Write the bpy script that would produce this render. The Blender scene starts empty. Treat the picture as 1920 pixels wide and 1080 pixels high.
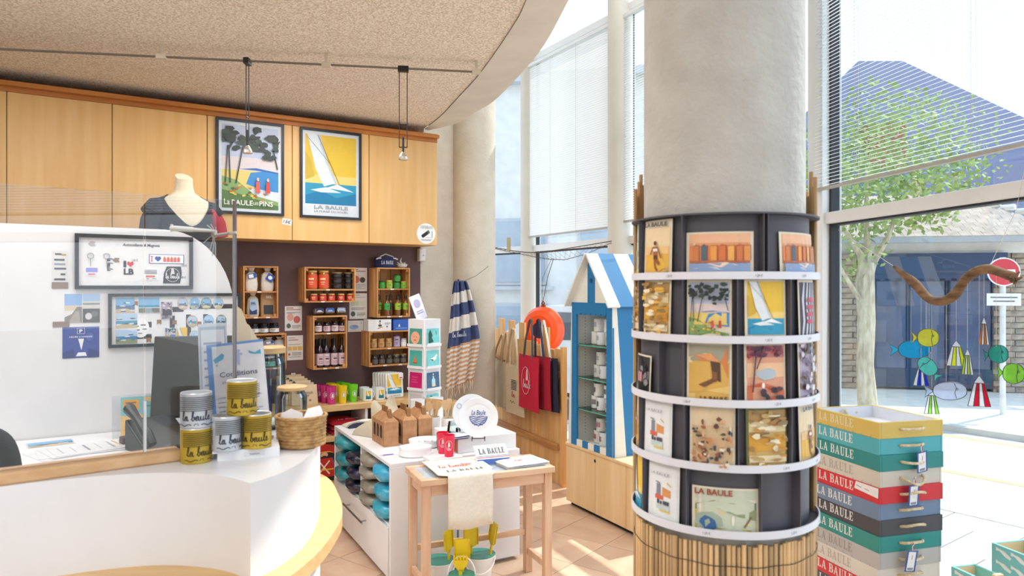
import bpy, math, random
from math import sin, cos, pi, atan2, radians, sqrt
from mathutils import Vector, Matrix
V = Vector
rnd = random.Random(7)
SC = bpy.context.scene
COL = SC.collection
# ------------------------------------------------------------------ camera, world, sun, exposure
F, CZ = 1340.0, 1.55
cam = bpy.data.cameras.new('camera')
cam.sensor_width = 36.0
cam.lens = F / 1920 * 36
cam.clip_start = 0.05
cam.dof.use_dof = True
cam.dof.focus_distance = 5.0
cam.dof.aperture_fstop = 5.0
camo = bpy.data.objects.new('camera', cam)
COL.objects.link(camo)
camo.location = (0, 0, CZ)
camo.rotation_euler = (pi / 2, 0, 0)
SC.camera = camo
SC.view_settings.view_transform = 'Standard'
SC.view_settings.look = 'None'
SC.view_settings.gamma = 1
SC.view_settings.use_curve_mapping = False
SC.view_settings.exposure = 0.08
SC.cycles.use_denoising = True
SC.cycles.max_bounces = 10
SC.cycles.transparent_max_bounces = 24
SC.cycles.sample_clamp_indirect = 6
SC.cycles.caustics_reflective = False
SC.cycles.caustics_refractive = False

world = bpy.data.worlds.new('sky')
SC.world = world
world.use_nodes = True
wn, wl = world.node_tree.nodes, world.node_tree.links
bg = wn['Background']
tc = wn.new('ShaderNodeTexCoord')
sep = wn.new('ShaderNodeSeparateXYZ')
ramp = wn.new('ShaderNodeValToRGB')
wl.new(tc.outputs['Generated'], sep.inputs[0])
wl.new(sep.outputs['Z'], ramp.inputs[0])
wl.new(ramp.outputs[0], bg.inputs[0])
ramp.color_ramp.elements[0].position = 0.0
ramp.color_ramp.elements[0].color = (0.92, 0.96, 1.0, 1)
ramp.color_ramp.elements[1].position = 0.75
ramp.color_ramp.elements[1].color = (0.52, 0.73, 1.0, 1)
bg.inputs[1].default_value = 2.1

def light(name, typ, loc, energy, color=(1, 1, 1), direction=None, **kw):
    d = bpy.data.lights.new(name, typ)
    d.energy = energy
    d.color = color
    for k, v in kw.items():
        setattr(d, k, v)
    o = bpy.data.objects.new(name, d)
    COL.objects.link(o)
    o.location = loc
    if direction:
        o.rotation_euler = V(direction).to_track_quat('-Z', 'Y').to_euler()
    return o

light('sun', 'SUN', (20, 14, 25), 5.6, (1, 0.95, 0.86), (-0.75, -0.5, -1.15), angle=0.012)
# unseen fill lights added under the ceiling over the aisle, behind and beside the viewpoint
for lx, ly in ((-1.0, 0.4), (-0.8, -1.8), (-2.2, 1.6), (-0.9, 2.6), (-2.1, 3.0), (-1.1, 4.5)):
    light('ceiling_fill', 'AREA', (lx, ly, 2.82), 17, (1, 0.985, 0.965), (0, 0, -1), shape='DISK', size=0.9)
# added fill lights, without fixtures, high in the tall strip along the facade
for lx, ly in ((1.2, 0.2), (1.3, 2.6), (0.6, 5.2)):
    light('upper_fill', 'AREA', (lx, ly, 5.2), 26, (1, 0.985, 0.97), (0, 0, -1), shape='DISK', size=0.9)

# ------------------------------------------------------------------ colour and materials
def lin(h):
    if not isinstance(h, str):
        return tuple(h)
    h = h.lstrip('#')
    r = []
    for i in (0, 2, 4):
        c = int(h[i:i + 2], 16) / 255
        r.append(c / 12.92 if c <= 0.04045 else ((c + 0.055) / 1.055) ** 2.4)
    return tuple(r)

MATS = {}
def mat(name, base='ffffff', rough=0.5, metal=0.0, var=0.06, vs=6.0, stretch=(1, 1, 1), base2=None, bump=0.0, bs=60.0, attr=False, rand=0.0, coat=0.0, detail=4.0, emit=None, estr=0, lo=0.35, hi=0.65, trans=0.0):
    if name in MATS:
        return MATS[name]
    m = bpy.data.materials.new(name)
    m.use_nodes = True
    N, L = m.node_tree.nodes, m.node_tree.links
    b = N['Principled BSDF']
    b.inputs['Roughness'].default_value = rough
    b.inputs['Metallic'].default_value = metal
    b.inputs['Coat Weight'].default_value = coat
    if trans:
        b.inputs['Transmission Weight'].default_value = trans
    t = N.new('ShaderNodeTexCoord')
    mp = N.new('ShaderNodeMapping')
    mp.inputs['Scale'].default_value = stretch
    L.new(t.outputs['Object'], mp.inputs[0])
    n = N.new('ShaderNodeTexNoise')
    n.inputs['Scale'].default_value = vs
    n.inputs['Detail'].default_value = detail
    L.new(mp.outputs[0], n.inputs['Vector'])
    r = N.new('ShaderNodeValToRGB')
    r.color_ramp.elements[0].position = lo
    r.color_ramp.elements[1].position = hi
    L.new(n.outputs['Fac'], r.inputs[0])
    if attr:
        a = N.new('ShaderNodeAttribute')
        a.attribute_name = 'Col'
        r.color_ramp.elements[0].color = (1 - var, 1 - var, 1 - var, 1)
        r.color_ramp.elements[1].color = (1, 1, 1, 1)
        mx = N.new('ShaderNodeMix')
        mx.data_type = 'RGBA'
        mx.blend_type = 'MULTIPLY'
        mx.inputs[0].default_value = 1
        L.new(a.outputs['Color'], mx.inputs[6])
        L.new(r.outputs[0], mx.inputs[7])
        out = mx.outputs[2]
    else:
        c1 = lin(base)
        c2 = lin(base2) if base2 else tuple(min(1, x * (1 - 2 * var)) for x in c1)
        r.color_ramp.elements[0].color = (*c2, 1)
        r.color_ramp.elements[1].color = (*c1, 1)
        out = r.outputs[0]
    if rand:
        oi = N.new('ShaderNodeObjectInfo')
        hs = N.new('ShaderNodeHueSaturation')
        mr = N.new('ShaderNodeMapRange')
        mr.inputs[3].default_value = 1 - rand
        mr.inputs[4].default_value = 1 + rand * 0.6
        L.new(oi.outputs['Random'], mr.inputs[0])
        L.new(mr.outputs[0], hs.inputs['Value'])
        L.new(out, hs.inputs['Color'])
        out = hs.outputs[0]
    L.new(out, b.inputs['Base Color'])
    if emit:
        b.inputs['Emission Color'].default_value = (*lin(emit), 1)
        b.inputs['Emission Strength'].default_value = estr
    if bump:
        n2 = N.new('ShaderNodeTexNoise')
        n2.inputs['Scale'].default_value = bs
        n2.inputs['Detail'].default_value = 6
        L.new(t.outputs['Object'], n2.inputs['Vector'])
        bp = N.new('ShaderNodeBump')
        bp.inputs['Strength'].default_value = bump
        bp.inputs['Distance'].default_value = 0.01
        L.new(n2.outputs['Fac'], bp.inputs['Height'])
        L.new(bp.outputs[0], b.inputs['Normal'])
    MATS[name] = m
    return m

def glassmat(name, tint='ffffff', refl=0.06, rough=0.0, fres=True):
    if name in MATS:
        return MATS[name]
    m = bpy.data.materials.new(name)
    m.use_nodes = True
    N, L = m.node_tree.nodes, m.node_tree.links
    N.remove(N['Principled BSDF'])
    out = N['Material Output']
    tr = N.new('ShaderNodeBsdfTransparent')
    tr.inputs[0].default_value = (*lin(tint), 1)
    gl = N.new('ShaderNodeBsdfGlossy')
    gl.inputs['Roughness'].default_value = rough
    mx = N.new('ShaderNodeMixShader')
    if fres:
        fr = N.new('ShaderNodeFresnel')
        fr.inputs[0].default_value = 1.45
        ma = N.new('ShaderNodeMath')
        ma.operation = 'MULTIPLY'
        ma.inputs[1].default_value = refl
        L.new(fr.outputs[0], ma.inputs[0])
        L.new(ma.outputs[0], mx.inputs[0])
    else:
        mx.inputs[0].default_value = refl
    L.new(tr.outputs[0], mx.inputs[1])
    L.new(gl.outputs[0], mx.inputs[2])
    L.new(mx.outputs[0], out.inputs[0])
    MATS[name] = m
    return m

PRINT = mat('print', attr=True, rough=0.45, var=0.05, vs=40)
PAINT = mat('painted_surface', attr=True, rough=0.5, var=0.05, vs=9)
GLOSS = mat('glazed_surface', attr=True, rough=0.12, var=0.03, vs=5, coat=0.3)
CLOTH = mat('woven_cloth', attr=True, rough=0.9, var=0.07, vs=60, bump=0.25, bs=220)
METAL = mat('brushed_metal', 'b8b8b8', 0.3, 1.0, vs=30)
DARKM = mat('dark_metal', '2a2a2c', 0.4, 0.6)
BLACKP = mat('black_plastic', '17171a', 0.4)
WHITE = mat('white_laminate', 'eeedee', 0.35, var=0.02)
WHITEP = mat('white_paint', 'e9e7e2', 0.5, var=0.03, vs=3)
BEECH = mat('beech_board', 'e2bd85', 0.4, base2='d3aa70', vs=4, stretch=(1.2, 8, 8), lo=0.3, hi=0.7)
MAPLE = mat('maple_veneer', 'e8bd7e', 0.42, base2='dfae6a', vs=2.2, stretch=(9, 9, 0.7), rand=0.05, lo=0.3, hi=0.7)
MAPLED = mat('maple_cornice', 'c9823c', 0.4, base2='b76f2c', vs=3, stretch=(0.7, 9, 9))
PINE = mat('pine_board', 'e0aa6a', 0.55, base2='b87a3e', vs=3.5, stretch=(6, 6, 0.6), rand=0.10, lo=0.3, hi=0.7)
PINEH = mat('pine_board_flat', 'd9a263', 0.55, base2='b0733a', vs=3.5, stretch=(0.6, 6, 6), rand=0.08, lo=0.3, hi=0.7)
FENCE = mat('fence_board', 'f2c88c', 0.6, base2='dba25e', vs=3.0, stretch=(6, 6, 0.5), rand=0.12, lo=0.3, hi=0.72)
TABLEW = mat('raw_pine', 'e3c3a4', 0.6, base2='cf9f7c', vs=4, stretch=(5, 5, 0.7), rand=0.06, lo=0.3, hi=0.7)
PLY = mat('birch_plywood', 'e8cba0', 0.55, base2='dcb885', vs=2.5, stretch=(6, 6, 0.5), lo=0.3, hi=0.7)
KRAFT = mat('kraft_card', 'b98a62', 0.8, base2='ab7a52', vs=30)
KRAFTP = mat('kraft_paper', 'd9bd98', 0.85, base2='cdae86', vs=30)
CONC = mat('rough_concrete', 'c4c1bb', 0.85, base2='b7b3ac', vs=12, bump=0.35, bs=55, lo=0.3, hi=0.7)
PLASTER = mat('cream_plaster', 'd4cbbc', 0.85, base2='c9bfae', vs=8, bump=0.35, bs=70, lo=0.3, hi=0.7)
BAMBOO = mat('bamboo_cane', 'e2be8c', 0.5, base2='b98c5a', vs=3, stretch=(3, 3, 1.2), rand=0.45, lo=0.3, hi=0.7)
ROPE = mat('natural_rope', 'eadcbc', 0.9, base2='c8b48c', vs=90)
CANE = mat('woven_rush', 'd8b078', 0.8, base2='a87c48', vs=50, stretch=(1, 1, 2), bump=0.6, bs=90)
PANE = glassmat('window_glass', 'f6f9fb', 0.1)
PLEXI = glassmat('clear_acrylic', 'f6f7f8', 1.5)
JARG = glassmat('jar_glass', 'f2f6f6', 1.3)
GREENG = glassmat('green_edge_glass', 'cfeee2', 0.9)

# ------------------------------------------------------------------ mesh builder
class MB:
    def __init__(s):
        s.v, s.f, s.m, s.c, s.M = [], [], [], [], Matrix()
    def at(s, x=0, y=0, z=0, rz=0, rx=0, ry=0):
        s.M = Matrix.Translation((x, y, z)) @ Matrix.Rotation(rz, 4, 'Z') @ Matrix.Rotation(ry, 4, 'Y') @ Matrix.Rotation(rx, 4, 'X')
        return s
    def add(s, vs, fs, c=None, m=0):
        b = len(s.v)
        M = s.M
        s.v += [M @ V(p) for p in vs]
        for f in fs:
            s.f.append([b + i for i in f])
            s.m.append(m)
            s.c.append(c)
        return s
    def box(s, x0, x1, y0, y1, z0, z1, c=None, m=0):
        vs = [(x0, y0, z0), (x1, y0, z0), (x1, y1, z0), (x0, y1, z0), (x0, y0, z1), (x1, y0, z1), (x1, y1, z1), (x0, y1, z1)]
        return s.add(vs, [(0, 3, 2, 1), (4, 5, 6, 7), (0, 1, 5, 4), (1, 2, 6, 5), (2, 3, 7, 6), (3, 0, 4, 7)], c, m)
    def prism(s, poly, z0, z1, c=None, m=0, ctop=None):
        n = len(poly)
        a = sum(poly[i][0] * poly[(i + 1) % n][1] - poly[(i + 1) % n][0] * poly[i][1] for i in range(n))
        if a < 0:
            poly = poly[::-1]
        vs = [(p[0], p[1], z0) for p in poly] + [(p[0], p[1], z1) for p in poly]
        s.add(vs, [[i, (i + 1) % n, n + (i + 1) % n, n + i] for i in range(n)], c, m)
        s.add(vs, [list(range(n))[::-1], list(range(n, 2 * n))], ctop or c, m)
        return s
    def slab(s, poly, y0, y1, c=None, m=0):
        """polygon in x,z extruded along y"""
        M0 = s.M
        s.M = M0 @ Matrix(((1, 0, 0, 0), (0, 0, -1, 0), (0, 1, 0, 0), (0, 0, 0, 1)))
        s.prism(poly, -y1, -y0, c, m)
        s.M = M0
        return s
    def lathe(s, prof, n=20, c=None, m=0, close=False, a0=0, cs=None):
        k = len(prof)
        vs = []
        for r, z in prof:
            for i in range(n):
                a = a0 + 2 * pi * i / n
                vs.append((r * cos(a), r * sin(a), z))
        for j in range(k - 1):
            fs = [[j * n + i, j * n + (i + 1) % n, (j + 1) * n + (i + 1) % n, (j + 1) * n + i] for i in range(n)]
            s.add(vs[j * n:(j + 2) * n], [[q - j * n for q in f] for f in fs], cs[j] if cs else c, m)
        if prof[0][0] > 1e-6:
            s.add(vs[:n], [list(range(n))[::-1]], cs[0] if cs else c, m)
        if prof[-1][0] > 1e-6 and not close:
            s.add(vs[-n:], [list(range(n))], cs[-1] if cs else c, m)
        return s
    def tube(s, pts, r, n=8, c=None, m=0, rs=None, flat=1.0):
        pts = [V(p) for p in pts]
        k = len(pts)
        vs = []
        up = V((0, 0, 1))
        for j, p in enumerate(pts):
            d = (pts[min(j + 1, k - 1)] - pts[max(j - 1, 0)])
            if d.length < 1e-9:
                d = V((0, 0, 1))
            d.normalize()
            if j == 0:
                a = d.cross(up if abs(d.z) < 0.9 else V((1, 0, 0))).normalized()
            else:
                a = (a - d * a.dot(d))
                if a.length < 1e-6:
                    a = d.cross(V((1, 0.3, 0)))
                a.normalize()
            b = d.cross(a)
            rr = rs[j] if rs else r
            for i in range(n):
                t = 2 * pi * i / n
                vs.append(p + a * rr * cos(t) + b * rr * flat * sin(t))
        fs = []
        for j in range(k - 1):
            for i in range(n):
                fs.append([j * n + i, j * n + (i + 1) % n, (j + 1) * n + (i + 1) % n, (j + 1) * n + i])
        fs.append(list(range(n))[::-1])
        fs.append(list(range((k - 1) * n, k * n)))
        return s.add(vs, fs, c, m)
    def grid(s, fn, nu, nv, c=None, m=0, cf=None, closed=False):
        vs = [fn(i / nu, j / nv) for j in range(nv + 1) for i in range(nu + 1)]
        b = len(s.v)
        s.v += [s.M @ V(p) for p in vs]
        for j in range(nv):
            for i in range(nu):
                q = cf((i + .5) / nu, (j + .5) / nv) if cf else c
                if q == 0:
                    continue
                a = b + j * (nu + 1) + i
                s.f.append([a, a + 1, a + nu + 2, a + nu + 1])
                s.m.append(m)
                s.c.append(q)
        return s
    def ball(s, rx, ry, rz, c=None, n=16, k=10, m=0, pw=1.0, cf=None):
        sg = lambda x: math.copysign(abs(x) ** pw, x)
        return s.grid(lambda u, v: (rx * sg(cos(2 * pi * u)) * abs(sin(pi * v)) ** pw, ry * sg(sin(2 * pi * u)) * abs(sin(pi * v)) ** pw, -rz * sg(cos(pi * v))), n, k, c, m, cf)
    # flat print: fn(u, v, layer) -> point
    def art(s, shapes, fn, k0=1, m=0):
        for k, (c, poly) in enumerate(shapes):
            n = len(poly)
            ar = sum(poly[i][0] * poly[(i + 1) % n][1] - poly[(i + 1) % n][0] * poly[i][1] for i in range(n))
            if ar < 0:
                poly = poly[::-1]
            s.add([fn(x, y, k0 + k) for x, y in poly], [list(range(n))], c, m)
        return k0 + len(shapes)
    def text(s, body, fn, x, y, h, c, k=30, w=None, bold=0.0, shear=0.0, align='c', m=0):
        vs, fs, tw = text_mesh(body, bold, shear)
        sx = h if w is None else w / tw
        ox = x - (tw * sx / 2 if align == 'c' else 0)
        return s.add([fn(ox + p[0] * sx, y + p[1] * h, k) for p in vs], fs, c, m)
    def stroke(s, pts, wd, fn, c, k=30, m=0):
        n = len(pts)
        vs = []
        for i in range(n):
            x0, y0 = pts[max(i - 1, 0)]
            x1, y1 = pts[min(i + 1, n - 1)]
            dx, dy = x1 - x0, y1 - y0
            l = sqrt(dx * dx + dy * dy) or 1
            ox, oy = -dy / l * wd / 2, dx / l * wd / 2
            x, y = pts[i]
            vs += [fn(x - ox, y - oy, k), fn(x + ox, y + oy, k)]
        return s.add(vs, [[2 * i, 2 * i + 2, 2 * i + 3, 2 * i + 1] for i in range(n - 1)], c, m)
    def build(s, name, mats=None, parent=None, smooth=35, bevel=0, loc=None, rz=0, seg=2):
        me = bpy.data.meshes.new(name)
        me.from_pydata(s.v, [], s.f)
        if mats is None:
            mats = PAINT
        if not isinstance(mats, (list, tuple)):
            mats = [mats]
        for q in mats:
            me.materials.append(q)
        if len(mats) > 1:
            me.polygons.foreach_set('material_index', s.m)
        if any(c is not None for c in s.c):
            at = me.color_attributes.new('Col', 'FLOAT_COLOR', 'CORNER')
            cache = {}
            data = []
            for f, c in zip(s.f, s.c):
                if c not in cache:
                    cache[c] = [*lin(c if c is not None else 'ffffff'), 1.0]
                data += cache[c] * len(f)
            at.data.foreach_set('color', data)
        if smooth:
            me.polygons.foreach_set('use_smooth', [True] * len(me.polygons))
            me.set_sharp_from_angle(angle=radians(smooth))
        me.validate()
        o = bpy.data.objects.new(name, me)
        COL.objects.link(o)
        if parent:
            o.parent = parent
        if loc is not None:
            o.location = loc
        if rz:
            o.rotation_euler = (0, 0, rz)
        if bevel:
            b = o.modifiers.new('edge', 'BEVEL')
            b.width = bevel
            b.segments = seg
            b.limit_method = 'ANGLE'
            b.angle_limit = radians(40)
        return o

TXT = {}
def text_mesh(body, bold=0.0, shear=0.0):
    key = (body, bold, shear)
    if key not in TXT:
        cu = bpy.data.curves.new('lettering', 'FONT')
        cu.body = body
        cu.size = 1.0
        cu.offset = bold
        cu.shear = shear
        cu.resolution_u = 2
        cu.fill_mode = 'FRONT'
        o = bpy.data.objects.new('lettering', cu)
        me = bpy.data.meshes.new_from_object(o)
        vs = [tuple(v.co) for v in me.vertices]
        fs = [list(p.vertices) for p in me.polygons]
        bpy.data.objects.remove(o)
        bpy.data.curves.remove(cu)
        bpy.data.meshes.remove(me)
        x0 = min(v[0] for v in vs)
        x1 = max(v[0] for v in vs)
        sc = 1 / 0.7
        vs = [((v[0] - x0) * sc, v[1] * sc) for v in vs]
        TXT[key] = (vs, fs, (x1 - x0) * sc)
    return TXT[key]

# ------------------------------------------------------------------ tagging
def tag(o, label=None, cat=None, group=None, kind=None):
    if label:
        o['label'] = label
    if cat:
        o['category'] = cat
    if group:
        o['group'] = group
    if kind:
        o['kind'] = kind
    return o
def thing(name, label, cat, loc=(0, 0, 0), rz=0, group=None):
    o = bpy.data.objects.new(name, None)
    COL.objects.link(o)
    o.empty_display_size = 0.05
    o.location = loc
    o.rotation_euler = (0, 0, rz)
    return tag(o, label, cat, group)
def setting(name, loc=(0, 0, 0), rz=0):
    o = bpy.data.objects.new(name, None)
    COL.objects.link(o)
    o.location = loc
    o.rotation_euler = (0, 0, rz)
    o['kind'] = 'structure'
    return o
def clone(o, loc, rz=None, label=None, par=None):
    c = o.copy()
    COL.objects.link(c)
    if par is None:
        c.location = loc
        if rz is not None:
            c.rotation_euler = (0, 0, rz)
        if label:
            c['label'] = label
    else:
        c.parent = par
    for ch in list(o.children):
        clone(ch, None, par=c)
    return c
ORD = ['first', 'second', 'third', 'fourth', 'fifth', 'sixth', 'seventh', 'eighth', 'ninth', 'tenth', 'eleventh', 'twelfth', 'thirteenth']

# ------------------------------------------------------------------ where a thing seen along a direction stands
def Py(px, py, Y):
    return V(((px - 960) / F * Y, Y, CZ - (py - 540) / F * Y))
def Pz(px, py, z):
    Y = (CZ - z) * F / (py - 540)
    return V(((px - 960) / F * Y, Y, z))
def face(p):
    return -atan2(p[0], p[1])
class Frame:
    """vertical plane frame: s along, n outward (towards the room), z up"""
    def __init__(s, o, ang):
        s.o, s.a = V((o[0], o[1], 0)), ang
        s.d = V((cos(ang), sin(ang), 0))
        s.n = V((sin(ang), -cos(ang), 0))
    def p(s, a, off=0, z=0):
        return s.o + s.d * a + s.n * off + V((0, 0, z))
    def hit(s, px, py, off=0):
        r = V(((px - 960) / F, 1, -(py - 540) / F))
        t = (s.o + s.n * off).dot(s.n) / r.dot(s.n)
        q = r * t
        return (q - s.o).dot(s.d), CZ + q.z
W = Frame((-0.612, 5.86), radians(32.06))      # front plane of the wall cupboards
U = Frame((-0.636, 3.735), radians(27.9))      # front panel of the island unit
PW = Frame((-2.081, 3.40), radians(32.06))     # white partition behind the desk
def UP(s, t, z):
    return U.p(s, -t, z)

def front(w=1.0, h=1.0, t=0.0, x0=0.0, z0=0.0, e=0.00025):
    """print on the -y face of an upright local panel of width w, height h (centre x0)"""
    return lambda u, v, k: (x0 + (u - .5) * w, -t - k * e, z0 + v * h)
def top(w=1.0, d=1.0, z=0.0, e=0.00025):
    return lambda u, v, k: ((u - .5) * w, (v - .5) * d, z + k * e)
def wrap(r, h=1.0, z0=0.0, a0=0.0, e=0.00025):
    """u measured in metres round the front of a cylinder"""
    return lambda u, v, k: ((r + k * e) * sin(u / r + a0), -(r + k * e) * cos(u / r + a0), z0 + v * h)
# ------------------------------------------------------------------ lettering and printed pictures
def rect(x0, y0, x1, y1):
    return [(x0, y0), (x1, y0), (x1, y1), (x0, y1)]
def blob(cx, cy, rx, ry, n=12, j=0.0, r=None):
    r = r or rnd
    return [(min(1, max(0, cx + rx * cos(2 * pi * i / n) * (1 + r.uniform(-j, j)))), min(1, max(0, cy + ry * sin(2 * pi * i / n) * (1 + r.uniform(-j, j))))) for i in range(n)]
def strips(S, n=6):
    out = []
    for c, p in S:
        if len(p) == 4 and p[0][1] == p[1][1] and p[2][1] == p[3][1] and p[0][0] == p[3][0] and p[1][0] == p[2][0]:
            xa, xb = p[0][0], p[1][0]
            out += [(c, rect(xa + (xb - xa) * j / n, p[0][1], xa + (xb - xa) * (j + 1) / n, p[2][1])) for j in range(n)]
        else:
            out.append((c, p))
    return out
def ell(cx, cy, rx, ry, n=14):
    return [(cx + rx * cos(2 * pi * i / n), cy + ry * sin(2 * pi * i / n)) for i in range(n)]
def line(x0, y0, x1, y1, w):
    l = sqrt((x1 - x0) ** 2 + (y1 - y0) ** 2) or 1
    ox, oy = -(y1 - y0) / l * w / 2, (x1 - x0) / l * w / 2
    return [(x0 - ox, y0 - oy), (x1 - ox, y1 - oy), (x1 + ox, y1 + oy), (x0 + ox, y0 + oy)]
SERIF = {   # slab-serif stencil capitals, width then polygons, cap height 1
    'L': (0.62, [rect(.1, 0, .28, 1), rect(0, .93, .38, 1), rect(0, 0, .6, .09), [(.5, 0), (.6, 0), (.6, .3), (.54, .3), (.5, .1)]]),
    'A': (0.78, [[(.05, 0), (.15, 0), (.42, .9), (.36, 1)], [(.50, 0), (.70, 0), (.46, 1), (.36, 1)], rect(.2, .28, .56, .36), rect(0, 0, .24, .07), rect(.46, 0, .78, .07)]),
    'B': (0.70, [rect(.1, 0, .27, 1), rect(0, .93, .5, 1), rect(0, 0, .5, .07), rect(.27, .48, .5, .55),
                 [(.48, .93), (.48, 1), (.58, .97), (.64, .86), (.64, .66), (.58, .55), (.48, .5), (.48, .56), (.47, .64), (.47, .88)],
                 [(.48, .47), (.48, .55), (.61, .5), (.68, .38), (.68, .18), (.61, .05), (.48, 0), (.48, .07), (.5, .14), (.5, .4)]]),
    'U': (0.76, [rect(.1, .2, .28, 1), rect(0, .93, .38, 1), rect(.48, .93, .76, 1), [(.56, .25), (.63, .25), (.63, 1), (.56, 1)],
                 [(.1, .25), (.28, .25), (.33, .1), (.46, .08), (.56, .25), (.63, .25), (.57, .06), (.44, -.02), (.26, -.01), (.14, .08)]]),
    'E': (0.64, [rect(.1, 0, .28, 1), rect(0, .93, .6, 1), rect(0, 0, .6, .07), rect(.28, .47, .45, .54), [(.54, .72), (.6, .72), (.6, 1), (.52, .93)], [(.53, .07), (.6, 0), (.62, .3), (.56, .3)], rect(.42, .38, .47, .64)]),
    ' ': (0.30, []),
}
def serif(mb, body, fn, x, y, h, c, k=30, w=None):
    tw = sum(SERIF[q][0] + .08 for q in body)
    sx = h if w is None else w / tw
    ox = x
    for q in body:
        wd, ps = SERIF[q]
        for p in ps:
            n = len(p)
            ar = sum(p[i][0] * p[(i + 1) % n][1] - p[(i + 1) % n][0] * p[i][1] for i in range(n))
            p2 = p if ar > 0 else p[::-1]
            mb.add([fn(ox + a * sx, y + b * h, k) for a, b in p2], [list(range(n))], c)
        ox += (wd + .08) * sx
def smooth_pts(P, n=5):
    out = []
    for i in range(len(P) - 1):
        p0, p1, p2, p3 = P[max(i - 1, 0)], P[i], P[i + 1], P[min(i + 2, len(P) - 1)]
        for j in range(n):
            t = j / n
            out.append(tuple(.5 * (2 * p1[q] + (p2[q] - p0[q]) * t + (2 * p0[q] - 5 * p1[q] + 4 * p2[q] - p3[q]) * t * t + (3 * p1[q] - p0[q] - 3 * p2[q] + p3[q]) * t ** 3) for q in (0, 1)))
    return out + [P[-1]]
SCRIPT = {  # joined handwriting strokes; x height 0.5
    'l': (.34, [(0, .1), (.18, .45), (.28, .95), (.2, 1.05), (.13, .8), (.12, .2), (.2, 0), (.34, .12)]),
    'a': (.52, [(0, .12), (.3, .46), (.16, .5), (.05, .25), (.12, 0), (.3, .2), (.36, .48), (.34, .1), (.42, 0), (.52, .12)]),
    'b': (.46, [(0, .12), (.16, .45), (.28, .95), (.2, 1.05), (.13, .8), (.12, .1), (.22, 0), (.34, .15), (.3, .42), (.2, .42), (.46, .4)]),
    'u': (.52, [(0, .3), (.08, .5), (.08, .15), (.16, 0), (.3, .15), (.36, .5), (.35, .1), (.42, 0), (.52, .12)]),
    'e': (.42, [(0, .14), (.22, .3), (.26, .46), (.16, .5), (.08, .25), (.15, .02), (.3, .04), (.42, .2)]),
    ' ': (.28, []),
}
def script(mb, body, fn, x, y, h, c, k=30, wd=.07, w=None, clip=None):
    tw = sum(SCRIPT[q][0] for q in body)
    sx = h if w is None else w / tw
    ox = x - tw * sx / 2
    run = []
    runs = []
    for q in body:
        cw, ps = SCRIPT[q]
        if not ps:
            runs.append(run)
            run = []
        run += [(ox + a * sx, y + b * h) for a, b in ps]
        ox += cw * sx
    runs.append(run)
    for r in runs:
        if len(r) > 2:
            mb.stroke(smooth_pts(r, 4), wd * h, fn, c, k)

def a_pines(seed=1, tint=0):
    r = random.Random(seed)
    S = [('c9cfe6', rect(0, .35, 1, 1)), ('e8d8d8', rect(0, .42, 1, .62)), ('efd57a', rect(0, .25, 1, .46)), ('3f8fd0', [(.42, .3), (.5, .44), (.75, .47), (1, .46), (1, .22), (.7, .24)]), ('2f6db4', [(.3, .475), (.6, .5), (1, .465), (1, .45), (.6, .47)]),
         ('8fae6a', [(0, 0), (0, .38), (.25, .34), (.6, .16), (1, .1), (1, 0)]), ('5f7d4a', [(0, 0), (0, .22), (.4, .16), (1, .05), (1, 0)])]
    for _ in range(26):
        S.append((r.choice(['e3d54e', 'd7c93f', 'c8673f', '4f6f3c', 'd98a5a']), blob(r.uniform(.02, .8), r.uniform(.1, .3), .03, .015, 6, .3, r)))
    for x0, x1 in ((.06, .1), (.14, .12), (.24, .36), (.98, .9)):
        S.append(('2d3a38', line(x0, .3 if x0 < .5 else .5, x1, .75, .022)))
        S.append(('2d3a38', line(x1, .7, x1 + .12, .85, .015)))
    for _ in range(34):
        S.append((r.choice(['26352f', '1f2c2c', '33473a']), blob(r.uniform(.02, .98), r.uniform(.72, .97), r.uniform(.05, .1), r.uniform(.02, .045), 8, .35, r)))
    for _ in range(8):
        S.append(('26352f', blob(r.uniform(.62, .95), r.uniform(.62, .75), .06, .025, 7, .35, r)))
    for x, c in ((.62, 'd85a4a'), (.8, 'c8443c')):
        S += [(c, [(x - .04, .2), (x + .04, .2), (x + .03, .33), (x - .03, .33)]), ('e8b890', ell(x, .36, .022, .022, 8))]
    return S
def a_sail(seed=2):
    return [('f0c53a', rect(0, .3, 1, 1)), ('f6d77c', rect(0, .3, 1, .42)), ('2f9cc0', rect(0, 0, 1, .3)), ('1d7fae', [(0, .12), (.3, .2), (.6, .1), (1, .18), (1, 0), (0, 0)]),
            ('e9eef2', [(.04, 1), (.22, 1), (.42, .6), (.6, .32), (.36, .26), (.2, .5)]), ('c8d2e0', [(.22, 1), (.28, 1), (.44, .6), (.62, .32), (.58, .3), (.4, .6)]), ('d9b23a', [(.0, .75), (.12, .62), (.18, .4), (0, .34)]),
            ('ffffff', [(.4, .24), (.62, .3), (.95, .2), (.7, .22)]), ('e8f4f8', [(.1, .2), (.4, .25), (.7, .18), (.3, .17)]), ('3a3a44', line(.03, .97, .5, .58, .006)), ('8a5a2a', line(.24, 1, .66, .3, .01))]
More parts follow.
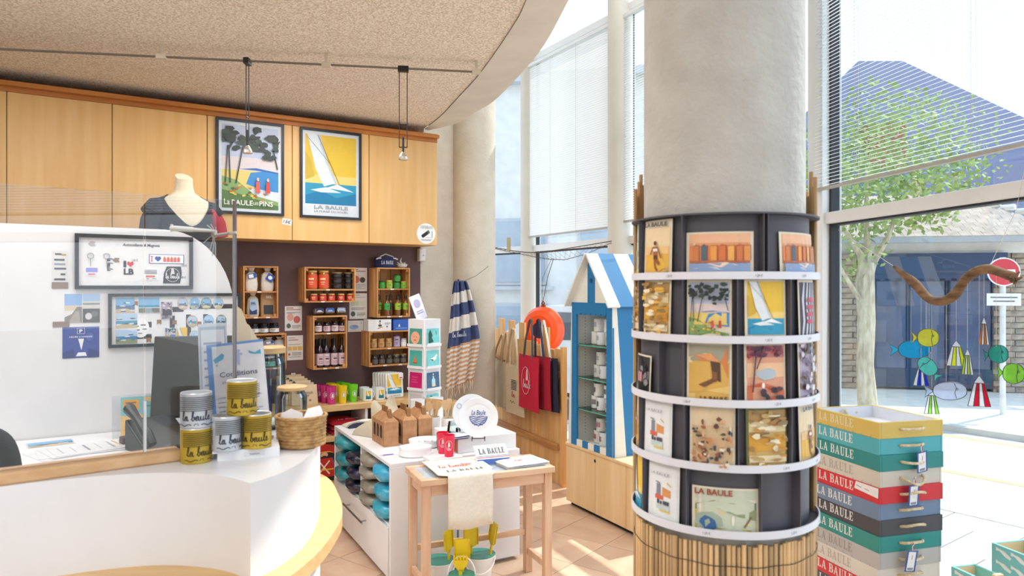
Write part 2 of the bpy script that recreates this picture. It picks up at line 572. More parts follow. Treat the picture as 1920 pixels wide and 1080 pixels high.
def a_huts():
    S = [('f2a878', rect(0, .3, 1, 1)), ('f6bf98', rect(0, .78, 1, 1)), ('e98d58', rect(0, .32, 1, .72))]
    for i, x in enumerate((.06, .2, .36, .5, .64, .78, .9)):
        S += [(['d9854e', '5b6b78', 'f0a24e', 'e07a44', 'f2b25c', 'd67a48', 'ea9850'][i], [(x, .36), (x + .1, .36), (x + .1, .7), (x + .05, .76), (x, .7)]), ('a85c38', line(x + .11, .36, x + .11, .72, .012)), ('8a5648', line(x, .71, x + .11, .72, .012))]
    S += [('b86a4e', rect(0, .31, 1, .36)), ('8fa6cc', rect(0, 0, 1, .3)), ('f4d8c0', [(.3, .3), (.62, .32), (.8, .26), (.5, .2)]), ('6f8cc0', [(0, .04), (.5, .12), (1, .06), (1, 0), (0, 0)]), ('c4d0e4', [(.05, .18), (.4, .22), (.9, .15), (.5, .14)])]
    return S
def a_bather(title=True):
    return [('f0d8b0', rect(0, 0, 1, 1)), ('eab84a', rect(.04, .1, .96, .46)), ('f2c88a', rect(.04, .46, .96, .62)), ('caa368', [(.5, .02), (.96, .02), (.96, .2), (.7, .14)]), ('8f8a5a', [(.6, .02), (.96, .02), (.96, .12)]),
            ('9a5236', [(.44, .36), (.5, .36), (.52, .2), (.6, .14), (.56, .1), (.47, .18)]), ('9a5236', [(.5, .36), (.57, .36), (.68, .28), (.64, .22), (.55, .28)]), ('5a2f22', [(.43, .36), (.58, .36), (.57, .44), (.44, .44)]), ('a35c3e', [(.43, .44), (.57, .44), (.6, .62), (.4, .62)]),
            ('f0e8e0', [(.42, .52), (.59, .52), (.6, .58), (.41, .58)]), ('9a5236', line(.41, .6, .3, .46, .035)), ('9a5236', line(.59, .6, .72, .38, .035)), ('8a4a30', ell(.5, .68, .05, .04)), ('5a2a1c', ell(.5, .7, .055, .035)), ('caa878', line(.58, .66, .84, .3, .01))]
def a_sand(seed):
    r = random.Random(seed)
    S = [('d9b266', rect(0, 0, 1, 1)), ('b9935a', rect(0, .82, 1, 1)), ('ead4a0', rect(0, .62, 1, .8)), ('e0a53a', rect(0, .3, 1, .55)), ('f0dcb4', rect(0, .1, 1, .22))]
    for _ in range(46):
        S.append((r.choice(['c98d3a', 'efe0bc', 'a8804a', 'e8b84a', '8f7a52', 'f2e6c8', 'c4a468']), blob(r.random(), r.random(), r.uniform(.06, .2), r.uniform(.015, .05), 8, .3, r)))
    return S
def a_crowd(seed):
    r = random.Random(seed)
    S = [('e0c49a', rect(0, 0, 1, 1)), ('ecd4b0', rect(0, .7, 1, 1)), ('d8b48a', rect(0, .3, 1, .5))]
    for _ in range(80):
        y = r.uniform(0, .85)
        S.append((r.choice(['a8603e', 'd8875a', '5a4a44', 'f0e4d0', '7a4a38', 'c89a6a', '3f4a5a', 'e8b48a']), blob(r.random(), y, r.uniform(.02, .07), r.uniform(.015, .05), 7, .35, r)))
    return S
def a_tent():
    return [('e2b45c', rect(0, 0, 1, 1)), ('a9a48e', rect(0, .72, 1, 1)), ('f0dcb0', [(0, .78), (.4, .86), (1, .76), (1, .7), (0, .68)]), ('e08850', [(.12, .82), (.5, .9), (.95, .95), (.98, .42), (.82, .7), (.5, .72), (.3, .72)]), ('f0a468', [(.2, .82), (.55, .86), (.78, .7), (.5, .74)]),
            ('5a4030', [(.55, .72), (.78, .7), (.8, .36), (.6, .42)]), ('8a5a38', [(.6, .55), (.72, .52), (.7, .36), (.58, .36)]), ('7a5030', [(.25, .3), (.6, .42), (.7, .38), (.4, .26)]), ('edc878', [(0, .14), (.4, .2), (1, .3), (1, .16), (0, 0)])]
def a_reef():
    r = random.Random(5)
    S = [('e8a888', rect(0, 0, 1, 1)), ('c87a78', rect(0, .8, 1, 1)), ('f2c49a', rect(0, .45, 1, .7)), ('b8c4cc', blob(.5, .5, .25, .1, 10, .2, r)), ('d8744e', [(0, .3), (.4, .36), (1, .22), (1, 0), (0, 0)])]
    for _ in range(30):
        S.append((r.choice(['6a2f4a', '8a3f52', 'a8443c', '4a2f44']), blob(r.uniform(0, .9), r.uniform(.8, 1), .09, .035, 7, .4, r)))
    S += [('5a3048', line(.1, .2, .2, .9, .04)), ('5a3048', line(.2, .6, .35, .85, .03))]
    for _ in range(16):
        S.append((r.choice(['2a2a34', '4a3040', 'c8442e', '8a2f34']), blob(r.uniform(.3, 1), r.uniform(0, .28), .08, .05, 7, .4, r)))
    S.append(('f8f0e8', ell(.35, .32, .04, .05)))
    return S
def a_night(seed=6):
    r = random.Random(seed)
    S = [('2b2b30', rect(0, 0, 1, 1)), ('6a6a70', rect(0, .3, 1, .62))]
    for _ in range(20):
        S.append((r.choice(['15151a', '3a3a40', '8a8a8e', '1f1f24']), blob(r.random(), r.random(), .12, .09, 8, .4, r)))
    for i in range(5):
        S.append((['b8324a', 'd8d4d8'][i % 2], rect(.3 + .08 * i, .32, .36 + .08 * i, .58)))
    return S
def a_purple(seed=8):
    r = random.Random(seed)
    S = [('b7a8bc', rect(0, 0, 1, 1))]
    for _ in range(50):
        S.append((r.choice(['6a5a7a', 'd8ccd8', '8a7a6a', 'c8b49a', '5a4a5a', 'e8e0e4']), blob(r.random(), r.random(), .1, .05, 7, .4, r)))
    return S
def a_zebra(seed=9):
    S = [('3a3440', rect(0, 0, 1, 1))]
    for i in range(5):
        S.append(('d8d4e0', [(.05 + .2 * i, 0), (.15 + .2 * i, .3), (.1 + .2 * i, .7), (.2 + .2 * i, 1), (.26 + .2 * i, 1), (.2 + .2 * i, .65), (.24 + .2 * i, .3), (.14 + .2 * i, 0)]))
    for i in range(4):
        S.append(('c8325a', rect(.35, .25 + .13 * i, .75, .33 + .13 * i)))
    return S
def a_white():
    return [('eef0f2', rect(0, 0, 1, 1)), ('8a8a98', rect(.3, .45, .46, .66)), ('e09a5a', [(.52, .46), (.8, .44), (.8, .58), (.52, .62)]), ('d8644a', rect(.26, .38, .56, .46)), ('c8d8d4', rect(.3, .2, .78, .28)), ('3a3a48', rect(.34, .3, .42, .38)), ('3a3a48', rect(.46, .3, .52, .36)), ('4a4a58', rect(.56, .3, .76, .37)), ('e8c84a', rect(.44, .17, .8, .2)), ('6a6a78', line(.3, .7, .46, .68, .02)), ('d8a03a', line(.7, .72, .82, .66, .02))]
def a_coast():
    return [('cfd6c0', rect(0, 0, 1, 1)), ('e9e6da', [(0, .74), (.2, .84), (.4, .78), (.6, .86), (.85, .8), (1, .78), (1, .7), (0, .7)]), ('6f8060', [(0, .62), (.3, .74), (.6, .7), (1, .72), (1, .55), (0, .5)]), ('c8b84a', [(0, 0), (0, .5), (.4, .56), (1, .46), (1, 0)]), ('93a07a', [(.5, .5), (1, .56), (1, .3), (.7, .4)]), ('a8b8a8', blob(.22, .26, .24, .2, 14, .1, random.Random(3))), ('3f6aa0', blob(.22, .2, .15, .16, 10, .3, random.Random(4))),
            ('e8d49a', line(.4, .5, .9, .2, .05)), ('f0ece0', ell(.62, .3, .025, .12)), ('8a6a3a', line(.8, .15, .92, .4, .03)), ('e8c84a', [(.05, 0), (.4, .12), (.9, .1), (1, 0)])]
def a_map():
    r = random.Random(12)
    S = [('7fc4c8', rect(0, 0, 1, 1)), ('efc27e', [(0, 0), (0, .55), (.2, .5), (.35, .62), (.55, .45), (.75, .6), (.82, .9), (1, 1), (1, 0)]), ('e8a838', rect(.05, .68, .38, .93)), ('efc27e', blob(.6, .92, .12, .06, 9, .3, r))]
    for _ in range(14):
        S.append((r.choice(['e0a85a', 'd89a50', 'f4d4a0']), line(r.random(), r.uniform(0, .4), r.random(), r.uniform(0, .4), .012)))
    S += [('7a5a2a', rect(.1, .84, .32, .87)), ('7a5a2a', rect(.1, .77, .28, .8)), ('4a6a70', rect(.48, .74, .66, .76))]
    return S
def a_seaview(seed):
    r = random.Random(seed)
    S = [(r.choice(['7fb8e0', '9fc8ea', 'b4cce6']), rect(0, .5, 1, 1)), (r.choice(['2f7fae', '3f94b8', '5a7a9a']), rect(0, .2, 1, .5)), (r.choice(['e0cc9a', '8a9a6a', 'c8b48a']), [(0, 0), (0, .24), (.5, .3), (1, .14), (1, 0)])]
    for _ in range(7):
        S.append((r.choice(['f0f4f6', 'd8dce0', '4a5a5a', 'a88a6a', '2a6a9a']), blob(r.random(), r.uniform(.1, .7), .14, .05, 7, .35, r)))
    return S
def inset(S, m, mx=None):
    mx = m if mx is None else mx
    return [(c, [(mx + x * (1 - 2 * mx), m + y * (1 - 2 * m)) for x, y in p]) for c, p in S]
def into(S, x0, y0, x1, y1):
    return [(c, [(x0 + x * (x1 - x0), y0 + y * (y1 - y0)) for x, y in p]) for c, p in S]
# ------------------------------------------------------------------ the room's shell
FAC = [V((-1.15, 9.05)), V((0.23, 7.74)), V((1.02, 6.38)), V((1.936, 4.4)), V((2.40, 2.0)), V((2.55, -0.45)), V((2.1, -2.9)), V((0.75, -4.75))]
LW = -4.7
wl_back, wl_rear = W.p(LW, -0.33), W.p(LW, 11.2)
ROOM = [(p.x, p.y) for p in FAC] + [(wl_rear.x, wl_rear.y), (wl_back.x, wl_back.y)]
def inside(x, y, poly):
    r = False
    n = len(poly)
    for i in range(n):
        (x0, y0), (x1, y1) = poly[i], poly[(i + 1) % n]
        if (y0 > y) != (y1 > y) and x < (x1 - x0) * (y - y0) / (y1 - y0) + x0:
            r = not r
    return r
TILE = mat('stone_tile', 'e2c6ac', 0.32, base2='cfa68a', vs=3.2, stretch=(1, 2.2, 1), rand=0.12, lo=0.25, hi=0.75)
GROUT = mat('grout', 'b59a82', 0.8)
mb = MB()
mb.prism(ROOM, -0.12, -0.006)
floor = tag(mb.build('floor', GROUT), kind='structure')
floor.location.z = 0
tm = MB()
g = 0.183
tm.prism([(-g, -g), (g, -g), (g, g), (-g, g)], -0.0085, 0.0)
t0 = tm.build('tile', TILE, floor, bevel=0)
ta = radians(52.5)
tx, ty = V((cos(ta), sin(ta))), V((-sin(ta), cos(ta)))
org = V((0.27, 4.54)) + (tx + ty) * 0.185
first = True
for i in range(-16, 17):
    for j in range(-16, 17):
        q = org + tx * 0.37 * i + ty * 0.37 * j
        if not (-2.4 < q.x < 2.6 and 2.2 < q.y < 7.6):
            continue
        if not all(inside(q.x + a * 0.27, q.y + b * 0.27, ROOM) for a, b in ((1, 0), (-1, 0), (0, 1), (0, -1))):
            continue
        o = t0 if first else t0.copy()
        if not first:
            COL.objects.link(o)
        first = False
        o.location = (q.x, q.y, 0)
        o.rotation_euler = (0, 0, ta + rnd.choice((0, pi / 2, pi)))

CEILM = mat('sprayed_ceiling', 'fff5e8', 0.95, base2='d2c1aa', vs=95, bump=0.7, bs=75, detail=6, lo=0.36, hi=0.6)
def crv(P, n=7):
    return smooth_pts(P, n)
inner = crv([(-0.72, 5.86), (-0.55, 5.45), (-0.36, 4.87), (-0.19, 4.33), (0.0, 3.58), (0.07, 3.2), (0.2, 2.2), (0.27, 0.8), (0.22, -1.0), (-0.1, -2.8), (-0.6, -3.9)])
outer = crv([(-0.70, 5.98), (-0.44, 5.72), (-0.27, 5.35), (-0.10, 4.95), (0.15, 4.0), (0.27, 3.2), (0.42, 2.2), (0.50, 0.8), (0.45, -1.1), (0.1, -3.1), (-0.45, -4.5)])
cl2, cl3, cr = W.p(LW, -0.5), W.p(0.1, -0.5), W.p(LW, 10.4)
mb = MB()
mb.prism(inner + [(cr.x, cr.y), (cl2.x, cl2.y), (cl3.x, cl3.y)], 2.86, 3.12)
tag(mb.build('ceiling', CEILM), kind='structure')
mb = MB()
n = len(inner)
mb.add([(*p, 2.853) for p in inner] + [(*p, 2.868) for p in outer] + [(*p, 3.3) for p in outer] + [(*p, 3.3) for p in inner],
       [f for i in range(n - 1) for f in ([i, i + 1, n + i + 1, n + i], [n + i, n + i + 1, 2 * n + i + 1, 2 * n + i], [2 * n + i, 2 * n + i + 1, 3 * n + i + 1, 3 * n + i])])
tag(mb.build('trim_1', mat('smooth_plaster', 'e3dccf', 0.8, vs=4, var=0.05)), kind='structure')
mb = MB()
mb.prism(ROOM, 5.25, 5.4)
tag(mb.build('ceiling_upper', mat('upper_ceiling', 'e6e2da', 0.9)), kind='structure')

BROWN = mat('dark_brown_wall', '6b4f4d', 0.6, base2='5a4140', vs=2.2, lo=0.3, hi=0.7, bump=0.05, bs=14)
mb = MB().at(*W.p(LW - 0.1, -0.33, 0), rz=W.a)
mb.box(0, -LW + 0.1, 0, 0.2, 0, 2.86)
tag(mb.build('wall_back', BROWN), kind='structure')
mb = MB().at(*W.p(0, -0.33, 0), rz=W.a)
mb.box(0, 0.62, 0, 0.25, 0, 5.25)
tag(mb.build('wall_right', PLASTER), kind='structure')
mb = MB().at(*W.p(LW, -0.33, 0), rz=W.a)
mb.box(-0.2, 0, -11.6, 0.2, 0, 5.25)
tag(mb.build('wall_left', mat('white_wall', 'e4e0d8', 0.9)), kind='structure')
mb = MB().at(*W.p(LW, -0.33, 0), rz=W.a)
mb.box(0, 5.3, 0, 0.2, 3.12, 5.25)
tag(mb.build('wall_upper', PLASTER), kind='structure')

def column(x, y, r, z1, m, name='column'):
    b = MB().at(x, y, 0)
    b.lathe([(r, 0), (r, z1)], 56)
    return tag(b.build(name, m), kind='structure')
C1 = V((0.531, 1.803))
column(C1.x, C1.y, 0.195, 5.25, CONC)
column(-0.345, 6.40, 0.195, 5.25, PLASTER)
PIPE = mat('painted_post', 'd6d3c8', 0.55, vs=3, var=0.04)
for p, r in ((FAC[2] + V((-0.06, -0.05)), 0.112), (FAC[1] + V((-0.05, -0.04)), 0.088)):
    column(p.x, p.y, r, 5.25, PIPE)

FRAMEW = mat('white_aluminium', 'e2e4e4', 0.35, vs=4, var=0.03)
GASK = mat('rubber_gasket', '2b2f36', 0.6)
def bay(i, A, B):
    d = B - A
    Lb = d.length
    a = atan2(d.y, d.x)
    w = setting(f'window_{i}', (A.x, A.y, 0), a)
    def part(name, m, *bx):
        b = MB()
        for q in bx:
            b.box(*q)
        return b.build(name, m, w, bevel=0.004)
    e = 0.07
    part('stile', FRAMEW, (0, e, -0.05, 0.05, 0, 5.25))
    part('stile', FRAMEW, (Lb - e, Lb, -0.05, 0.05, 0, 5.25))
    part('bottom_rail', FRAMEW, (e, Lb - e, -0.05, 0.05, 0, 0.06))
    part('transom', FRAMEW, (e, Lb - e, -0.06, 0.05, 1.937, 2.005))
    part('transom', FRAMEW, (e, Lb - e, -0.06, 0.05, 3.97, 4.04))
    part('top_rail', FRAMEW, (e, Lb - e, -0.05, 0.05, 5.15, 5.25))
    part('gasket', GASK, (e, e + 0.016, -0.03, 0.03, 0.06, 5.15), (Lb - e - 0.016, Lb - e, -0.03, 0.03, 0.06, 5.15), (e, Lb - e, -0.03, 0.03, 1.925, 1.937))
    for z0, z1 in ((0.06, 1.93), (2.005, 3.97), (4.04, 5.15)):
        part('pane', PANE, (e, Lb - e, -0.004, 0.004, z0, z1))
    return w, Lb, a
BAYS = [bay(i + 1, FAC[i], FAC[i + 1]) for i in range(7)]
# flat white mullion between the two near bays, rear corner wall
mb = MB().at(FAC[3].x, FAC[3].y, 0, rz=BAYS[3][2])
mb.box(-0.075, 0.07, -0.08, 0.055, 0, 5.25)
tag(mb.build('trim_2', FRAMEW, bevel=0.006), kind='structure')
for k, i in enumerate((4, 5, 6)):
    mb = MB().at(FAC[i].x, FAC[i].y, 0)
    mb.lathe([(0.09, 0), (0.09, 5.25)], 20)
    tag(mb.build(f'trim_{k + 3}', PIPE), kind='structure')
mb = MB()
mb.prism([(FAC[7].x, FAC[7].y), (wl_rear.x, wl_rear.y), (wl_rear.x, wl_rear.y - 0.2), (FAC[7].x, FAC[7].y - 0.2)], 0, 5.25)
tag(mb.build('wall_rear', mat('white_wall')), kind='structure')

# ------------------------------------------------------------------ venetian blinds
SLAT = mat('blind_slat', 'eceeee', 0.45, vs=3, var=0.02)
def slat_mesh(b, Ls, tilt, z=0):
    w = 0.0125
    pts = [(-w, 0), (-w * .5, 0.0014), (0, 0.002), (w * .5, 0.0014), (w, 0)]
    ct, st = cos(tilt), sin(tilt)
    pr = [(y * ct - q * st, z + y * st + q * ct) for y, q in pts]
    b.add([(x, y, q) for x in (0, Ls) for y, q in pr], [[j, j + 1, 6 + j, 5 + j] for j in range(4)])
def blind(bi, z0, z1, tilt, label, single=True, cords=(.2, .5, .8), x0=0.08, x1=0.08, pitch=0.0215):
    w, Lb, a = BAYS[bi]
    L = Lb - x0 - x1
    p = FAC[bi] + V((cos(a), sin(a))) * x0 + V((sin(a), -cos(a))) * 0.10
    t = thing('venetian_blind', label, 'blind', (p.x, p.y, z0), a)
    b = MB()
    b.box(0, L, -0.018, 0.018, z1 - z0 - 0.03, z1 - z0)
    b.build('head_rail', FRAMEW, t)
    b = MB()
    b.box(0, L, -0.014, 0.014, 0, 0.016)
    b.build('bottom_rail', mat('blind_rail', 'a9a49c', 0.4), t)
    k = int((z1 - z0 - 0.06) / pitch)
    b = MB()
    if single:
        slat_mesh(b, L, tilt)
        s0 = b.build('slat', SLAT, t, smooth=60)
        for i in range(k):
            o = s0 if i == 0 else s0.copy()
            if i:
                COL.objects.link(o)
            o.location = (0, 0, 0.026 + i * pitch)
    else:
        for i in range(k):
            slat_mesh(b, L, tilt, 0.026 + i * pitch)
        tag(b.build('slats', SLAT, t, smooth=60), kind='stuff')
    for c in cords:
        b = MB()
        for y in (-0.013, 0.013):
            b.tube([(c * L, y, 0.01), (c * L, y, z1 - z0 - 0.02)], 0.0011, 4)
        b.build('ladder_cord', mat('blind_cord', 'b9b4aa', 0.8), t)
    return t
blind(3, 2.135, 3.95, radians(18), 'broad white venetian blind half open over the street window', cords=(.16, .5, .84), x0=0.04)
blind(1, 2.085, 3.93, radians(74), 'closed grey-white venetian blind on the tall window behind the orange buoy', cords=(.3, .62))
blind(2, 2.12, 3.93, radians(35), 'narrow strip of white venetian blind between the round post and the concrete pillar')
blind(4, 2.135, 3.95, radians(30), 'white venetian blind reflected in the acrylic screen', single=False)
blind(5, 2.135, 3.95, radians(30), 'white venetian blind on the window behind the viewpoint', single=False)
# ------------------------------------------------------------------ outside: street, shop, tree, sign
GZ = -0.1
sd, sn = V((-0.6, 0.8)), V((0.8, 0.6))
def strip(n0, n1, z0, z1, l0=-14, l1=30):
    return [tuple(sn * a + sd * c) for a, c in ((n0, l0), (n1, l0), (n1, l1), (n0, l1))]
ASPH = mat('pale_asphalt', 'c2bfb9', 0.9, vs=30)
PAVE = mat('pale_paving', 'ece7dc', 0.85, vs=5, rand=0.05)
mb = MB()
mb.prism(strip(5.9, 9.36, 0, 0), GZ - 0.2, GZ - 0.06)
road = tag(mb.build('street_roadway', ASPH), kind='structure')
for a, wd in ((7.2, 0.1), (8.95, 0.1)):
    mb = MB()
    mb.prism(strip(a, a + wd, 0, 0), GZ - 0.06, GZ - 0.056)
    mb.build('marking_line', mat('yellow_marking', 'e6d88a', 0.8), road)
mb = MB()
mb.prism(strip(-25, 5.9, 0, 0, -30), GZ - 0.3, GZ - 0.03)
pav = tag(mb.build('pavement_near', mat('joint_sand', 'a8a298', 0.9)), kind='structure')
mb = MB()
mb.prism([(-.245, -.245), (.245, -.245), (.245, .245), (-.245, .245)], -0.03, 0.0)
s0 = mb.build('paving_slab', PAVE, pav)
k = 0
for i in range(3):
    for j in range(22):
        q = sn * (4.66 + 0.5 * i) + sd * (-1.5 + 0.5 * j + (0.25 if i % 2 else 0))
        if inside(q.x, q.y, ROOM):
            continue
        o = s0 if k == 0 else s0.copy()
        if k:
            COL.objects.link(o)
        k += 1
        o.location = (q.x, q.y, GZ)
        o.rotation_euler = (0, 0, atan2(sn.y, sn.x))
mb = MB()
mb.prism(strip(5.75, 5.9, 0, 0), GZ - 0.03, GZ + 0.005)
mb.build('kerb', mat('kerb_stone', 'cfcbc2', 0.85), pav)
mb = MB()
mb.prism(strip(9.36, 40, 0, 0), GZ - 0.3, GZ)
pav2 = tag(mb.build('pavement_far', PAVE), kind='structure')
mb = MB()
mb.prism(strip(9.3, 9.42, 0, 0), GZ - 0.06, GZ + 0.01)
mb.build('kerb', mat('kerb_stone'), pav2)

STONE = mat('rubble_stone', 'b3a392', 0.9, base2='8d7f72', vs=9, rand=0.15)
SLATE = mat('slate_roof', '5d6788', 0.75, vs=14)
WHITEW = mat('white_render', 'e9e7e2', 0.9)
shop = thing('shop_building', 'low shop across the street with navy front, pale tiled roof and stone pillar', 'building', (4.3, 12.05, GZ), radians(-12.6))
def part(name, m, bx, par=shop, bev=0.0):
    b = MB()
    for q in bx:
        b.box(*q)
    return b.build(name, m, par, bevel=bev)
part('wall', WHITEW, [(-1.2, 0.0, 0, 0.3, 0, 2.5), (0, 1.65, 0.1, 0.3, 0, 2.5), (3.85, 9, 0, 0.3, 0, 2.5), (-1.2, 9, 0.3, 2.2, 0, 2.5)])
part('lintel', WHITEW, [(1.5, 4.2, -0.12, 0.1, 2.2, 2.42)])
part('fascia', mat('navy_fascia', '31425f', 0.6), [(1.6, 3.5, -0.25, 0.1, 1.86, 2.2)])
b = MB()
vl = [(1.6 + 1.9 * i / 24) for i in range(25)]
for i in range(24):
    b.prism([(vl[i], 1.86), (vl[i + 1], 1.86), (vl[i + 1], 1.80 - 0.03 * (i % 2)), (vl[i], 1.80 - 0.03 * (i % 2))], 0, 0.01)
b2 = MB().at(0, -0.25, 0, rx=pi / 2)
b2.v = [b2.M @ p for p in b.v]
b2.f, b2.m, b2.c = b.f, b.m, b.c
b2.build('awning_valance', mat('navy_fascia'), shop)
NAVYG = mat('shop_glass', '41577f', 0.08, base2='2c3c5c', vs=1.6, lo=0.3, hi=0.7, coat=0.5)
for x0, x1 in ((1.7, 2.15), (2.22, 2.72), (2.79, 3.38)):
    fo = part('window_frame', mat('navy_fascia'), [(x0 - 0.05, x0, 0, 0.08, 0.05, 1.84), (x1, x1 + 0.05, 0, 0.08, 0.05, 1.84), (x0, x1, 0, 0.08, 0.05, 0.35), (x0, x1, 0, 0.08, 1.76, 1.84)])
    part('pane', NAVYG, [(x0, x1, 0.03, 0.05, 0.35, 1.76)], fo)
r2 = random.Random(4)
b = MB()
b.box(-.12, .12, -.03, .05, -.042, .042)
s0 = b.build('stone', STONE, shop, bevel=0.008, seg=1)
k = 0
for x0, x1 in ((1.15, 1.65), (3.45, 3.9)):
    for row in range(24):
        for c in range(2):
            o = s0 if k == 0 else s0.copy()
            if k:
                COL.objects.link(o)
            k += 1
            o.location = (x0 + 0.12 + 0.25 * c - (0.06 if row % 2 else 0), r2.uniform(-.012, .012), 0.05 + 0.092 * row)
part('stone_core', STONE, [(1.05, 1.65, 0.0, 0.1, 0, 2.2), (3.4, 3.95, 0.0, 0.1, 0, 2.2)])
part('gutter', mat('zinc_gutter', '9fa6ad', 0.5), [(-1.2, 6.0, -0.42, -0.32, 2.36, 2.45)])
b = MB()
ROOFT = mat('pale_roof_tile', 'b5a695', 0.85, base2='94857a', vs=7, lo=0.3, hi=0.7)
for row in range(11):
    y, z = -0.4 + row * 0.14, 2.46 + row * 0.075
    for c in range(34):
        x = -1.2 + c * 0.16 + (0.08 if row % 2 else 0)
        if x > 4.6 - row * 0.16:
            continue
        b.add([(x, y, z), (x + .155, y, z), (x + .155, y + .16, z + .086), (x, y + .16, z + .086), (x, y, z - .025), (x + .155, y, z - .025)], [(0, 1, 2, 3), (4, 5, 1, 0)])
tag(b.build('roof_tiles', ROOFT, shop, smooth=0), kind='stuff')
for i in range(10):
    b = MB().at(4.75 - i * 0.155, -0.38 + i * 0.15, 2.50 + i * 0.078, rz=radians(135))
    b.tube([(-.1, 0, 0), (.1, 0, 0.0)], 0.05, 8)
    b.build('ridge_tile', mat('ridge_tile', 'e2dccf', 0.8), shop)

house = thing('slate_roof_house', 'tall house with a pointed blue-grey slate roof behind the shop', 'building', (11.5, 19.5, GZ))
b = MB()
b.box(-5, 8, 0, 8, 0, 3.2)
b.build('wall', mat('grey_render', 'a39c94', 0.9), house)
b = MB()
b.add([(-5.5, -.5, 3.2), (8.5, -.5, 3.2), (8.5, 8, 3.2), (-5.5, 8, 3.2), (-0.6, 3, 8.8), (0.8, 3, 8.8)], [(0, 1, 5, 4), (1, 2, 5), (2, 3, 4, 5), (3, 0, 4)])
b.build('roof', SLATE, house, smooth=0)
for x in (-3.6, -1.2, 1.2, 3.6):
    part('window_frame', WHITEW, [(x - .5, x + .5, -.06, 0.02, 1.2, 2.7)], house)
    part('pane', NAVYG, [(x - .42, x + .42, -.08, -.05, 1.28, 2.62)], house)
ch = part('chimney', mat('brown_brick', '8a5a48', 0.9), [(-1.4, -0.4, 0.6, 1.4, 4.5, 6.3)], house)

blk = thing('white_apartment_block', 'white rendered building outside the tall back windows', 'building', (-1.6, 12.2, GZ), radians(-14))
part('wall', WHITEW, [(-2, 4.0, 0, 4, 0, 5.0)], blk)
for x in (1.8, 3.2):
    for z in (0.3, 1.7):
        part('window_frame', mat('grey_frame', 'c4c8cc', 0.5), [(x - .45, x + .45, -.04, 0.02, z, z + 1.1)], blk)
        part('pane', mat('pale_glass', 'aebcc8', 0.1), [(x - .4, x + .4, -.055, -.035, z + .05, z + 1.05)], blk)
    part('sill', mat('grey_frame'), [(x - .55, x + .55, -.12, 0, 1.62, 1.68)], blk)
part('roof_edge', mat('grey_frame'), [(-2.1, 4.1, -.2, 4, 5.0, 5.12)], blk)

car = thing('parked_car', 'white car parked outside behind the wooden fence', 'car', (1.75, 9.6, GZ), radians(-25))
b = MB()
prof = [(-1.9, .3), (1.9, .3), (2.0, .6), (1.85, .85), (1.1, .95), (.6, 1.38), (-1.1, 1.42), (-1.75, 1.0), (-1.98, .9)]
b.slab(prof, -.8, .8)
cb = b.build('body', mat('car_paint', 'f0f1f3', 0.2, coat=0.6), car, bevel=0.08)
b = MB()
b.slab([(-1.0, .98), (.95, .98), (.55, 1.3), (-.95, 1.34)], -.81, .81)
b.build('window', mat('car_glass', '4a5560', 0.08), car)
for x in (-1.25, 1.25):
    for y in (-.78, .78):
        b = MB().at(x, y, .31, rx=pi / 2)
        b.lathe([(.2, -.1), (.31, -.1), (.31, .1), (.2, .1)], 18)
        b.build('wheel', mat('tyre', '202022', 0.8), car)

sg = thing('no_entry_sign', 'round red and white road sign on a pale pole outside the shop', 'sign', (6.42, 9.35, GZ))
sg.rotation_euler = (0, 0, radians(-20))
b = MB()
b.tube([(0, 0, 0), (0, 0, 2.05)], 0.035, 10)
b.build('pole', mat('painted_pole', 'dcdcdc', 0.5), sg)
b = MB().at(0, -0.04, 1.86, rx=pi / 2)
b.lathe([(.185, -.01), (.185, .01)], 32, 'f2f0f0')
b.lathe([(.17, .01), (.17, .013)], 32, 'd2404a')
b.box(-.125, .125, -.03, .03, .013, .016, 'f4f2f2')
b.build('disc', PRINT, sg)
b = MB()
b.box(-.19, .19, -.05, -.035, 1.42, 1.58, 'eae8e4')
b.box(-.15, .15, -.054, -.05, 1.52, 1.535, '6a6a6a')
b.box(-.12, .12, -.054, -.05, 1.47, 1.485, '6a6a6a')
b.build('plate', PRINT, sg)

BARK = mat('pale_bark', 'cfc4ac', 0.9, base2='a99c82', vs=6, stretch=(3, 3, 1))
LEAF = mat('tree_leaf', 'a3b66c', 0.7, base2='7f9c58', vs=3, lo=0.3, hi=0.7)
def tree(x, y, label, limbs, crowns, nl, seed, trunk):
    r = random.Random(seed)
    t = thing('street_tree', label, 'tree', (x, y, GZ))
    b = MB()
    b.tube(trunk[0], 0, 10, rs=trunk[1])
    b.build('trunk', BARK, t)
    for L, r0 in limbs:
        b = MB()
        b.tube(L, 0, 7, rs=[r0 * (1 - .75 * i / (len(L) - 1)) for i in range(len(L))])
        b.build('branch', BARK, t)
    b = MB()
    tot = sum(c[3] * c[4] * c[5] for c in crowns)
    for cx, cy, cz, rx, ry, rz in crowns:
        for _ in range(int(nl * rx * ry * rz / tot)):
            a, e, q = r.uniform(0, 2 * pi), r.uniform(-1, 1), r.uniform(.25, 1) ** .5
            s = sqrt(1 - e * e)
            p = V((cx + rx * q * s * cos(a), cy + ry * q * s * sin(a), cz + rz * q * e))
            u = V((r.gauss(0, 1), r.gauss(0, 1), r.gauss(0, .6))).normalized() * 0.055
            w = u.cross(V((r.gauss(0, 1), r.gauss(0, 1), r.gauss(0, 1)))).normalized() * 0.028
            b.add([p - u, p + w, p + u, p - w], [(0, 1, 2, 3)])
    tag(b.build('foliage', LEAF, t, smooth=0), kind='stuff')
    return t
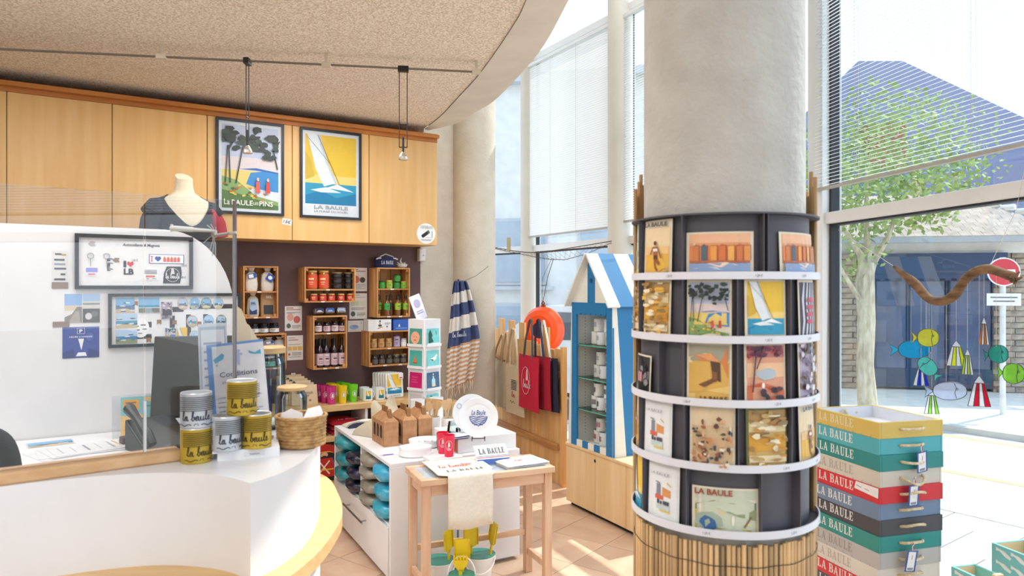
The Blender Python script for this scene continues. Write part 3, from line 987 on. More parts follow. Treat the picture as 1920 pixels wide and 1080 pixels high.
tree(4.86, 9.8, 'pale-trunked street tree in leaf seen through the street window',
     [([(0, 0, 1.7), (.1, .02, 2.0), (.32, .05, 2.35), (.5, 0, 2.9)], .07), ([(0, 0, 1.75), (-.08, 0, 2.1), (-.3, 0, 2.45), (-.42, .1, 3.0)], .06), ([(-.03, 0, 1.4), (-.3, -.1, 1.75), (-.5, -.1, 2.1)], .045), ([(.03, 0, 1.9), (.05, .1, 2.5), (.1, .2, 3.4)], .06)],
     [(.1, 0, 3.4, 1.1, 1.0, 1.1), (.9, .2, 3.1, .8, .8, .7), (-.6, 0, 3.0, .8, .8, .9), (.5, .3, 2.62, .9, .6, .22), (-.1, .1, 2.15, .45, .5, .5)], 3000, 3,
     ([(0.02, 0, 0), (-.02, 0, .6), (0, 0, 1.2), (-.02, 0, 1.75), (0, 0, 2.0)], [.13, .11, .115, .12, .1]))
tree(9.0, 15.9, 'tall leafy tree rising behind the shop roof', [([(0, 0, 2.2), (.6, 0, 3.2), (.9, 0, 4.2)], .1)],
     [(0, 0, 4.6, 1.9, 1.5, 1.5), (-1.2, 0, 4.0, 1.3, 1.2, 1.1)], 2200, 5, ([(0, 0, 0), (0, 0, 2.5), (0, 0, 4.5)], [.2, .16, .07]))
# ------------------------------------------------------------------ wall cupboards, posters, track light
SB = [0, -.587, -1.177, -1.758, -2.33, -2.888, -3.47, -4.05, -4.64]
desc = ['with the round camera sticker on its door', 'behind the framed yacht poster', 'behind the framed pine tree poster', 'directly behind the dress form', 'second from the pine tree poster, plain', 'third from the pine tree poster, plain', 'fourth from the pine tree poster, plain', 'at the outer end of the row']
for i in range(8):
    wd = SB[i] - SB[i + 1]
    t = thing('wall_cupboard', f'maple veneer wall cupboard {desc[i]}', 'cupboard', W.p(SB[i + 1], 0, 1.90), W.a, 'maple wall cupboards under the ceiling')
    b = MB()
    b.box(0, wd, 0.022, 0.33, 0, 0.84)
    b.build('body', MAPLE, t)
    b = MB()
    b.box(0.0025, wd - 0.0025, 0, 0.02, 0.0, 0.84)
    b.build('door', MAPLE, t, bevel=0.0015)
t = thing('cornice', 'orange-brown stepped wooden cornice running along the top of the wall cupboards', 'cornice', W.p(SB[8], 0, 2.742), W.a)
b = MB()
b.box(0, 4.64, 0.0, 0.32, 0, 0.028)
b.build('lower_step', MAPLED, t)
b = MB()
b.box(0, 4.64, -0.045, 0.32, 0.028, 0.058)
b.build('upper_step', MAPLED, t, bevel=0.004)

def framed(px0, px1, py0, py1, label, art, texts, off=0.0):
    s0, _ = W.hit(px0, 300, 0.02)
    s1, _ = W.hit(px1, 300, 0.02)
    pm = (px0 + px1) / 2
    _, z1 = W.hit(pm, py0, 0.02)
    _, z0 = W.hit(pm, py1, 0.02)
    w, h = s1 - s0, z1 - z0
    t = thing('framed_poster', label, 'poster', W.p((s0 + s1) / 2, 0, z0), W.a)
    b = MB()
    f = 0.018
    for q in ((-w / 2, w / 2, -0.02, 0, 0, f), (-w / 2, w / 2, -0.02, 0, h - f, h), (-w / 2, -w / 2 + f, -0.02, 0, f, h - f), (w / 2 - f, w / 2, -0.02, 0, f, h - f)):
        b.box(*q)
    b.build('frame', mat('black_frame', '1e2128', 0.4), t)
    b = MB()
    b.box(-w / 2 + f, w / 2 - f, -0.008, 0, f, h - f, 'e6e8ec')
    fn = front(w - 2 * f, h - 2 * f, 0.008, 0, f)
    k = b.art(art, fn)
    for body, x, y, hh, c, ww, bold, kw in texts:
        b.text(body, fn, x, y, hh, c, k + 2, ww, bold, **kw)
    b.build('print', PRINT, t)
    b = MB()
    b.add([(-w / 2 + f, -0.0165, f), (w / 2 - f, -0.0165, f), (w / 2 - f, -0.0165, h - f), (-w / 2 + f, -0.0165, h - f)], [(0, 1, 2, 3)])
    b.build('glazing', PANE, t)
    return t
framed(405, 533, 226, 402, 'framed poster of dark pines above a blue bay, lettered La Baule les Pins', inset(a_pines(1), .035, .05), [('La', .12, .07, .06, 'f2efe6', .09, .01, {}), ('BAULE', .36, .07, .055, 'f2efe6', .33, .012, {}), ('LES', .575, .08, .03, 'f2efe6', .08, .006, {}), ('PINS', .74, .07, .055, 'f2efe6', .22, .012, {})])
framed(563, 678, 244, 410, 'framed poster of a white yacht sail on yellow sky, lettered La Baule', into(a_sail(), .05, .14, .95, .96), [('LA BAULE', .5, .085, .04, 'a9adb0', .6, .03, {}), ('LA PLAGE DU SOLEIL', .5, .045, .022, '9a9ea2', .6, .012, {})])
s, z = W.hit(538, 416, 0)
t = thing('price_note', 'small white handwritten 15 euro price note under the pine poster', 'price tag', W.p(s, 0.0005, z), W.a)
b = MB().at(0, 0, 0, ry=radians(8))
b.box(-.035, .035, -.001, 0, -.022, .022, 'f4f2ee')
b.text('15€', front(1, 1, .001), .5, -.012, .026, '1c1c20', shear=.3)
b.build('note', PRINT, t)
s, z = W.hit(799, 438, 0)
t = thing('camera_notice', 'round white sticker with a black surveillance camera on a cupboard door', 'sticker', W.p(s, 0, z), W.a)
b = MB()
fn = front(1, 1, .0012, -.0, 0)
c2 = lambda u, v, k: (u, -.0012 - k * .0003, v)
b.slab(ell(0, 0, .083, .083, 36), -.0012, 0, 'f3f3f1')
b.art([('1c1c1e', [(-.04, -.012), (.02, .03), (.035, .008), (-.024, -.034)]), ('5c5c60', [(.005, .02), (.02, .03), (.035, .008), (.02, -.002)]), ('1c1c1e', [(-.045, -.018), (-.036, -.012), (-.024, -.03), (-.033, -.036)]),
       ('1c1c1e', rect(.05, -.03, .054, .02)), ('9a9a9a', rect(-.01, -.033, .05, -.031)), ('8a8a8a', rect(-.05, -.05, .05, -.047)), ('8a8a8a', rect(-.04, -.058, .04, -.055))], c2)
b.text('ETABLISSEMENT SOUS', c2, 0, .053, .009, '1c1c1e', w=.10)
b.text('VIDEO SURVEILLANCE', c2, 0, .041, .009, '1c1c1e', w=.11)
b.build('sticker', PRINT, t)
s, z = W.hit(790, 478, -0.30)
t = thing('alarm_sensor', 'small white alarm sensor box high on the corner of the brown wall', 'sensor', W.p(s, -0.30, z - .055), W.a)
b = MB()
b.box(-.03, .03, -.03, .03, 0, .11)
b.build('housing', WHITEP, t, bevel=.008)
b = MB().at(0.005, -.031, .05, rx=pi / 2)
b.lathe([(.006, 0), (.004, .003)], 10, '7a8cff')
b.build('indicator', PRINT, t)

A, B = Py(-60, 88, 3.70), Py(897, 133.5, 4.12)
A.z = B.z = 2.795
d = (B - A)
L = d.length
ta2 = atan2(d.y, d.x)
t = thing('track_rail', 'thin twin-wire lighting track running under the beige ceiling', 'light track', A, ta2)
b = MB()
for y in (-.008, .008):
    b.tube([(0, y, 0), (L, y, 0)], .004, 8)
b.build('rail', mat('track_metal', '8a8378', 0.4, 0.5), t)
for px in (303, 612, 893):
    u = (px - 960) / F
    k = (u * A.y - A.x) / (d.x - u * d.y) * L
    b = MB()
    b.box(k - .025, k + .025, -.018, .018, -.012, .012)
    b.box(k - .008, k + .008, -.008, .008, .012, .065)
    b.build('mount', mat('cream_plastic', 'ddd2bf', 0.6), t)
for px, z1, ry, lab in ((464, 288, pi / 2 * .92, 'black pendant spotlight hanging in front of the pine tree poster'), (756, 300, 0, 'black twin-rod pendant spotlight hanging past the yacht poster')):
    u = (px - 960) / F
    k = (u * A.y - A.x) / (d.x - u * d.y)
    p = A + d * k
    zb = CZ - (z1 - 540) / F * p.y
    h = p.z - zb
    t = thing('pendant_spotlight', lab, 'lamp', (p.x, p.y, zb), ta2 + ry)
    b = MB()
    b.box(-.03, .03, -.014, .014, h - .02, h + .012)
    b.build('connector', BLACKP, t)
    b = MB()
    for x in (-.022, .022):
        b.tube([(x, 0, .07), (x, 0, h - .02)], .0028, 6)
    for z in (.072, .20):
        b.tube([(-.022, 0, z), (.022, 0, z)], .003, 6)
    b.tube([(0, 0, .035), (0, 0, .13)], .006, 8)
    b.build('hanger', BLACKP, t)
    b = MB()
    b.lathe([(.006, .045), (.012, .04), (.024, .018), (.027, .004), (.024, 0)], 18)
    b.build('reflector', mat('lamp_metal', 'd8d4cc', 0.25, 0.7), t)
    b = MB()
    b.lathe([(.0, .006), (.021, .004), (.021, 0.001)], 16)
    b.build('bulb', mat('lit_bulb', 'fff4dc', emit='fff0d0', estr=8), t)
    light('pendant_light', 'SPOT', (p.x, p.y, zb - .01), 6, (1, .93, .82), (0, 0, -1), spot_size=1.4, spot_blend=.6, shadow_soft_size=.02)

# ------------------------------------------------------------------ crates on the brown wall with their goods
OFF = -0.15
def W2(px, py, off=OFF):
    return W.hit(px, py, off)
def crate(px0, px1, py0, py1, pyh, label):
    pm = (px0 + px1) / 2
    s0, s1 = W2(px0, 560)[0], W2(px1, 560)[0]
    z1, z0 = W2(pm, py0)[1], W2(pm, py1)[1]
    zh = W2(pm, pyh)[1]
    w, h, hs = s1 - s0, z1 - z0, zh - z0
    t = thing('wall_crate', label, 'crate', W.p(s0, OFF, z0), W.a)
    D, e = 0.18, 0.011
    b = MB(); b.box(0, w, 0, D, 0, e); b.build('bottom_board', PINEH, t, bevel=.001)
    b = MB(); b.box(0, w, 0, D, h - e, h); b.build('top_board', PINEH, t, bevel=.001)
    for x in (0, w - e):
        for y0, y1 in ((0, .055), (.062, .118), (.125, .18)):
            b = MB(); b.box(x, x + e, y0, y1, e, h - e); b.build('side_slat', PINE, t, bevel=.001)
    for x in (e, w - e - .02):
        for z in (e, h - e - .02):
            b = MB(); b.box(x, x + .02, .012, .03, z, z + .02); b.build('corner_block', PINE, t)
    n = max(2, int(w / .09))
    for i in range(n):
        b = MB(); b.box(e + (w - 2 * e) * i / n, e + (w - 2 * e) * (i + 1) / n - .004, D - .008, D, e, h - e); b.build('back_slat', PINE, t)
    b = MB(); b.box(e, w - e, .006, D - .008, hs - .011, hs); b.build('shelf_board', PINEH, t, bevel=.001)
    for z, xs in ((hs - .0105, (.45,)), (.001, (.35, .7))):
        for x in xs:
            b = MB(); b.box(w * x - .014, w * x + .014, -.002, 0.006, z, z + .009, 'f0efe9'); b.build('price_label', PRINT, t)
    return (s0, s1, z0 + e, z0 + hs, z0 + h)
def jar(s, z, off, r, h, body, lid, label, lcol='e8e4da', cat='jar', name='jar', lh=.55, group=None, lettering=None, glass=GLOSS, lz=.12, lidh=None):
    lidh = lidh or h * .17
    t = thing(name, label, cat, W.p(s, off, z), W.a + rnd.uniform(-.1, .1), group)
    b = MB()
    b.lathe([(r * .93, 0), (r, r * .12), (r, (h - lidh) * .9), (r * .88, h - lidh)], 20, body)
    b.build('body', glass, t)
    b = MB()
    b.lathe([(r * .93, h - lidh), (r * .95, h - lidh * .2), (r * .88, h)], 20, lid)
    b.build('lid', GLOSS, t)
    if lcol:
        b = MB()
        z0 = h * lz
        b.lathe([(r * 1.015, z0), (r * 1.015, z0 + (h - lidh) * lh)], 20, lcol)
        fn = wrap(r * 1.02, 1, z0)
        hh = (h - lidh) * lh
        if not lettering and r > .024:
            ink = '6a5a4a' if lcol not in ('e2552c', 'd8402e') else 'f4d8b0'
            b.art(strips([(ink, rect(-r * .5, hh * .62, r * .5, hh * .76)), (ink, rect(-r * .4, hh * .4, r * .4, hh * .46)), (ink, rect(-r * .3, hh * .25, r * .3, hh * .3))], 4), wrap(r * 1.02, 1, z0, -.4, .0001))
        if lettering:
            b.text(lettering, fn, 0, hh * .5, hh * .22, '2a2a30', w=r * 1.2)
            b.art(strips([('4a4a50', rect(-r * .5, hh * .25, r * .5, hh * .3)), ('4a4a50', rect(-r * .35, hh * .12, r * .35, hh * .16))]), fn)
        b.build('label', PRINT, t)
    return t
def bottle(s, z, off, r, h, body, cap, lcol, label, group=None, neck=.3, lz=.08, lh=.4, art=None):
    t = thing('bottle', label, 'bottle', W.p(s, off, z), W.a, group)
    b = MB()
    b.lathe([(r * .92, 0), (r, .005), (r, h * (1 - neck) * .85), (r * .8, h * (1 - neck) * .95), (r * .38, h * (1 - neck) * 1.08), (r * .34, h * .99)], 18, body)
    b.build('body', GLOSS, t)
    b = MB()
    b.lathe([(r * .42, h * .74), (r * .43, h * .99), (r * .3, h)], 14, cap)
    b.build('cap', GLOSS, t)
    b = MB()
    b.lathe([(r * 1.015, h * lz), (r * 1.015, h * (lz + lh))], 18, lcol)
    fn = wrap(r * 1.02, 1, h * lz)
    for i, q in enumerate((.72, .5, .3, .16)):
        b.art(strips([('5a3a44' if lcol != '3fae3c' else 'e8f0d8', rect(-r * (.6 - .1 * (i % 2)), h * lh * q, r * (.6 - .1 * (i % 2)), h * lh * (q + (.12 if i == 1 else .03))))]), fn)
    b.build('label', PRINT, t)
    return t
def sack(s, z, off, w, h, col, label, lcol, lab2, tie=True, mo=None, name='food_sack', flat=False, word=None):
    t = thing(name, label, 'food bag', W.p(s, off, z), W.a + rnd.uniform(-.12, .12))
    b = MB()
    r = random.Random(int(s * 1000))
    prof = [(.88, 0), (1.0, .06), (1.02, .3), (.97, .55), (.9, .72), (.55, .8), (.34, .84), (.5, .92), (.62, 1.0)] if tie else [(.96, 0), (1, .04), (1.0, .5), (.98, .9), (.97, 1.0)]
    n = 20
    vs = []
    for f, q in prof:
        for i in range(n):
            a = 2 * pi * i / n
            g = 1 + (.06 * sin(5 * a + q * 9 + r.random()) if q > .1 else 0)
            tk = (.62 if tie else .45 * (1 - .75 * q))
            vs.append((w / 2 * f * g * math.copysign(abs(cos(a)) ** .7, cos(a)), w / 2 * f * g * tk * math.copysign(abs(sin(a)) ** .7, sin(a)), h * q))
    k = len(prof)
    b.add(vs, [[j * n + i, j * n + (i + 1) % n, (j + 1) * n + (i + 1) % n, (j + 1) * n + i] for j in range(k - 1) for i in range(n)] + [list(range(n))[::-1], list(range((k - 1) * n, k * n))], col)
    b.build('bag', mo or CLOTH, t, smooth=60)
    b = MB()
    y = -w / 2 * (.66 if tie else .46)
    if lab2 == 'band':
        b.at(0, y - .004, h * .55, ry=radians(-12))
        b.box(-w * .36, w * .36, -.003, .0, 0, h * .2, '2f52a8')
        b.box(-w * .3, w * .1, -.004, -.003, h * .02, h * .17, 'f2f2f2')
    elif lab2 == 'tag':
        b.at(0, y - .006, h * .44, ry=radians(30))
        b.box(-w * .3, w * .3, -.003, 0, 0, h * .3, '2f52a8')
        b.art([('f4f4f4', ell(0, h * .15, w * .18, w * .16))], lambda u, v, k: (u, -.0032 - k * .0003, v))
    else:
        b.box(-w * .3, w * .3, y - .004, y + .02, h * .1, h * (.68 if lab2 == 'tall' else .45), lcol)
        if lab2 == 'tall':
            b.art([('1f3d6e', [(-w * .3, h * .1), (w * .3, h * .1), (w * .3, h * .3), (-.1 * w, h * .24), (-w * .3, h * .34)]), ('e8eef2', blob(0, h * .33, w * .14, h * .03))] if False else [('1f3d6e', [(-w * .3, h * .1), (w * .3, h * .1), (w * .3, h * .3), (-w * .1, h * .22), (-w * .3, h * .32)])], lambda u, v, k: (u, y - .0045 - k * .0003, v))
    if word:
        b.text(word, lambda u, v, k: (u, y - .012, v), 0, h * (.5 if lab2 == 'tall' else .72), h * .09, '1f2f4a' if lab2 == 'tall' else 'f0e6d4', w=w * .42, bold=.02)
    b.build('label', PRINT, t)
    if tie:
        b = MB()
        b.lathe([(w * .2, h * .81), (w * .2, h * .86)], 12, 'b8a07a')
        b.build('tie', PAINT, t)
    return t
def sat(px, off=-.22):
    return W2(px, 560, off)[0]

s0, s1, zb, zs, zt = crate(456, 522, 499, 597, 546, 'pine wall crate of salt sacks, topmost beside the acrylic screen')
sack(sat(471), zs, -.22, .085, .175, 'e9e3d8', 'white cloth salt sack with a blue band round its neck', 'ffffff', 'band')
sack(sat(501), zs, -.22, .09, .175, 'e4ddd0', 'white cloth salt sack with a tilted blue tag', 'ffffff', 'tag')
sack(sat(474), zb, -.22, .085, .185, 'd9cdb8', 'clear bag of sea salt with a pale blue label reading SEL', 'a9c4de', 'tall', mo=GLOSS, word='SEL')
sack(sat(503), zb, -.23, .11, .19, 'c49a68', 'brown stand-up pouch lettered SEL with a dark label', '33383e', 'low', tie=False, mo=PAINT, word='SEL')

s0, s1, zb, zs, zt = crate(571, 667, 501, 567, 542, 'wide pine wall crate with orange soup jars above and red jars below')
for i, px in enumerate((585, 607)):
    jar(sat(px), zs, -.22, .042, .145, 'b5602a', 'd9b45a', f'tall orange fish soup jar, {"outer" if i == 0 else "inner"} one of the pair beside the black tins', 'e2552c', lh=.75, lz=.08, group='tall soup jars', lidh=.016)
for i, px in enumerate((632, 653)):
    for j in range(3):
        jar(sat(px), zs + .044 * j, -.22, .042 if i == 0 else .034, .043, '26262a', ('c9b880' if j == 2 else '3a3a3c'), f'small black tin, {("bottom", "middle", "top")[j]} of the {("wider", "narrower")[i]} stack of three', '141416', 'tin', 'tin_can', lh=.6, group='stacked black tins', lidh=.007)
for i, px in enumerate((587, 604, 620, 638, 655)):
    jar(sat(px), zb, -.20, .028, .056, '9a4426', 'e0c48a', f'small squat red-labelled jar on the lower shelf, {ORD[i]} counting towards the window', 'd8402e', lh=.8, lz=.05, group='small red jars in the wide crate', lidh=.008)

s0, s1, zb, zs, zt = crate(587, 651, 592, 692, 624, 'tall pine wall crate holding dark syrup bottles')
for i, px in enumerate((596, 612, 627, 641)):
    jar(sat(px), zs, -.21, .0285, .088 if i % 2 == 0 else .082, '3a1f2a', '17171a', f'dark jam jar with pink label above the syrup bottles, {ORD[i]} counting towards the window', 'd9b8bc' if i % 2 else 'e0ccd0', lh=.6, group='jam jars above the syrup bottles', lettering='JAM' if False else None)
for i, px in enumerate((594, 606, 624)):
    bottle(sat(px, -.27), zb, -.275, .027, .215, '241418', '141416', 'cfaeb4', f'dark syrup bottle in the back row of the tall crate, {ORD[i]} counting towards the window', 'syrup bottles')
for i, px in enumerate((600, 612, 627, 641)):
    bottle(sat(px, -.20), zb, -.205, .027, .225, '2a161c', '141416', 'd8bcc0', f'dark syrup bottle with pink label in the front row, {ORD[i]} counting towards the window', 'syrup bottles')
for i, px in enumerate((597, 617, 638)):
    t = thing('clip_tin', ('dark navy', 'blue seascape', 'silver')[i] + ' hinged sweet tin on the syrup crate', 'tin', W.p(sat(px, -.23) , -.215, zt), W.a)
    b = MB().at(0, 0, 0, rx=radians(-18))
    b.box(-.038, .038, -.03, .03, .012, .058, 'b9bcc4')
    b.build('case', METAL, t, bevel=.012)
    b = MB().at(0, 0, 0, rx=radians(-18))
    b.add([(-.03, -.0305, .02), (.03, -.0305, .02), (.03, -.0305, .053), (-.03, -.0305, .053)], [(0, 1, 2, 3)], ('1c2850', '3f62b0', 'b8c8dc')[i])
    b.art([('e8ecf4', rect(-.014, .03, .014, .034)), (('e8ecf4', '8fb4e0', '5a7aa0')[i], [(-.022, .022), (.022, .022), (.022, .026), (0, .03), (-.022, .027)])], lambda u, v, k: (u, -.031 - k * .0003, v))
    b.build('lid_picture', PRINT, t)

s0, s1, zb, zs, zt = crate(707, 769, 502, 595, 541, 'pine wall crate with bright green jars and amber bottles')
for i, (px, c, h) in enumerate(((716, '2f9a34', .062), (730, '9ab83a', .068), (744, '2f9a34', .058), (757, '7fb82e', .06))):
    jar(sat(px), zs, -.22, .0265, h, c, 'd8c060' if i % 2 else '2c3a2c', f'green-labelled spread jar in the green crate, {ORD[i]} counting towards the window', ('3fae3c', 'a8c84a', '2f9a44', '86c43a')[i], group='green jars', lidh=.009)
jar(sat(745), zs + .058, -.22, .0265, .06, '2f9a34', '2c3a2c', 'green-labelled spread jar perched on top of another in the green crate', '38a84a', group='green jars', lidh=.009)
for i, px in enumerate((713, 723, 735, 743, 752, 758)):
    bottle(sat(px), zb, -.19 if i in (1, 3, 5) else -.25, .024, .175 - .01 * (i % 2), '7a4a1e', '2a2420', ('8fc43a', '3fae4c', '4a3a2a', 'a8c83a', '8fb83a', '9ac43a')[i], f'slim amber bottle with green label, {ORD[i]} counting towards the window', 'amber bottles in the green crate', neck=.25, lz=.3, lh=.32)

s0, s1, zb, zs, zt5 = crate(692, 775, 620, 686, 652, 'pine wall crate of honey and pate jars partly behind the card tower')
for i, px in enumerate((700, 714, 728)):
    jar(sat(px), zs, -.21, .0265, .075, 'b98a52', 'd0a060', f'kraft-coloured jar with gold lid on the upper shelf, {ORD[i]} counting towards the window', 'c49a64', group='kraft-labelled jars', lidh=.011)
jar(sat(743), zs, -.21, .027, .1, '4a3a5a', '5a4a6a', 'tall patterned violet and white tin beside the kraft jars', 'b8a8c8', 'tin', 'tin_can', lh=.9, lz=.03, lidh=.006)
jar(sat(756), zs, -.21, .024, .07, 'd8d8d8', 'b8b8b8', 'small white jar at the end beside the violet tin', 'f0f0f0')
for i, px in enumerate((702, 715, 729, 742, 755)):
    jar(sat(px), zb, -.21, .0275, .08, '3a332c', ('2a2a2c', '2a2a2c', '3a342a', '8a7248', '8a7248')[i], f'dark pate jar with grey label on the lower shelf, {ORD[i]} counting towards the window', '5f5a54', group='dark pate jars', lh=.5, lidh=.015)
for i in range(5):
    s = sat(689, -.17) + .013 * i
    t = thing('gift_box', f'thin white boxed game in the row on the honey crate, {ORD[i]} from the syrup crate', 'box', W.p(s, -.2, zt5), W.a, 'row of thin white boxes')
    b = MB(); b.box(0, .012, -.05, .06, 0, .092, 'e6e4e0'); b.build('carton', PAINT, t, bevel=.001)
t = thing('gift_box', 'white box printed with a small anchor picture, at the front of the honey crate top', 'box', W.p(sat(689, -.16) + .066, -.155, zt5), W.a)
b = MB(); b.box(0, .135, 0, .05, 0, .093, 'ebe9e6')
b.art([('2a3440', rect(.035, .05, .041, .078)), ('2a3440', ell(.038, .08, .008, .006)), ('2a3440', [(.02, .05), (.056, .05), (.048, .036), (.028, .036)]), ('c8843c', line(.018, .02, .06, .034, .008)), ('2a3440', rect(.078, .06, .125, .064)), ('6a7078', rect(.078, .048, .118, .051)), ('2a3440', ell(.098, .034, .006, .006))], lambda u, v, k: (u, -k * .0003, v))
b.build('carton', PRINT, t)
t = thing('gift_box', 'bright blue boxed game beside the white boxes on the honey crate', 'box', W.p(sat(738, -.16), -.16, zt5), W.a)
b = MB(); b.box(0, .14, 0, .08, 0, .09, '2f5fb8')
b.art([('e8eef8', [(.04, .03), (.05, .055), (.06, .03)]), ('7fb4f0', rect(.02, .015, .12, .02))], lambda u, v, k: (u, -k * .0003, v))
b.build('carton', PRINT, t)

s0, s1, zb, zs, zt = crate(465, 537, 626, 693, 660, 'pine wall crate of sweets lowest beside the acrylic screen')
for i, px in enumerate((476, 494, 514)):
    jar(sat(px), zt, -.22, .036, .078, '2a2a2c', '141416', f'black-lidded jar with white label on the sweets crate, {ORD[i]} counting towards the window', 'e8e6e2', group='black-lidded jars on the crate', lh=.5, lidh=.022)
for i, px in enumerate((481, 504, 524)):
    sack(sat(px), zs, -.22, .082, .105, ('d9c4c0', 'dcd8d4', 'd4d0c8')[i], ('pink-tinted', 'blue-banded', 'plain white')[i] + ' little bag of sweets in the lowest crate', 'ece8e0', ('band', 'band', 'low')[i], mo=CLOTH)
jar(sat(482), zb, -.21, .03, .08, '7a8a3a', '2a2a2a', 'olive green tapenade jar in the lowest crate', '9ab03a', lh=.6)
t = jar(sat(504), zb, -.21, .046, .085, '2f3a3a', 'c8ccd0', 'wide clip-top jar with turquoise label in the lowest crate', '5fb8a4', lh=.5)
jar(sat(525), zb, -.2, .02, .075, '5a5a5a', '9a9a9e', 'small grey phial with white label in the lowest crate', 'b8bcc4', cat='bottle', name='phial', lh=.4)

# bucket bag and shell on the green crate
s, z = sat(720, -.24), None
z4 = W2(738, 502)[1]
t = thing('bucket_bag', 'navy fabric bucket lettered LA BAULE with white rope handles, on the green crate', 'bag', W.p(s, -.235, z4), W.a)
b = MB()
b.lathe([(.078, 0), (.082, .01), (.085, .085), (.08, .088), (.074, .02), (0, .015)], 26, '24305a')
serif(b, 'LA BAULE', wrap(.085, 1, 0), -.055, .028, .028, 'f0f0f4', 6, w=.11)
b.build('body', CLOTH, t)
b = MB()
for sx in (-1, 1):
    b.tube([(sx * .06 + .03 * cos(a), -.062, .066 + .012 * sin(a)) for a in [pi * i / 8 for i in range(9)]], .006, 6)
b.tube([(-.06, -.055, .088), (0, -.03, .112), (.06, -.055, .088)], .005, 6)
b.build('rope_handle', mat('white_rope', 'e4e2dc', 0.9, vs=90), t)
t = thing('shell_ornament', 'spiky white shell ornament on the green crate beside the bucket bag', 'ornament', W.p(sat(753, -.24), -.23, z4), W.a)
b = MB()
b.at(0, 0, .022)
b.ball(.045, .03, .022, 'e8e2d8', 14, 8)
for i in range(9):
    a = 2 * pi * i / 9
    b.at(0, 0, 0)
    b.tube([(.03 * cos(a), .02 * sin(a), .03), (.052 * cos(a), .035 * sin(a), .03 + .02 * (i % 2))], 0, 5, 'ded8cc', rs=[.008, .001])
b.tube([(-.005, 0, .035), (-.015, 0, .06), (-.005, 0, .085)], 0, 6, 'e8e2d8', rs=[.01, .006, .001])
b.build('shell', PAINT, t)

# information sheets
def sheet(px0, px1, py0, py1, label, shapes, off=-.329):
    sA, sB = W2(px0, 560, off)[0], W2(px1, 560, off)[0]
    pm = (px0 + px1) / 2
    zB, zA = W2(pm, py0, off)[1], W2(pm, py1, off)[1]
    t = thing('info_sheet', label, 'paper sheet', W.p((sA + sB) / 2, off, zA), W.a)
    b = MB()
    w, h = sB - sA, zB - zA
    b.box(-w / 2, w / 2, -.001, 0, 0, h, 'e6e2dc')
    b.art(shapes, front(w, h, .001))
    b.build('paper', PRINT, t)
T = lambda y, x0=.1, x1=.9, c='8a8684': (c, rect(x0, y, x1, y + .018))
hd = [('a84a3a', rect(.08, .84, .92, .87)), ('7a3a32', rect(.08, .91, .5, .94))]
sheet(534, 566, 574, 620, 'information sheet with two pink circles, between the upper crates', hd + [('e0a090', ell(.32, .55, .2, .15)), ('c8685c', ell(.7, .45, .2, .15)), ('5a6a5a', ell(.22, .2, .13, .1)), T(.2, .42), T(.15, .42), T(.1, .42, .8), T(.74), T(.7, .1, .6)])
sheet(538, 568, 629, 675, 'information sheet with yellow boxes, beside the tall syrup crate', [('a84a3a', rect(.1, .8, .7, .83)), ('b88a4a', rect(.1, .63, .8, .65)), ('e0b858', rect(.05, .4, .3, .55)), ('e0b858', rect(.35, .4, .62, .55)), ('e0b858', rect(.67, .4, .95, .55)), T(.3, .3), T(.25, .3), T(.2, .3), ('c85a3a', ell(.14, .24, .07, .05)), T(.12), T(.9, .1, .5, '7a3a32')])
sheet(655, 688, 502, 546, 'information sheet with a pink and a dark circle, beside the wide crate', hd + [('d8705c', ell(.36, .5, .22, .16)), ('4a4a44', ell(.74, .48, .16, .12)), T(.28), T(.22), T(.16, .1, .7), T(.1)])
sheet(655, 688, 550, 598, 'information sheet with a pale green table, above the syrup crate end', [T(.92, .1, .6, '7a8a5a'), T(.84, .1, .9, 'a8a098'), ('cdd8b4', rect(.1, .52, .3, .7)), ('cdd8b4', rect(.34, .52, .54, .7)), ('d8e0c4', rect(.58, .52, .9, .7)), T(.42), T(.37, .1, .8), ('4a5a4a', ell(.2, .2, .13, .1)), T(.22, .42), T(.17, .42), T(.12, .42, .8)])
sheet(652, 681, 601, 622, 'small landscape sheet with a blue drawing, beside the syrup crate', [('9ab4d4', ell(.4, .42, .3, .22)), ('7a98c4', ell(.48, .5, .16, .1)), T(.78, .05, .6), ('c8d4e0', ell(.86, .78, .08, .1)), T(.1, .1, .9)])

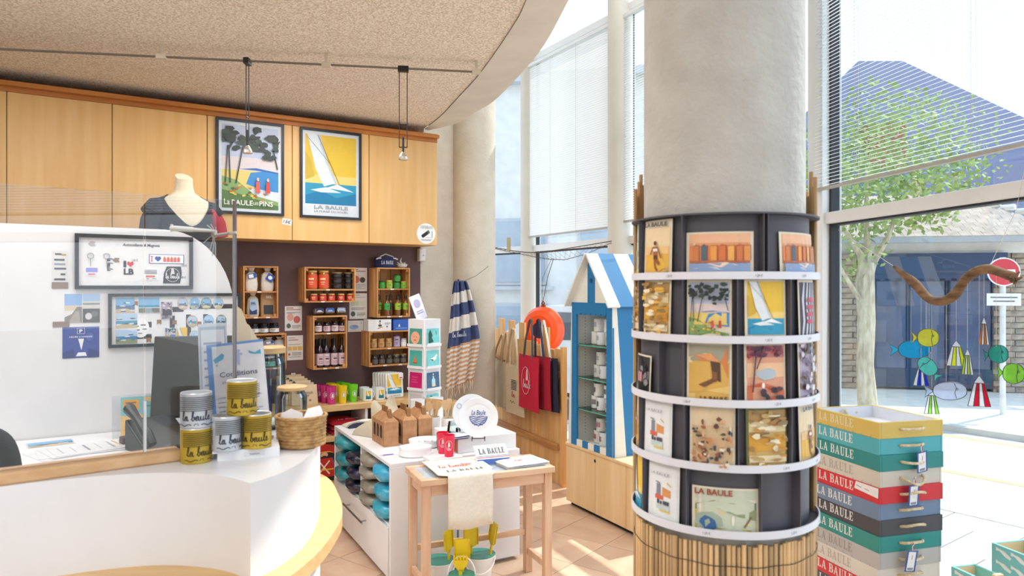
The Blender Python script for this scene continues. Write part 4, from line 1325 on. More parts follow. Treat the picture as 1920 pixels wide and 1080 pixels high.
# ------------------------------------------------------------------ low shelf unit along the brown wall, goods on it
ST, SW = 0.665, 2.3
t = thing('low_shelf_unit', 'low wall unit of beech shelves on white uprights under the crates', 'shelf', W.p(-SW, 0.02, 0), W.a)
DP = .345
b = MB(); b.box(0, SW - .05, 0, DP, ST - .045, ST); b.build('top_shelf', BEECH, t, bevel=.003)
for z in (.43, .10):
    b = MB(); b.box(0, SW - .05, 0.01, DP, z - .04, z); b.build('shelf_board', BEECH, t, bevel=.003)
for x in (0, .85, 1.68, SW - .07):
    for z0, z1 in ((0, .06), (.10, .39), (.43, ST - .045)):
        b = MB(); b.box(x, x + .02, 0.015, DP, z0, z1); b.build('upright', WHITE, t)
def Ws(px, z, off):
    """s along the wall of a thing standing at height z on offset off, seen in column px"""
    return W.hit(px, 600, off)[0]
def tumbler(s, off, col, label, h=.135, r=.037):
    t = thing('tumbler', label, 'cup', W.p(s, off, ST), W.a, 'coloured plastic tumblers on the beech shelf')
    b = MB()
    b.lathe([(r * .72, 0), (r * .75, .004), (r, h), (r * .95, h), (r * .7, .008), (0, .006)], 22, col)
    fn = wrap(r * .87, 1, h * .3)
    b.art([('f0e6ec', [(-.009, .012), (.009, .012), (.006, .04), (-.006, .04)])], lambda u, v, k: ((r * .8 + .008 + .25 * 0) * sin(u / r) * 1.0, -(r * .80 + .2 * r * (v + h * .3) / h + .0016) * cos(u / r), v + h * .3))
    ring = [(.019 * cos(2 * pi * i / 20), .026 + .024 * sin(2 * pi * i / 20)) for i in range(21)]
    b.stroke(ring, .002, lambda u, v, k: ((r * .80 + .2 * r * (v + h * .3) / h + .0012) * sin(u / r), -(r * .80 + .2 * r * (v + h * .3) / h + .0012) * cos(u / r), v + h * .3), 'f4dce6')
    b.build('cup', GLOSS, t)
PK = 'c8287f'
for i, (px, off) in enumerate(((598, -.22), (609, -.14), (621, -.06))):
    tumbler(Ws(px, 0, off), off, ('a82068', 'b8246f', 'cc2f86')[i], f'magenta plastic tumbler with white lighthouse, {("rear", "middle", "front")[i]} one of the file')
for i, (px, off) in enumerate(((620, -.25), (628, -.16), (642, -.06))):
    tumbler(Ws(px, 0, off), off, ('d8b81c', 'e0c01e', 'eacb1e')[i], f'yellow plastic tumbler, {("rear", "middle", "front")[i]} one of the file')
for i, (px, off) in enumerate(((638, -.27), (648, -.18), (662, -.08))):
    tumbler(Ws(px, 0, off), off, ('5cb81a', '66c41c', '6cd020')[i], f'lime green plastic tumbler, {("rear", "middle", "front")[i]} one of the file')
def mug(t, r, h, col, shapes=None, ha=0.0, handle=True, nb=26, mtl=None, xtra=None):
    b = MB()
    b.lathe([(r * .9, 0), (r, .004), (r, h), (r * .92, h), (r * .9, .01), (0, .008)], nb, col)
    if shapes:
        b.art(strips(shapes), wrap(r, 1, 0, 0, .0001))
    if xtra:
        xtra(b)
    b.build('cup', mtl or GLOSS, t)
    if handle:
        b = MB().at(0, 0, 0, rz=ha)
        b.tube([(r * .96 + h * .26 * sin(pi * i / 8) ** .7, 0, h * (.2 + .6 * i / 8)) for i in range(9)], h * .05, 7, col)
        b.build('handle', mtl or GLOSS, t)
for i, (px, off) in enumerate(((683, -.17), (707, -.17), (689, -.07), (713, -.07))):
    t = thing('souvenir_mug', f'white mug with a yellow sail picture, {("rear one nearer the tumblers", "rear one nearer the plaques", "front one nearer the tumblers", "front one nearer the plaques")[i]}', 'mug', W.p(Ws(px, 0, off), off, ST), W.a, 'white sail mugs on the beech shelf')
    mug(t, .04, .095, 'eef0ef', [('e8c43a', rect(-.026, .045, .014, .082)), ('1f8a98', rect(-.026, .018, .014, .045)), ('f8f8f8', [(-.02, .08), (-.014, .08), (-.004, .05), (-.012, .042)]), ('f8f8f8', [(-.012, .046), (-.004, .05), (0, .042), (-.008, .04)]), ('0f6a80', rect(-.026, .018, .014, .026))], ha=.2)
# tin plaques on end with the yacht print
for i in range(6):
    off = -.08 - .024 * i
    s = Ws(724, 0, -.08) - .012 * i
    t = thing('tin_plaque', f'yacht picture plaque standing on end, {ORD[i]} from the front', 'plaque', W.p(s, off, ST + .004), W.a, 'yacht plaques standing in a row')
    b = MB().at(0, 0, 0, rx=radians(-6))
    pl = [(.0, .01), (.01, 0), (.14, 0), (.15, .01), (.15, .19), (.14, .2), (.01, .2), (0, .19)]
    b.slab(pl, 0, .011, 'd4d0c8')
    fn = lambda u, v, k: (u * .15, -k * .0003, v * .2)
    b.art([('efeee8', rect(.03, .02, .97, .98))] + into(a_sail(), .1, .16, .9, .94), fn)
    b.text('LA BAULE', fn, .5, .05, .07, '3a4a5a', w=.6)
    b.build('plaque', PRINT, t)
t = thing('price_ticket', 'small white and red ticket clipped to the front yacht plaque', 'price tag', W.p(Ws(752, 0, -.06), -.066, ST + .155), W.a)
b = MB(); b.box(-.02, .02, -.002, 0, 0, .045, 'f2eeee'); b.box(-.012, .012, -.003, -.002, .004, .012, 'b83a5a'); b.build('ticket', PRINT, t)
# kraft folders
for i in range(6):
    off = -.12 - .026 * i
    t = thing('kraft_folder', f'kraft card folder leaning on the shelf, {ORD[i]} from the front', 'folder', W.p(Ws(567, 0, -.12) - .014 * i - .08, off, ST + .003), W.a, 'kraft folders leaning on the beech shelf')
    b = MB().at(0, 0, 0, rx=radians(-14), ry=radians(2 - i * .6))
    h = .155 + .012 * i
    b.slab([(0, 0), (.2, 0), (.195, h), (.005, h)], 0, .006, ('dcc29a', 'cdb088')[i % 2])
    if i == 0:
        fn = lambda u, v, k: (u, -.0005 - k * .0003, v)
        b.text('La promenade', fn, .1, .085, .02, '3a3230', w=.12, shear=.3)
        b.text('iodée', fn, .1, .062, .02, '3a3230', w=.06, shear=.3)
        b.art([('5a4a3a', ell(.09, .125, .014, .006)), ('8a7a60', ell(.14, .035, .01, .008))], fn)
    else:
        b.slab([(.03, h - .002), (.06, h - .002), (.05, h + .012), (.04, h + .012)], -.001, .003, '3a3230')
    b.build('card', PRINT, t)
s, z = W.hit(550, 701, -.329)
t = thing('price_note', 'tiny white price note on the brown wall above the kraft folders', 'price tag', W.p(s, -.3295, z), W.a)
b = MB(); b.box(-.016, .016, -.001, 0, -.007, .007, 'eceae6'); b.box(-.01, .01, -.0014, -.001, -.002, .001, '6a6a6a'); b.build('note', PRINT, t)
# folded shirts below, pirate figure
t = thing('folded_shirt', 'bright red folded shirt lying under the beech shelf', 'shirt', W.p(Ws(643, 0, -.1), -.15, .433), W.a)
b = MB()
for k in range(3):
    z = .036 * k
    b.grid(lambda u, v: ((u - .5) * .215, (v - .5) * .24, z + .036 * (1 - (2 * abs(u - .5)) ** 6) * (1 - (2 * abs(v - .5)) ** 6) + .003 * sin(9 * u + 5 * v)), 16, 12, ('b81830', 'a8142a', 'c81c36')[k])
b.text('La Baule', lambda u, v, k: (u - .5 + .02, v - .12, .1115), .5, .0, .03, 'f4e8ea', w=.16, shear=.2)
b.build('cloth', CLOTH, t, smooth=60)
t = thing('folded_shirt', 'black folded shirt beside the red one under the beech shelf', 'shirt', W.p(Ws(596, 0, -.1), -.15, .433), W.a)
b = MB()
b.grid(lambda u, v: ((u - .5) * .12, (v - .5) * .22, .12 * (1 - (2 * abs(u - .5)) ** 4) * (1 - (2 * abs(v - .5)) ** 4) + .008 * sin(9 * u + 7 * v)), 12, 12, '1d1a20')
b.build('cloth', CLOTH, t, smooth=60)
t = thing('woven_bowl', 'small orange-brown woven bowl under the beech shelf by the white upright', 'bowl', W.p(Ws(700, 0, -.1), -.12, .43), W.a)
b = MB(); b.lathe([(.03, 0), (.055, .025), (.05, .06), (.03, .075), (0, .078)], 18); b.build('bowl', CANE, t)
t = thing('costume_figure', 'red pirate costume card hanging on a black panel below the lower shelf', 'costume', W.p(Ws(608, 0, .0), .035, .11), W.a)
b = MB()
b.box(-.13, .17, .004, .012, 0, .27, '1c1a1c')
fn = lambda u, v, k: (u, .003 - k * .0004, v)
b.art([('b8261e', [(-.07, .2), (-.06, .26), (0, .275), (.06, .26), (.075, .2), (.03, .22), (-.03, .22)]), ('e0a83a', [(-.07, .2), (-.03, .22), (.03, .22), (.075, .2), (.03, .212), (-.03, .212)]), ('d8a88a', ell(-.01, .195, .028, .02)), ('3a2420', ell(-.01, .178, .02, .012)),
       ('b8261e', [(-.08, .17), (.05, .17), (.075, .03), (-.1, .03)]), ('3f6aa8', [(.05, .17), (.1, .06), (.12, .02), (.075, .03)]), ('e8dcc8', line(-.05, .15, .03, .05, .01)), ('e8dcc8', line(.03, .15, -.05, .06, .01)), ('e0b03a', rect(-.09, .08, .06, .09))], fn)
b.build('card', PRINT, t)
b = MB(); b.tube([(0, .008, .26), (0, .008, .285)], .003, 6); b.build('hook', METAL, t)
# ------------------------------------------------------------------ white island unit with towels
UH, UWd, UL = 0.63, 0.77, 1.18
def Uz(px, py, z=UH):
    p = Pz(px, py, z)
    return p
t = thing('island_unit', 'white display island with open towel bays and a long drawer', 'cabinet', (U.o.x, U.o.y, 0), U.a)
def up(name, m, bx, bev=.002, par=t):
    b = MB(); b.box(*bx); return b.build(name, m, par, bevel=bev)
up('top_panel', WHITE, (0, UWd, 0, UL, UH - .02, UH))
up('end_panel', WHITE, (0, .378, 0, .02, 0.02, UH - .02))
up('end_panel', WHITE, (.392, UWd, 0, .02, 0.02, UH - .02))
up('rear_panel', WHITE, (0, UWd, UL - .02, UL, 0.02, UH - .02))
up('middle_panel', WHITE, (.378, .392, .02, UL - .02, 0.02, UH - .02))
up('side_panel', WHITE, (UWd - .02, UWd, .02, UL - .02, 0.02, UH - .02))
up('bay_floor', WHITE, (.012, .378, .02, UL - .02, .275, .295))
up('bay_divider', WHITE, (.012, .378, UL * .5 - .01, UL * .5 + .01, .295, UH - .02))
up('plinth', mat('grey_plinth', 'b8b4ae', 0.6), (.03, UWd - .03, .03, UL - .03, 0, .025))
dr = up('drawer', WHITE, (-.008, .35, .025, UL - .025, .03, .29))
b = MB()
b.tube([(-.04, .38, .215), (-.04, .80, .215)], .006, 8)
for y in (.42, .76):
    b.tube([(-.04, y, .215), (-.005, y, .215)], .005, 8)
b.build('handle', METAL, dr)
def roll(name, label, cat, t0, z, r, Lr, col, group, sh=1.0, col2=None):
    o = thing(name, label, cat, UP(-.035 + Lr / 2, t0, z), U.a, group)
    rr = random.Random(int(t0 * 999 + z * 77))
    ph = rr.uniform(0, 6)
    b = MB()
    def fn(u, v):
        a = 2 * pi * u
        q = abs(sin(pi * v)) ** .22
        w = 1 + .03 * sin(3 * a + ph + 5 * v) + .02 * sin(7 * a + 11 * v + ph)
        f = lambda x: math.copysign(abs(x) ** .7, x)
        return (-(v - .5) * Lr * (1 + .02 * sin(3 * a)), .12 * q * w * f(cos(a)), r * sh + r * sh * .98 * q * w * f(sin(a)))
    b.grid(fn, 22, 14, col, cf=(lambda u, v: col2 if col2 and (u + .4 * v) % 1 < .3 else col))
    b.build('fabric', mat('plastic_wrapped_cloth', attr=True, rough=0.22, var=0.3, vs=14, coat=0.5, bump=0.35, bs=35), o, smooth=80)
    return o
zz = .2955
def stack(name, what, cat, t0, cols, r, grp, lab, Lr=.3, sh=1.0, c2=None):
    z = zz
    for i, c in enumerate(cols):
        roll(name, f'{lab[i]} {what}', cat, t0 + .012 * (-1) ** i, z, r, Lr, c, grp, sh, c2[i] if c2 else None)
        z += 2 * r * sh * .965
stack('rolled_towel', 'rolled teal towel in the far bay, stacked by the rear wall', 'towel', 1.01, ['2f9aa8', '2a94a2', '35a4b2'], .078, 'teal towels in the far bay', ['lowest', 'middle', 'top'], sh=.66)
stack('rolled_towel', 'rolled navy glittery towel in the far bay', 'towel', .74, ['1f2340', '232848', '1b1f3a'], .085, 'navy towels in the far bay', ['lowest', 'middle', 'top'], sh=.5)
stack('rolled_towel', 'rolled taupe towel in the near bay', 'towel', .44, ['a09a8c', '9a9486', 'a8a294', '9c9688'], .088, 'taupe towels in the near bay', ['lowest', 'second lowest', 'second highest', 'topmost'], sh=.44)
stack('rolled_towel', 'rolled turquoise towel in the near bay', 'towel', .17, ['3fb4d4', '38accc', '3ab0d8'], .10, 'turquoise towels in the near bay', ['lowest', 'middle', 'topmost, part white'], sh=.51, c2=['3fb4d4', '38accc', 'b8d8e8'])

# things on the island
def on(px, py, z=UH):
    return Pz(px, py, z)
lb = on(728, 853)
t = thing('price_label', 'small violet printed label lying on the white island', 'label', lb, U.a + .0)
b = MB(); b.box(-.05, .05, -.018, .018, 0, .0012, 'd8d4e8')
b.text('E.L.B', top(1, 1, .0012), .5, .495, .018, '4a3f8a', w=.05, bold=.02) if False else b.art([('5a4a9a', rect(-.03, -.01, .03, .01))], lambda u, v, k: (u, v, .0012 + k * .0003))
b.build('label', PRINT, t)
def carrier(p, label):
    t = thing('bottle_carrier', label, 'box', p, U.a, 'kraft bottle carriers')
    w, dd, h = .088, .235, .142
    b = MB()
    b.box(0, w, 0, dd, 0, h)
    b.add([(0, 0, h), (w, 0, h), (w, dd, h), (0, dd, h), (w / 2 - .004, .05, h + .045), (w / 2 + .004, .05, h + .045), (w / 2 + .004, dd - .05, h + .045), (w / 2 - .004, dd - .05, h + .045)],
          [(0, 1, 5, 4), (1, 2, 6, 5), (2, 3, 7, 6), (3, 0, 4, 7), (4, 5, 6, 7)])
    b.build('carton', KRAFT, t, bevel=.0015, smooth=0)
    b = MB()
    b.at(w / 2, 0, h + .04, rz=pi / 2)
    b.slab([(.06, 0), (.175, 0), (.165, .04), (.07, .04)], -.003, .003)
    b.slab([(.02, -.02), (.05, -.002), (.045, .03), (.03, .022)], -.012, .012)
    b.build('grip', mat('kraft_dark', '94683f', 0.85, vs=30), t, smooth=0)
    b = MB()
    for k in range(3):
        y = .035 + k * .062
        arch = [(y, .045), (y + .04, .045), (y + .04, .1)] + [(y + .02 + .02 * cos(pi * i / 8), .1 + .02 * sin(pi * i / 8)) for i in range(1, 8)] + [(y, .1)]
        b.add([(-.0006, a, q) for a, q in arch], [list(range(len(arch)))], '3a2c22')
    b.build('window_cutout', PRINT, t, smooth=0)
c0 = on(720, 839)
carrier(c0, 'kraft cardboard bottle carrier with arched cut-outs, nearest the island edge')
carrier(c0 + U.d * .118 + U.n * -.01, 'kraft cardboard bottle carrier, middle one of three')
carrier(c0 + U.d * .218 + U.n * -.02, 'kraft cardboard bottle carrier, third one beside the utensil pots')
def bowl(p, rx, h, label):
    t = thing('serving_bowl', label, 'bowl', p, U.a - .2, 'white oval bowls')
    b = MB()
    b.lathe([(rx * .86, 0), (rx * .97, .008), (rx * .98, h * .75), (rx, h * .8), (rx, h), (rx * .93, h), (rx * .9, h * .75), (rx * .85, h * .62), (0, h * .6)], 34, 'efeeee')
    fn = lambda u, v, k: (u, v, h * .6 + .003 + k * .0003)
    script(b, 'la baule', fn, 0, -.02, .03, '2c3038', 2, wd=.12, w=.1)
    o = b.build('dish', GLOSS, t)
    o.scale = (1, .82, 1)
    return t
q = on(775, 860)
bowl((q.x, q.y + .075, UH), .092, .05, 'white lettered oval bowl at the island edge in front')
q = on(790, 848)
bowl((q.x + .01, q.y + .16, UH), .105, .042, 'wider white lettered oval bowl behind the first one')
# low white block with two red tumblers
q = on(835, 868)
t = thing('display_block', 'low white block carrying two red tumblers', 'display block', (q.x - .01, q.y + .06, UH), U.a)
b = MB(); b.box(-.10, .085, -.05, .06, 0, .022); b.build('block', WHITE, t, bevel=.002)
for i, (px, py) in enumerate(((829, 852), (841, 858))):
    q = Pz(px, py, UH + .022)
    t = thing('tumbler', ('rear', 'front')[i] + ' red plastic tumbler with white lighthouse on the low white block', 'cup', (q.x, q.y + .03, UH + .022), face(q), 'red tumblers')
    b = MB()
    h, r = .115, .0315
    b.lathe([(r * .74, 0), (r * .77, .003), (r, h), (r * .95, h), (r * .72, .006), (0, .005)], 24, 'e02a4c')
    fr = lambda v: r * .77 + r * .23 * v / h + .0008
    cf = lambda u, v, k: ((fr(v) + k * .0002) * sin(u / r), -(fr(v) + k * .0002) * cos(u / r), v)
    ring = [(.02 * cos(2 * pi * j / 24), .062 + .026 * sin(2 * pi * j / 24)) for j in range(25)]
    b.stroke(ring, .0016, cf, 'f8dce2', 2)
    b.art([('f8dce2', [(-.006, .056), (.006, .056), (.004, .078), (0, .083), (-.004, .078)])], cf)
    script(b, 'la', cf, 0, .042, .012, 'f8dce2', 2, wd=.14, w=.018)
    b.build('cup', mat('red_plastic', attr=True, rough=0.2, var=0.03), t)
# riser with plates
t = thing('display_riser', 'white riser box with an orange side carrying the plates', 'display block', UP(.405, .045, UH), U.a)
RH = .083
b = MB(); b.box(0, .365, 0, .36, 0, RH, 'eeeeee'); b.build('box', PAINT, t, bevel=.002)
b = MB(); b.box(-.0012, 0, .004, .12, .004, RH - .004, 'd8825a'); b.build('side_sticker', PRINT, t)
def plate(p, rz, tilt, r, label, big):
    t = thing('plate', label, 'plate', p, rz)
    b = MB().at(0, 0, r, rx=radians(90 - tilt))
    b.lathe([(0, .0), (r * .66, .001), (r * .72, .006), (r, .016), (r * .985, .02), (r * .72, .0105), (r * .66, .0055), (0, .005)], 44, 'eef1f4')
    fn = lambda u, v, k: (u, v, .0062 + k * .0003)
    if big:
        b.text('La Baule', fn, 0, .016, .026, '2c4a9a', w=.078, shear=.25, bold=.01)
        P = []
        R = .049
        for j in range(7):
            y0 = .006 - j * .0088
            half = sqrt(max(0, R * R - (y0 - .004) ** 2)) * .98
            b.stroke([(-half + 2 * half * i / 16, y0 + .0026 * sin(i * .75 + j)) for i in range(17)], .0036, fn, '2c4a9a', 2)
        b.stroke([(R * cos(pi + pi * i / 20), .008 + R * sin(pi + pi * i / 20)) for i in range(21)], .003, fn, '2c4a9a', 3)
    else:
        b.stroke([(-.07 + .013 * cos(2 * pi * i / 20), .04 + .013 * sin(2 * pi * i / 20)) for i in range(21)], .002, lambda u, v, k: (u, v, .0165), '5a6ab0', 2)
    b.build('dish', mat('glazed_ceramic', attr=True, rough=0.12, var=0.02, coat=.4), t, smooth=50)
    return t
zr = UH + RH
q = Py(897, 800, 3.98)
plate((q.x, q.y, zr + .004), face(q), 14, .110, 'white plate lettered La Baule with blue waves on a wire stand', True)
q = Py(884, 800, 4.09)
plate((q.x, q.y, zr + .012), face(q), 14, .108, 'plain white plate with a small ring mark behind the wave plate', False)
q = Py(897, 830, 3.955)
t = thing('plate_stand', 'dark wire stand holding the wave plate', 'stand', (q.x, q.y, zr), face(q))
b = MB()
for x in (-.035, .035):
    b.tube([(x, -.05, .0), (x, -.035, .022), (x, -.02, .004), (x * .9, .05, .004), (x * .8, .085, .12)], .0022, 6)
b.tube([(-.035, .0, .004), (.035, .0, .004)], .0022, 6)
b.build('wire', DARKM, t)
for i in range(3):
    q = Pz(856 + i * 3, 822, zr)
    t = thing('booklet', f'navy and white notebook flat on the riser, {("bottom", "middle", "top")[i]} of the pile', 'notebook', (q.x, q.y + .02, zr + .006 * i), U.a + .08 * i)
    b = MB(); b.box(-.06, .05, -.05, .07, 0, .0055, ('2a3a6a', 'e8eaee', '3a4a7a')[i]); b.box(-.055, .045, -.045, .065, .0055, .0058, ('2a3a6a', 'c8d4e8', 'e8ecf2')[i]); b.build('cover', PRINT, t)
q = Py(928, 870, 3.72)
t = thing('folded_pouch', 'white zip pouch lettered LA BAULE with red and navy stripes leaning on the riser', 'pouch', (q.x, q.y, UH + .001), U.a - .12)
b = MB().at(0, 0, 0, rx=radians(-48))
b.box(-.09, .09, -.004, .006, 0, .125, 'e6e6e4')
b.art([('3f5a9a', rect(-.09, 0, .09, .034)), ('c84a4a', rect(-.09, .042, .09, .046)), ('e6e6e4', rect(-.09, .046, .09, .05)), ('4a5a8a', rect(-.09, .05, .09, .053))], lambda u, v, k: (u, -.004 - k * .0003, v))
serif(b, 'LA BAULE', lambda u, v, k: (u, -.0065, v), -.07, .066, .034, '4a5260', 3, w=.145)
b.build('pouch', CLOTH, t, bevel=.002)
# utensil pots, spoons
def pot(px, pyb, Y, r, h, label, spk=False):
    q = Py(px, pyb, Y)
    t = thing('utensil_pot', label, 'pot', (q.x, q.y, UH), face(q), 'white utensil pots')
    def ex(b):
        if spk:
            rr = random.Random(3)
            for _ in range(34):
                a, z = rr.uniform(-.9, .9) * r, rr.uniform(.02, h * .9)
                b.art([('6a7a80', [(a, z), (a + .004, z + .001), (a + .002, z + .005)])], wrap(r, 1, 0))
    mug(t, r, h, 'eef0f0', handle=False, xtra=ex)
    return q
def spoon(x, y, z, az, tilt, L, kind, label):
    t = thing('wooden_utensil', label, 'utensil', (x, y, z), az, 'wooden kitchen utensils')
    b = MB().at(0, 0, 0, ry=tilt)
    b.tube([(0, 0, 0), (0, 0, L * .72)], .0045, 7, 'd9b88a')
    if kind == 0:
        b.slab([(-.006, L * .7), (.006, L * .7), (.02, L * .82), (.021, L * .94), (.012, L), (-.012, L), (-.021, L * .94), (-.02, L * .82)], -.003, .003, 'd4b080')
    elif kind == 1:
        b.at(0, 0, 0, ry=tilt)
        b.slab([(-.006, L * .7), (.006, L * .7), (.019, L * .8), (.019, L), (-.019, L)], -.003, .003, 'c8a070')
    else:
        for k in range(4):
            a = k * pi / 4
            b.tube([(.018 * sin(pi * i / 10) * cos(a), .018 * sin(pi * i / 10) * sin(a), L * (.66 + .34 * i / 10)) for i in range(11)], .001, 4, 'b0b0b0')
    b.build('utensil', PAINT, t)
pots = [(812, 790, 4.46, .044, .118, 'white ceramic utensil pot, plain, nearest the kraft carriers', False), (841, 788, 4.42, .045, .118, 'white ceramic utensil pot speckled with blue, behind the plate', True), (794, 775, 4.66, .042, .118, 'white ceramic pot half hidden behind the plain utensil pot', False)]
rr = random.Random(11)
for i, P in enumerate(pots):
    q = pot(*P)
    for k in range((6, 6, 4)[i]):
        a = rr.uniform(-.9, .9)
        spoon(q.x + .02 * sin(a), q.y + rr.uniform(-.018, .018), UH + .012, face(q) + rr.uniform(-.4, .4), rr.uniform(-.1, .34), rr.uniform(.19, .225), (0, 1, 0, 2, 0, 1)[k], f'{("flat wooden spoon", "wooden spatula", "wooden serving spoon", "wire whisk", "long wooden spoon", "notched wooden spatula")[k]} standing in the {("plain", "speckled", "half hidden")[i]} white pot')
for i, (px, py, Y) in enumerate(((783, 763, 4.62), (818, 762, 4.70))):
    q = Py(px, py, Y)
    t = thing('stoneware_beaker', ('tall white beaker beside the card tower', 'tall white beaker behind the utensils')[i], 'cup', (q.x, q.y, UH), face(q))
    mug(t, .046, .20, 'eceeee', handle=False)
for i, (px, Y, z) in enumerate(((770, 4.40, UH), (786, 4.34, UH), (778, 4.37, UH + .056))):
    q = Py(px, 775, Y)
    t = thing('espresso_cup', ('small white cup at the foot of the card tower', 'small white cup next to the utensil pots', 'small white cup stacked on the two others')[i], 'cup', (q.x, q.y, z), face(q) + i, 'small white cups')
    mug(t, .03, .055, 'e8eaea', ha=.8)
for i, (px, py, Y, r, h) in enumerate(((829, 800, 4.05, .032, .10), (851, 795, 4.12, .045, .15), (866, 806, 4.08, .035, .12), (836, 800, 4.13, .03, .09))):
    q = Py(px, py, Y)
    t = thing('glass_tumbler', ('low clear drinking glass by the kraft carriers', 'tall clear glass carafe in front of the speckled pot', 'clear glass beside the plain plate', 'small clear glass behind the first glass')[i], 'glass', (q.x, q.y, UH if i in (0, 3) else UH), face(q), 'clear drinking glasses')
    b = MB()
    b.lathe([(r * .8, 0), (r * .86, .004), (r, h * .5), (r * (.7 if i == 1 else 1), h), (r * (.66 if i == 1 else .95), h), (r * .92, h * .5), (r * .78, .008), (0, .008)], 24)
    b.build('glass', JARG, t)
# linen goods at the far edge of the island
def clothlump(p, rz, w, d, h, col, label, name='linen_pouch', cat='pouch', cf=None, txt=None):
    t = thing(name, label, cat, p, rz)
    b = MB()
    rr = random.Random(int(w * 1e4))
    ph = rr.uniform(0, 6)
    b.grid(lambda u, v: ((u - .5) * w, (v - .5) * d, h * ((1 - (2 * abs(u - .5)) ** 3) * (1 - (2 * abs(v - .5)) ** 3)) ** .6 * (1 + .12 * sin(8 * u + ph) * sin(7 * v + ph)) + .002), 22, 18, col, cf=cf)
    b.build('cloth', CLOTH, t, smooth=80)
    return t
q = on(690, 815)
clothlump((q.x + .02, q.y + .02, UH), U.a + .5, .17, .19, .075, 'c4b8a2', 'grumpled grey linen drawstring pouch at the island edge')
q = on(672, 798)
clothlump((q.x + .03, q.y + .02, UH), U.a + .1, .26, .15, .03, 'd8cfbe', 'flat linen pouch with navy edge stripes at the far island corner', cf=lambda u, v: '2a3048' if v < .22 or .28 < v < .33 else 'd8cfbe')
q = on(735, 800)
t = thing('linen_bag', 'cream linen bag with black writing crumpled behind the kraft carriers', 'bag', UP(.27, .80, UH + .004), U.a)
b = MB().at(0, 0, 0, rx=radians(-12), ry=radians(-10))
b.grid(lambda u, v: ((u - .5) * .22 * (1 - .25 * v), .02 * sin(6 * u + 4 * v) + .05 * v, .19 * v + .03 * sin(9 * u) * v), 16, 14, 'd4c6ac', cf=lambda u, v: '3a342e' if (.3 < v < .36 or .5 < v < .55) and .15 < u < .75 and int(u * 22) % 3 else 'd4c6ac')
b.grid(lambda u, v: ((u - .5) * .22 * (1 - .25 * v), .06 - .02 * sin(6 * u + 4 * v) * 0 + .0 * v, .16 * v), 8, 8, 'c4b698')
b.build('cloth', CLOTH, t, smooth=80)

# square card tower
q = Py(793, 790, 4.80)
t = thing('card_tower', 'white square spinner tower of greeting cards on the island', 'card stand', (q.x, q.y + .08, UH), radians(52))
TW, TH = .078, 1.34 - UH
b = MB(); b.box(-TW, TW, -TW, TW, .012, TH); b.build('column', WHITE, t, bevel=.003)
b = MB(); b.lathe([(.1, 0), (.1, .012)], 24); b.build('base', WHITE, t)
for z in [TH - .03 - .148 * (i + 1) for i in range(5)]:
    for rz in (0, -pi / 2):
        if z > 0:
            b = MB().at(0, 0, 0, rz=rz); b.box(-TW + .01, TW - .01, -TW - .016, -TW, z - .006, z + .002); b.box(-TW + .01, TW - .01, -TW - .018, -TW - .014, z - .006, z + .012); b.build('card_ledge', WHITE, t)
b = MB().at(-.02, 0, TH, rx=radians(-12), ry=radians(-16)); b.box(-.05, .05, -.002, .002, 0, .17, 'd8d4e0'); b.art([('a8a0c0', ell(0, .11, .03, .03)), ('8a84a0', rect(-.03, .04, .03, .046)), ('8a84a0', rect(-.03, .055, .03, .06))], lambda u, v, k: (u, -.0025 - k * .0003, v)); b.build('header_card', PRINT, t)
TQ = '7fd0d0'
cards = [(1, 0, TQ, [('1f5a4a', [(.05, .1), (.5, .2), (.35, .45), (.42, .6), (.25, .95), (.08, .7)]), ('e8f0e8', rect(0, 0, 1, .12)), ('2a4a5a', rect(.72, .62, .76, .85))], 'turquoise card with a dark pine'),
         (1, 1, TQ, [('f2f4f4', [(.2, .5), (.45, .35), (.7, .45), (.85, .75), (.7, .72), (.55, .6)]), ('5a5a5a', [(.2, .5), (.45, .35), (.5, .45)]), ('e8a03a', rect(.84, .7, .95, .74)), ('e8a03a', rect(.55, .18, .58, .38))], 'turquoise card with a seagull'),
         (1, 2, '4a6a8a', [('b8dce8', [(.35, .15), (.65, .15), (.65, .55), (.56, .65), (.56, .78), (.44, .78), (.44, .65), (.35, .55)]), ('e8d8a8', rect(.36, .16, .64, .3)), ('e8eef0', ell(.5, .88, .05, .05))], 'slate blue card with a bottle'),
         (1, 3, TQ, [('1f5a4a', [(.1, .1), (.4, .3), (.6, .8), (.3, .95), (.1, .7)]), ('f0f4f4', [(.5, .2), (.75, .25), (.6, .75)])], 'turquoise card with a pine and white sail'),
         (0, 0, '4a9a8a', [('f0b090', ell(.5, .45, .38, .38)), ('d8806a', ell(.4, .5, .05, .04)), ('d8806a', ell(.6, .5, .05, .04)), ('b85a4a', rect(.4, .28, .6, .33))], 'green card with a round pink face'),
         (0, 1, '4fb0a4', [('e07a4a', [(.35, .3), (.65, .3), (.5, .75)]), ('b85a3a', rect(.3, .22, .7, .3))], 'teal card with an orange sail'),
         (0, 2, 'c8206a', [('e0609a', rect(.2, .7, .7, .74)), ('e0609a', rect(.2, .55, .6, .59)), ('e0609a', rect(.2, .4, .7, .44))], 'plain magenta card with pale writing'),
         (0, 3, 'd8ccc8', [('4a4a50', line(.3, .25, .6, .7, .05)), ('4a4a50', line(.6, .25, .35, .6, .05)), ('4a4a50', line(.35, .6, .55, .75, .04))], 'pale grey card with a folding chair'),
         (0, 4, 'e0dce4', [('4a3f7a', rect(.2, .55, .7, .68)), ('4a3f7a', rect(.3, .3, .8, .42))], 'pale card with violet bars')]
ta5 = radians(52)
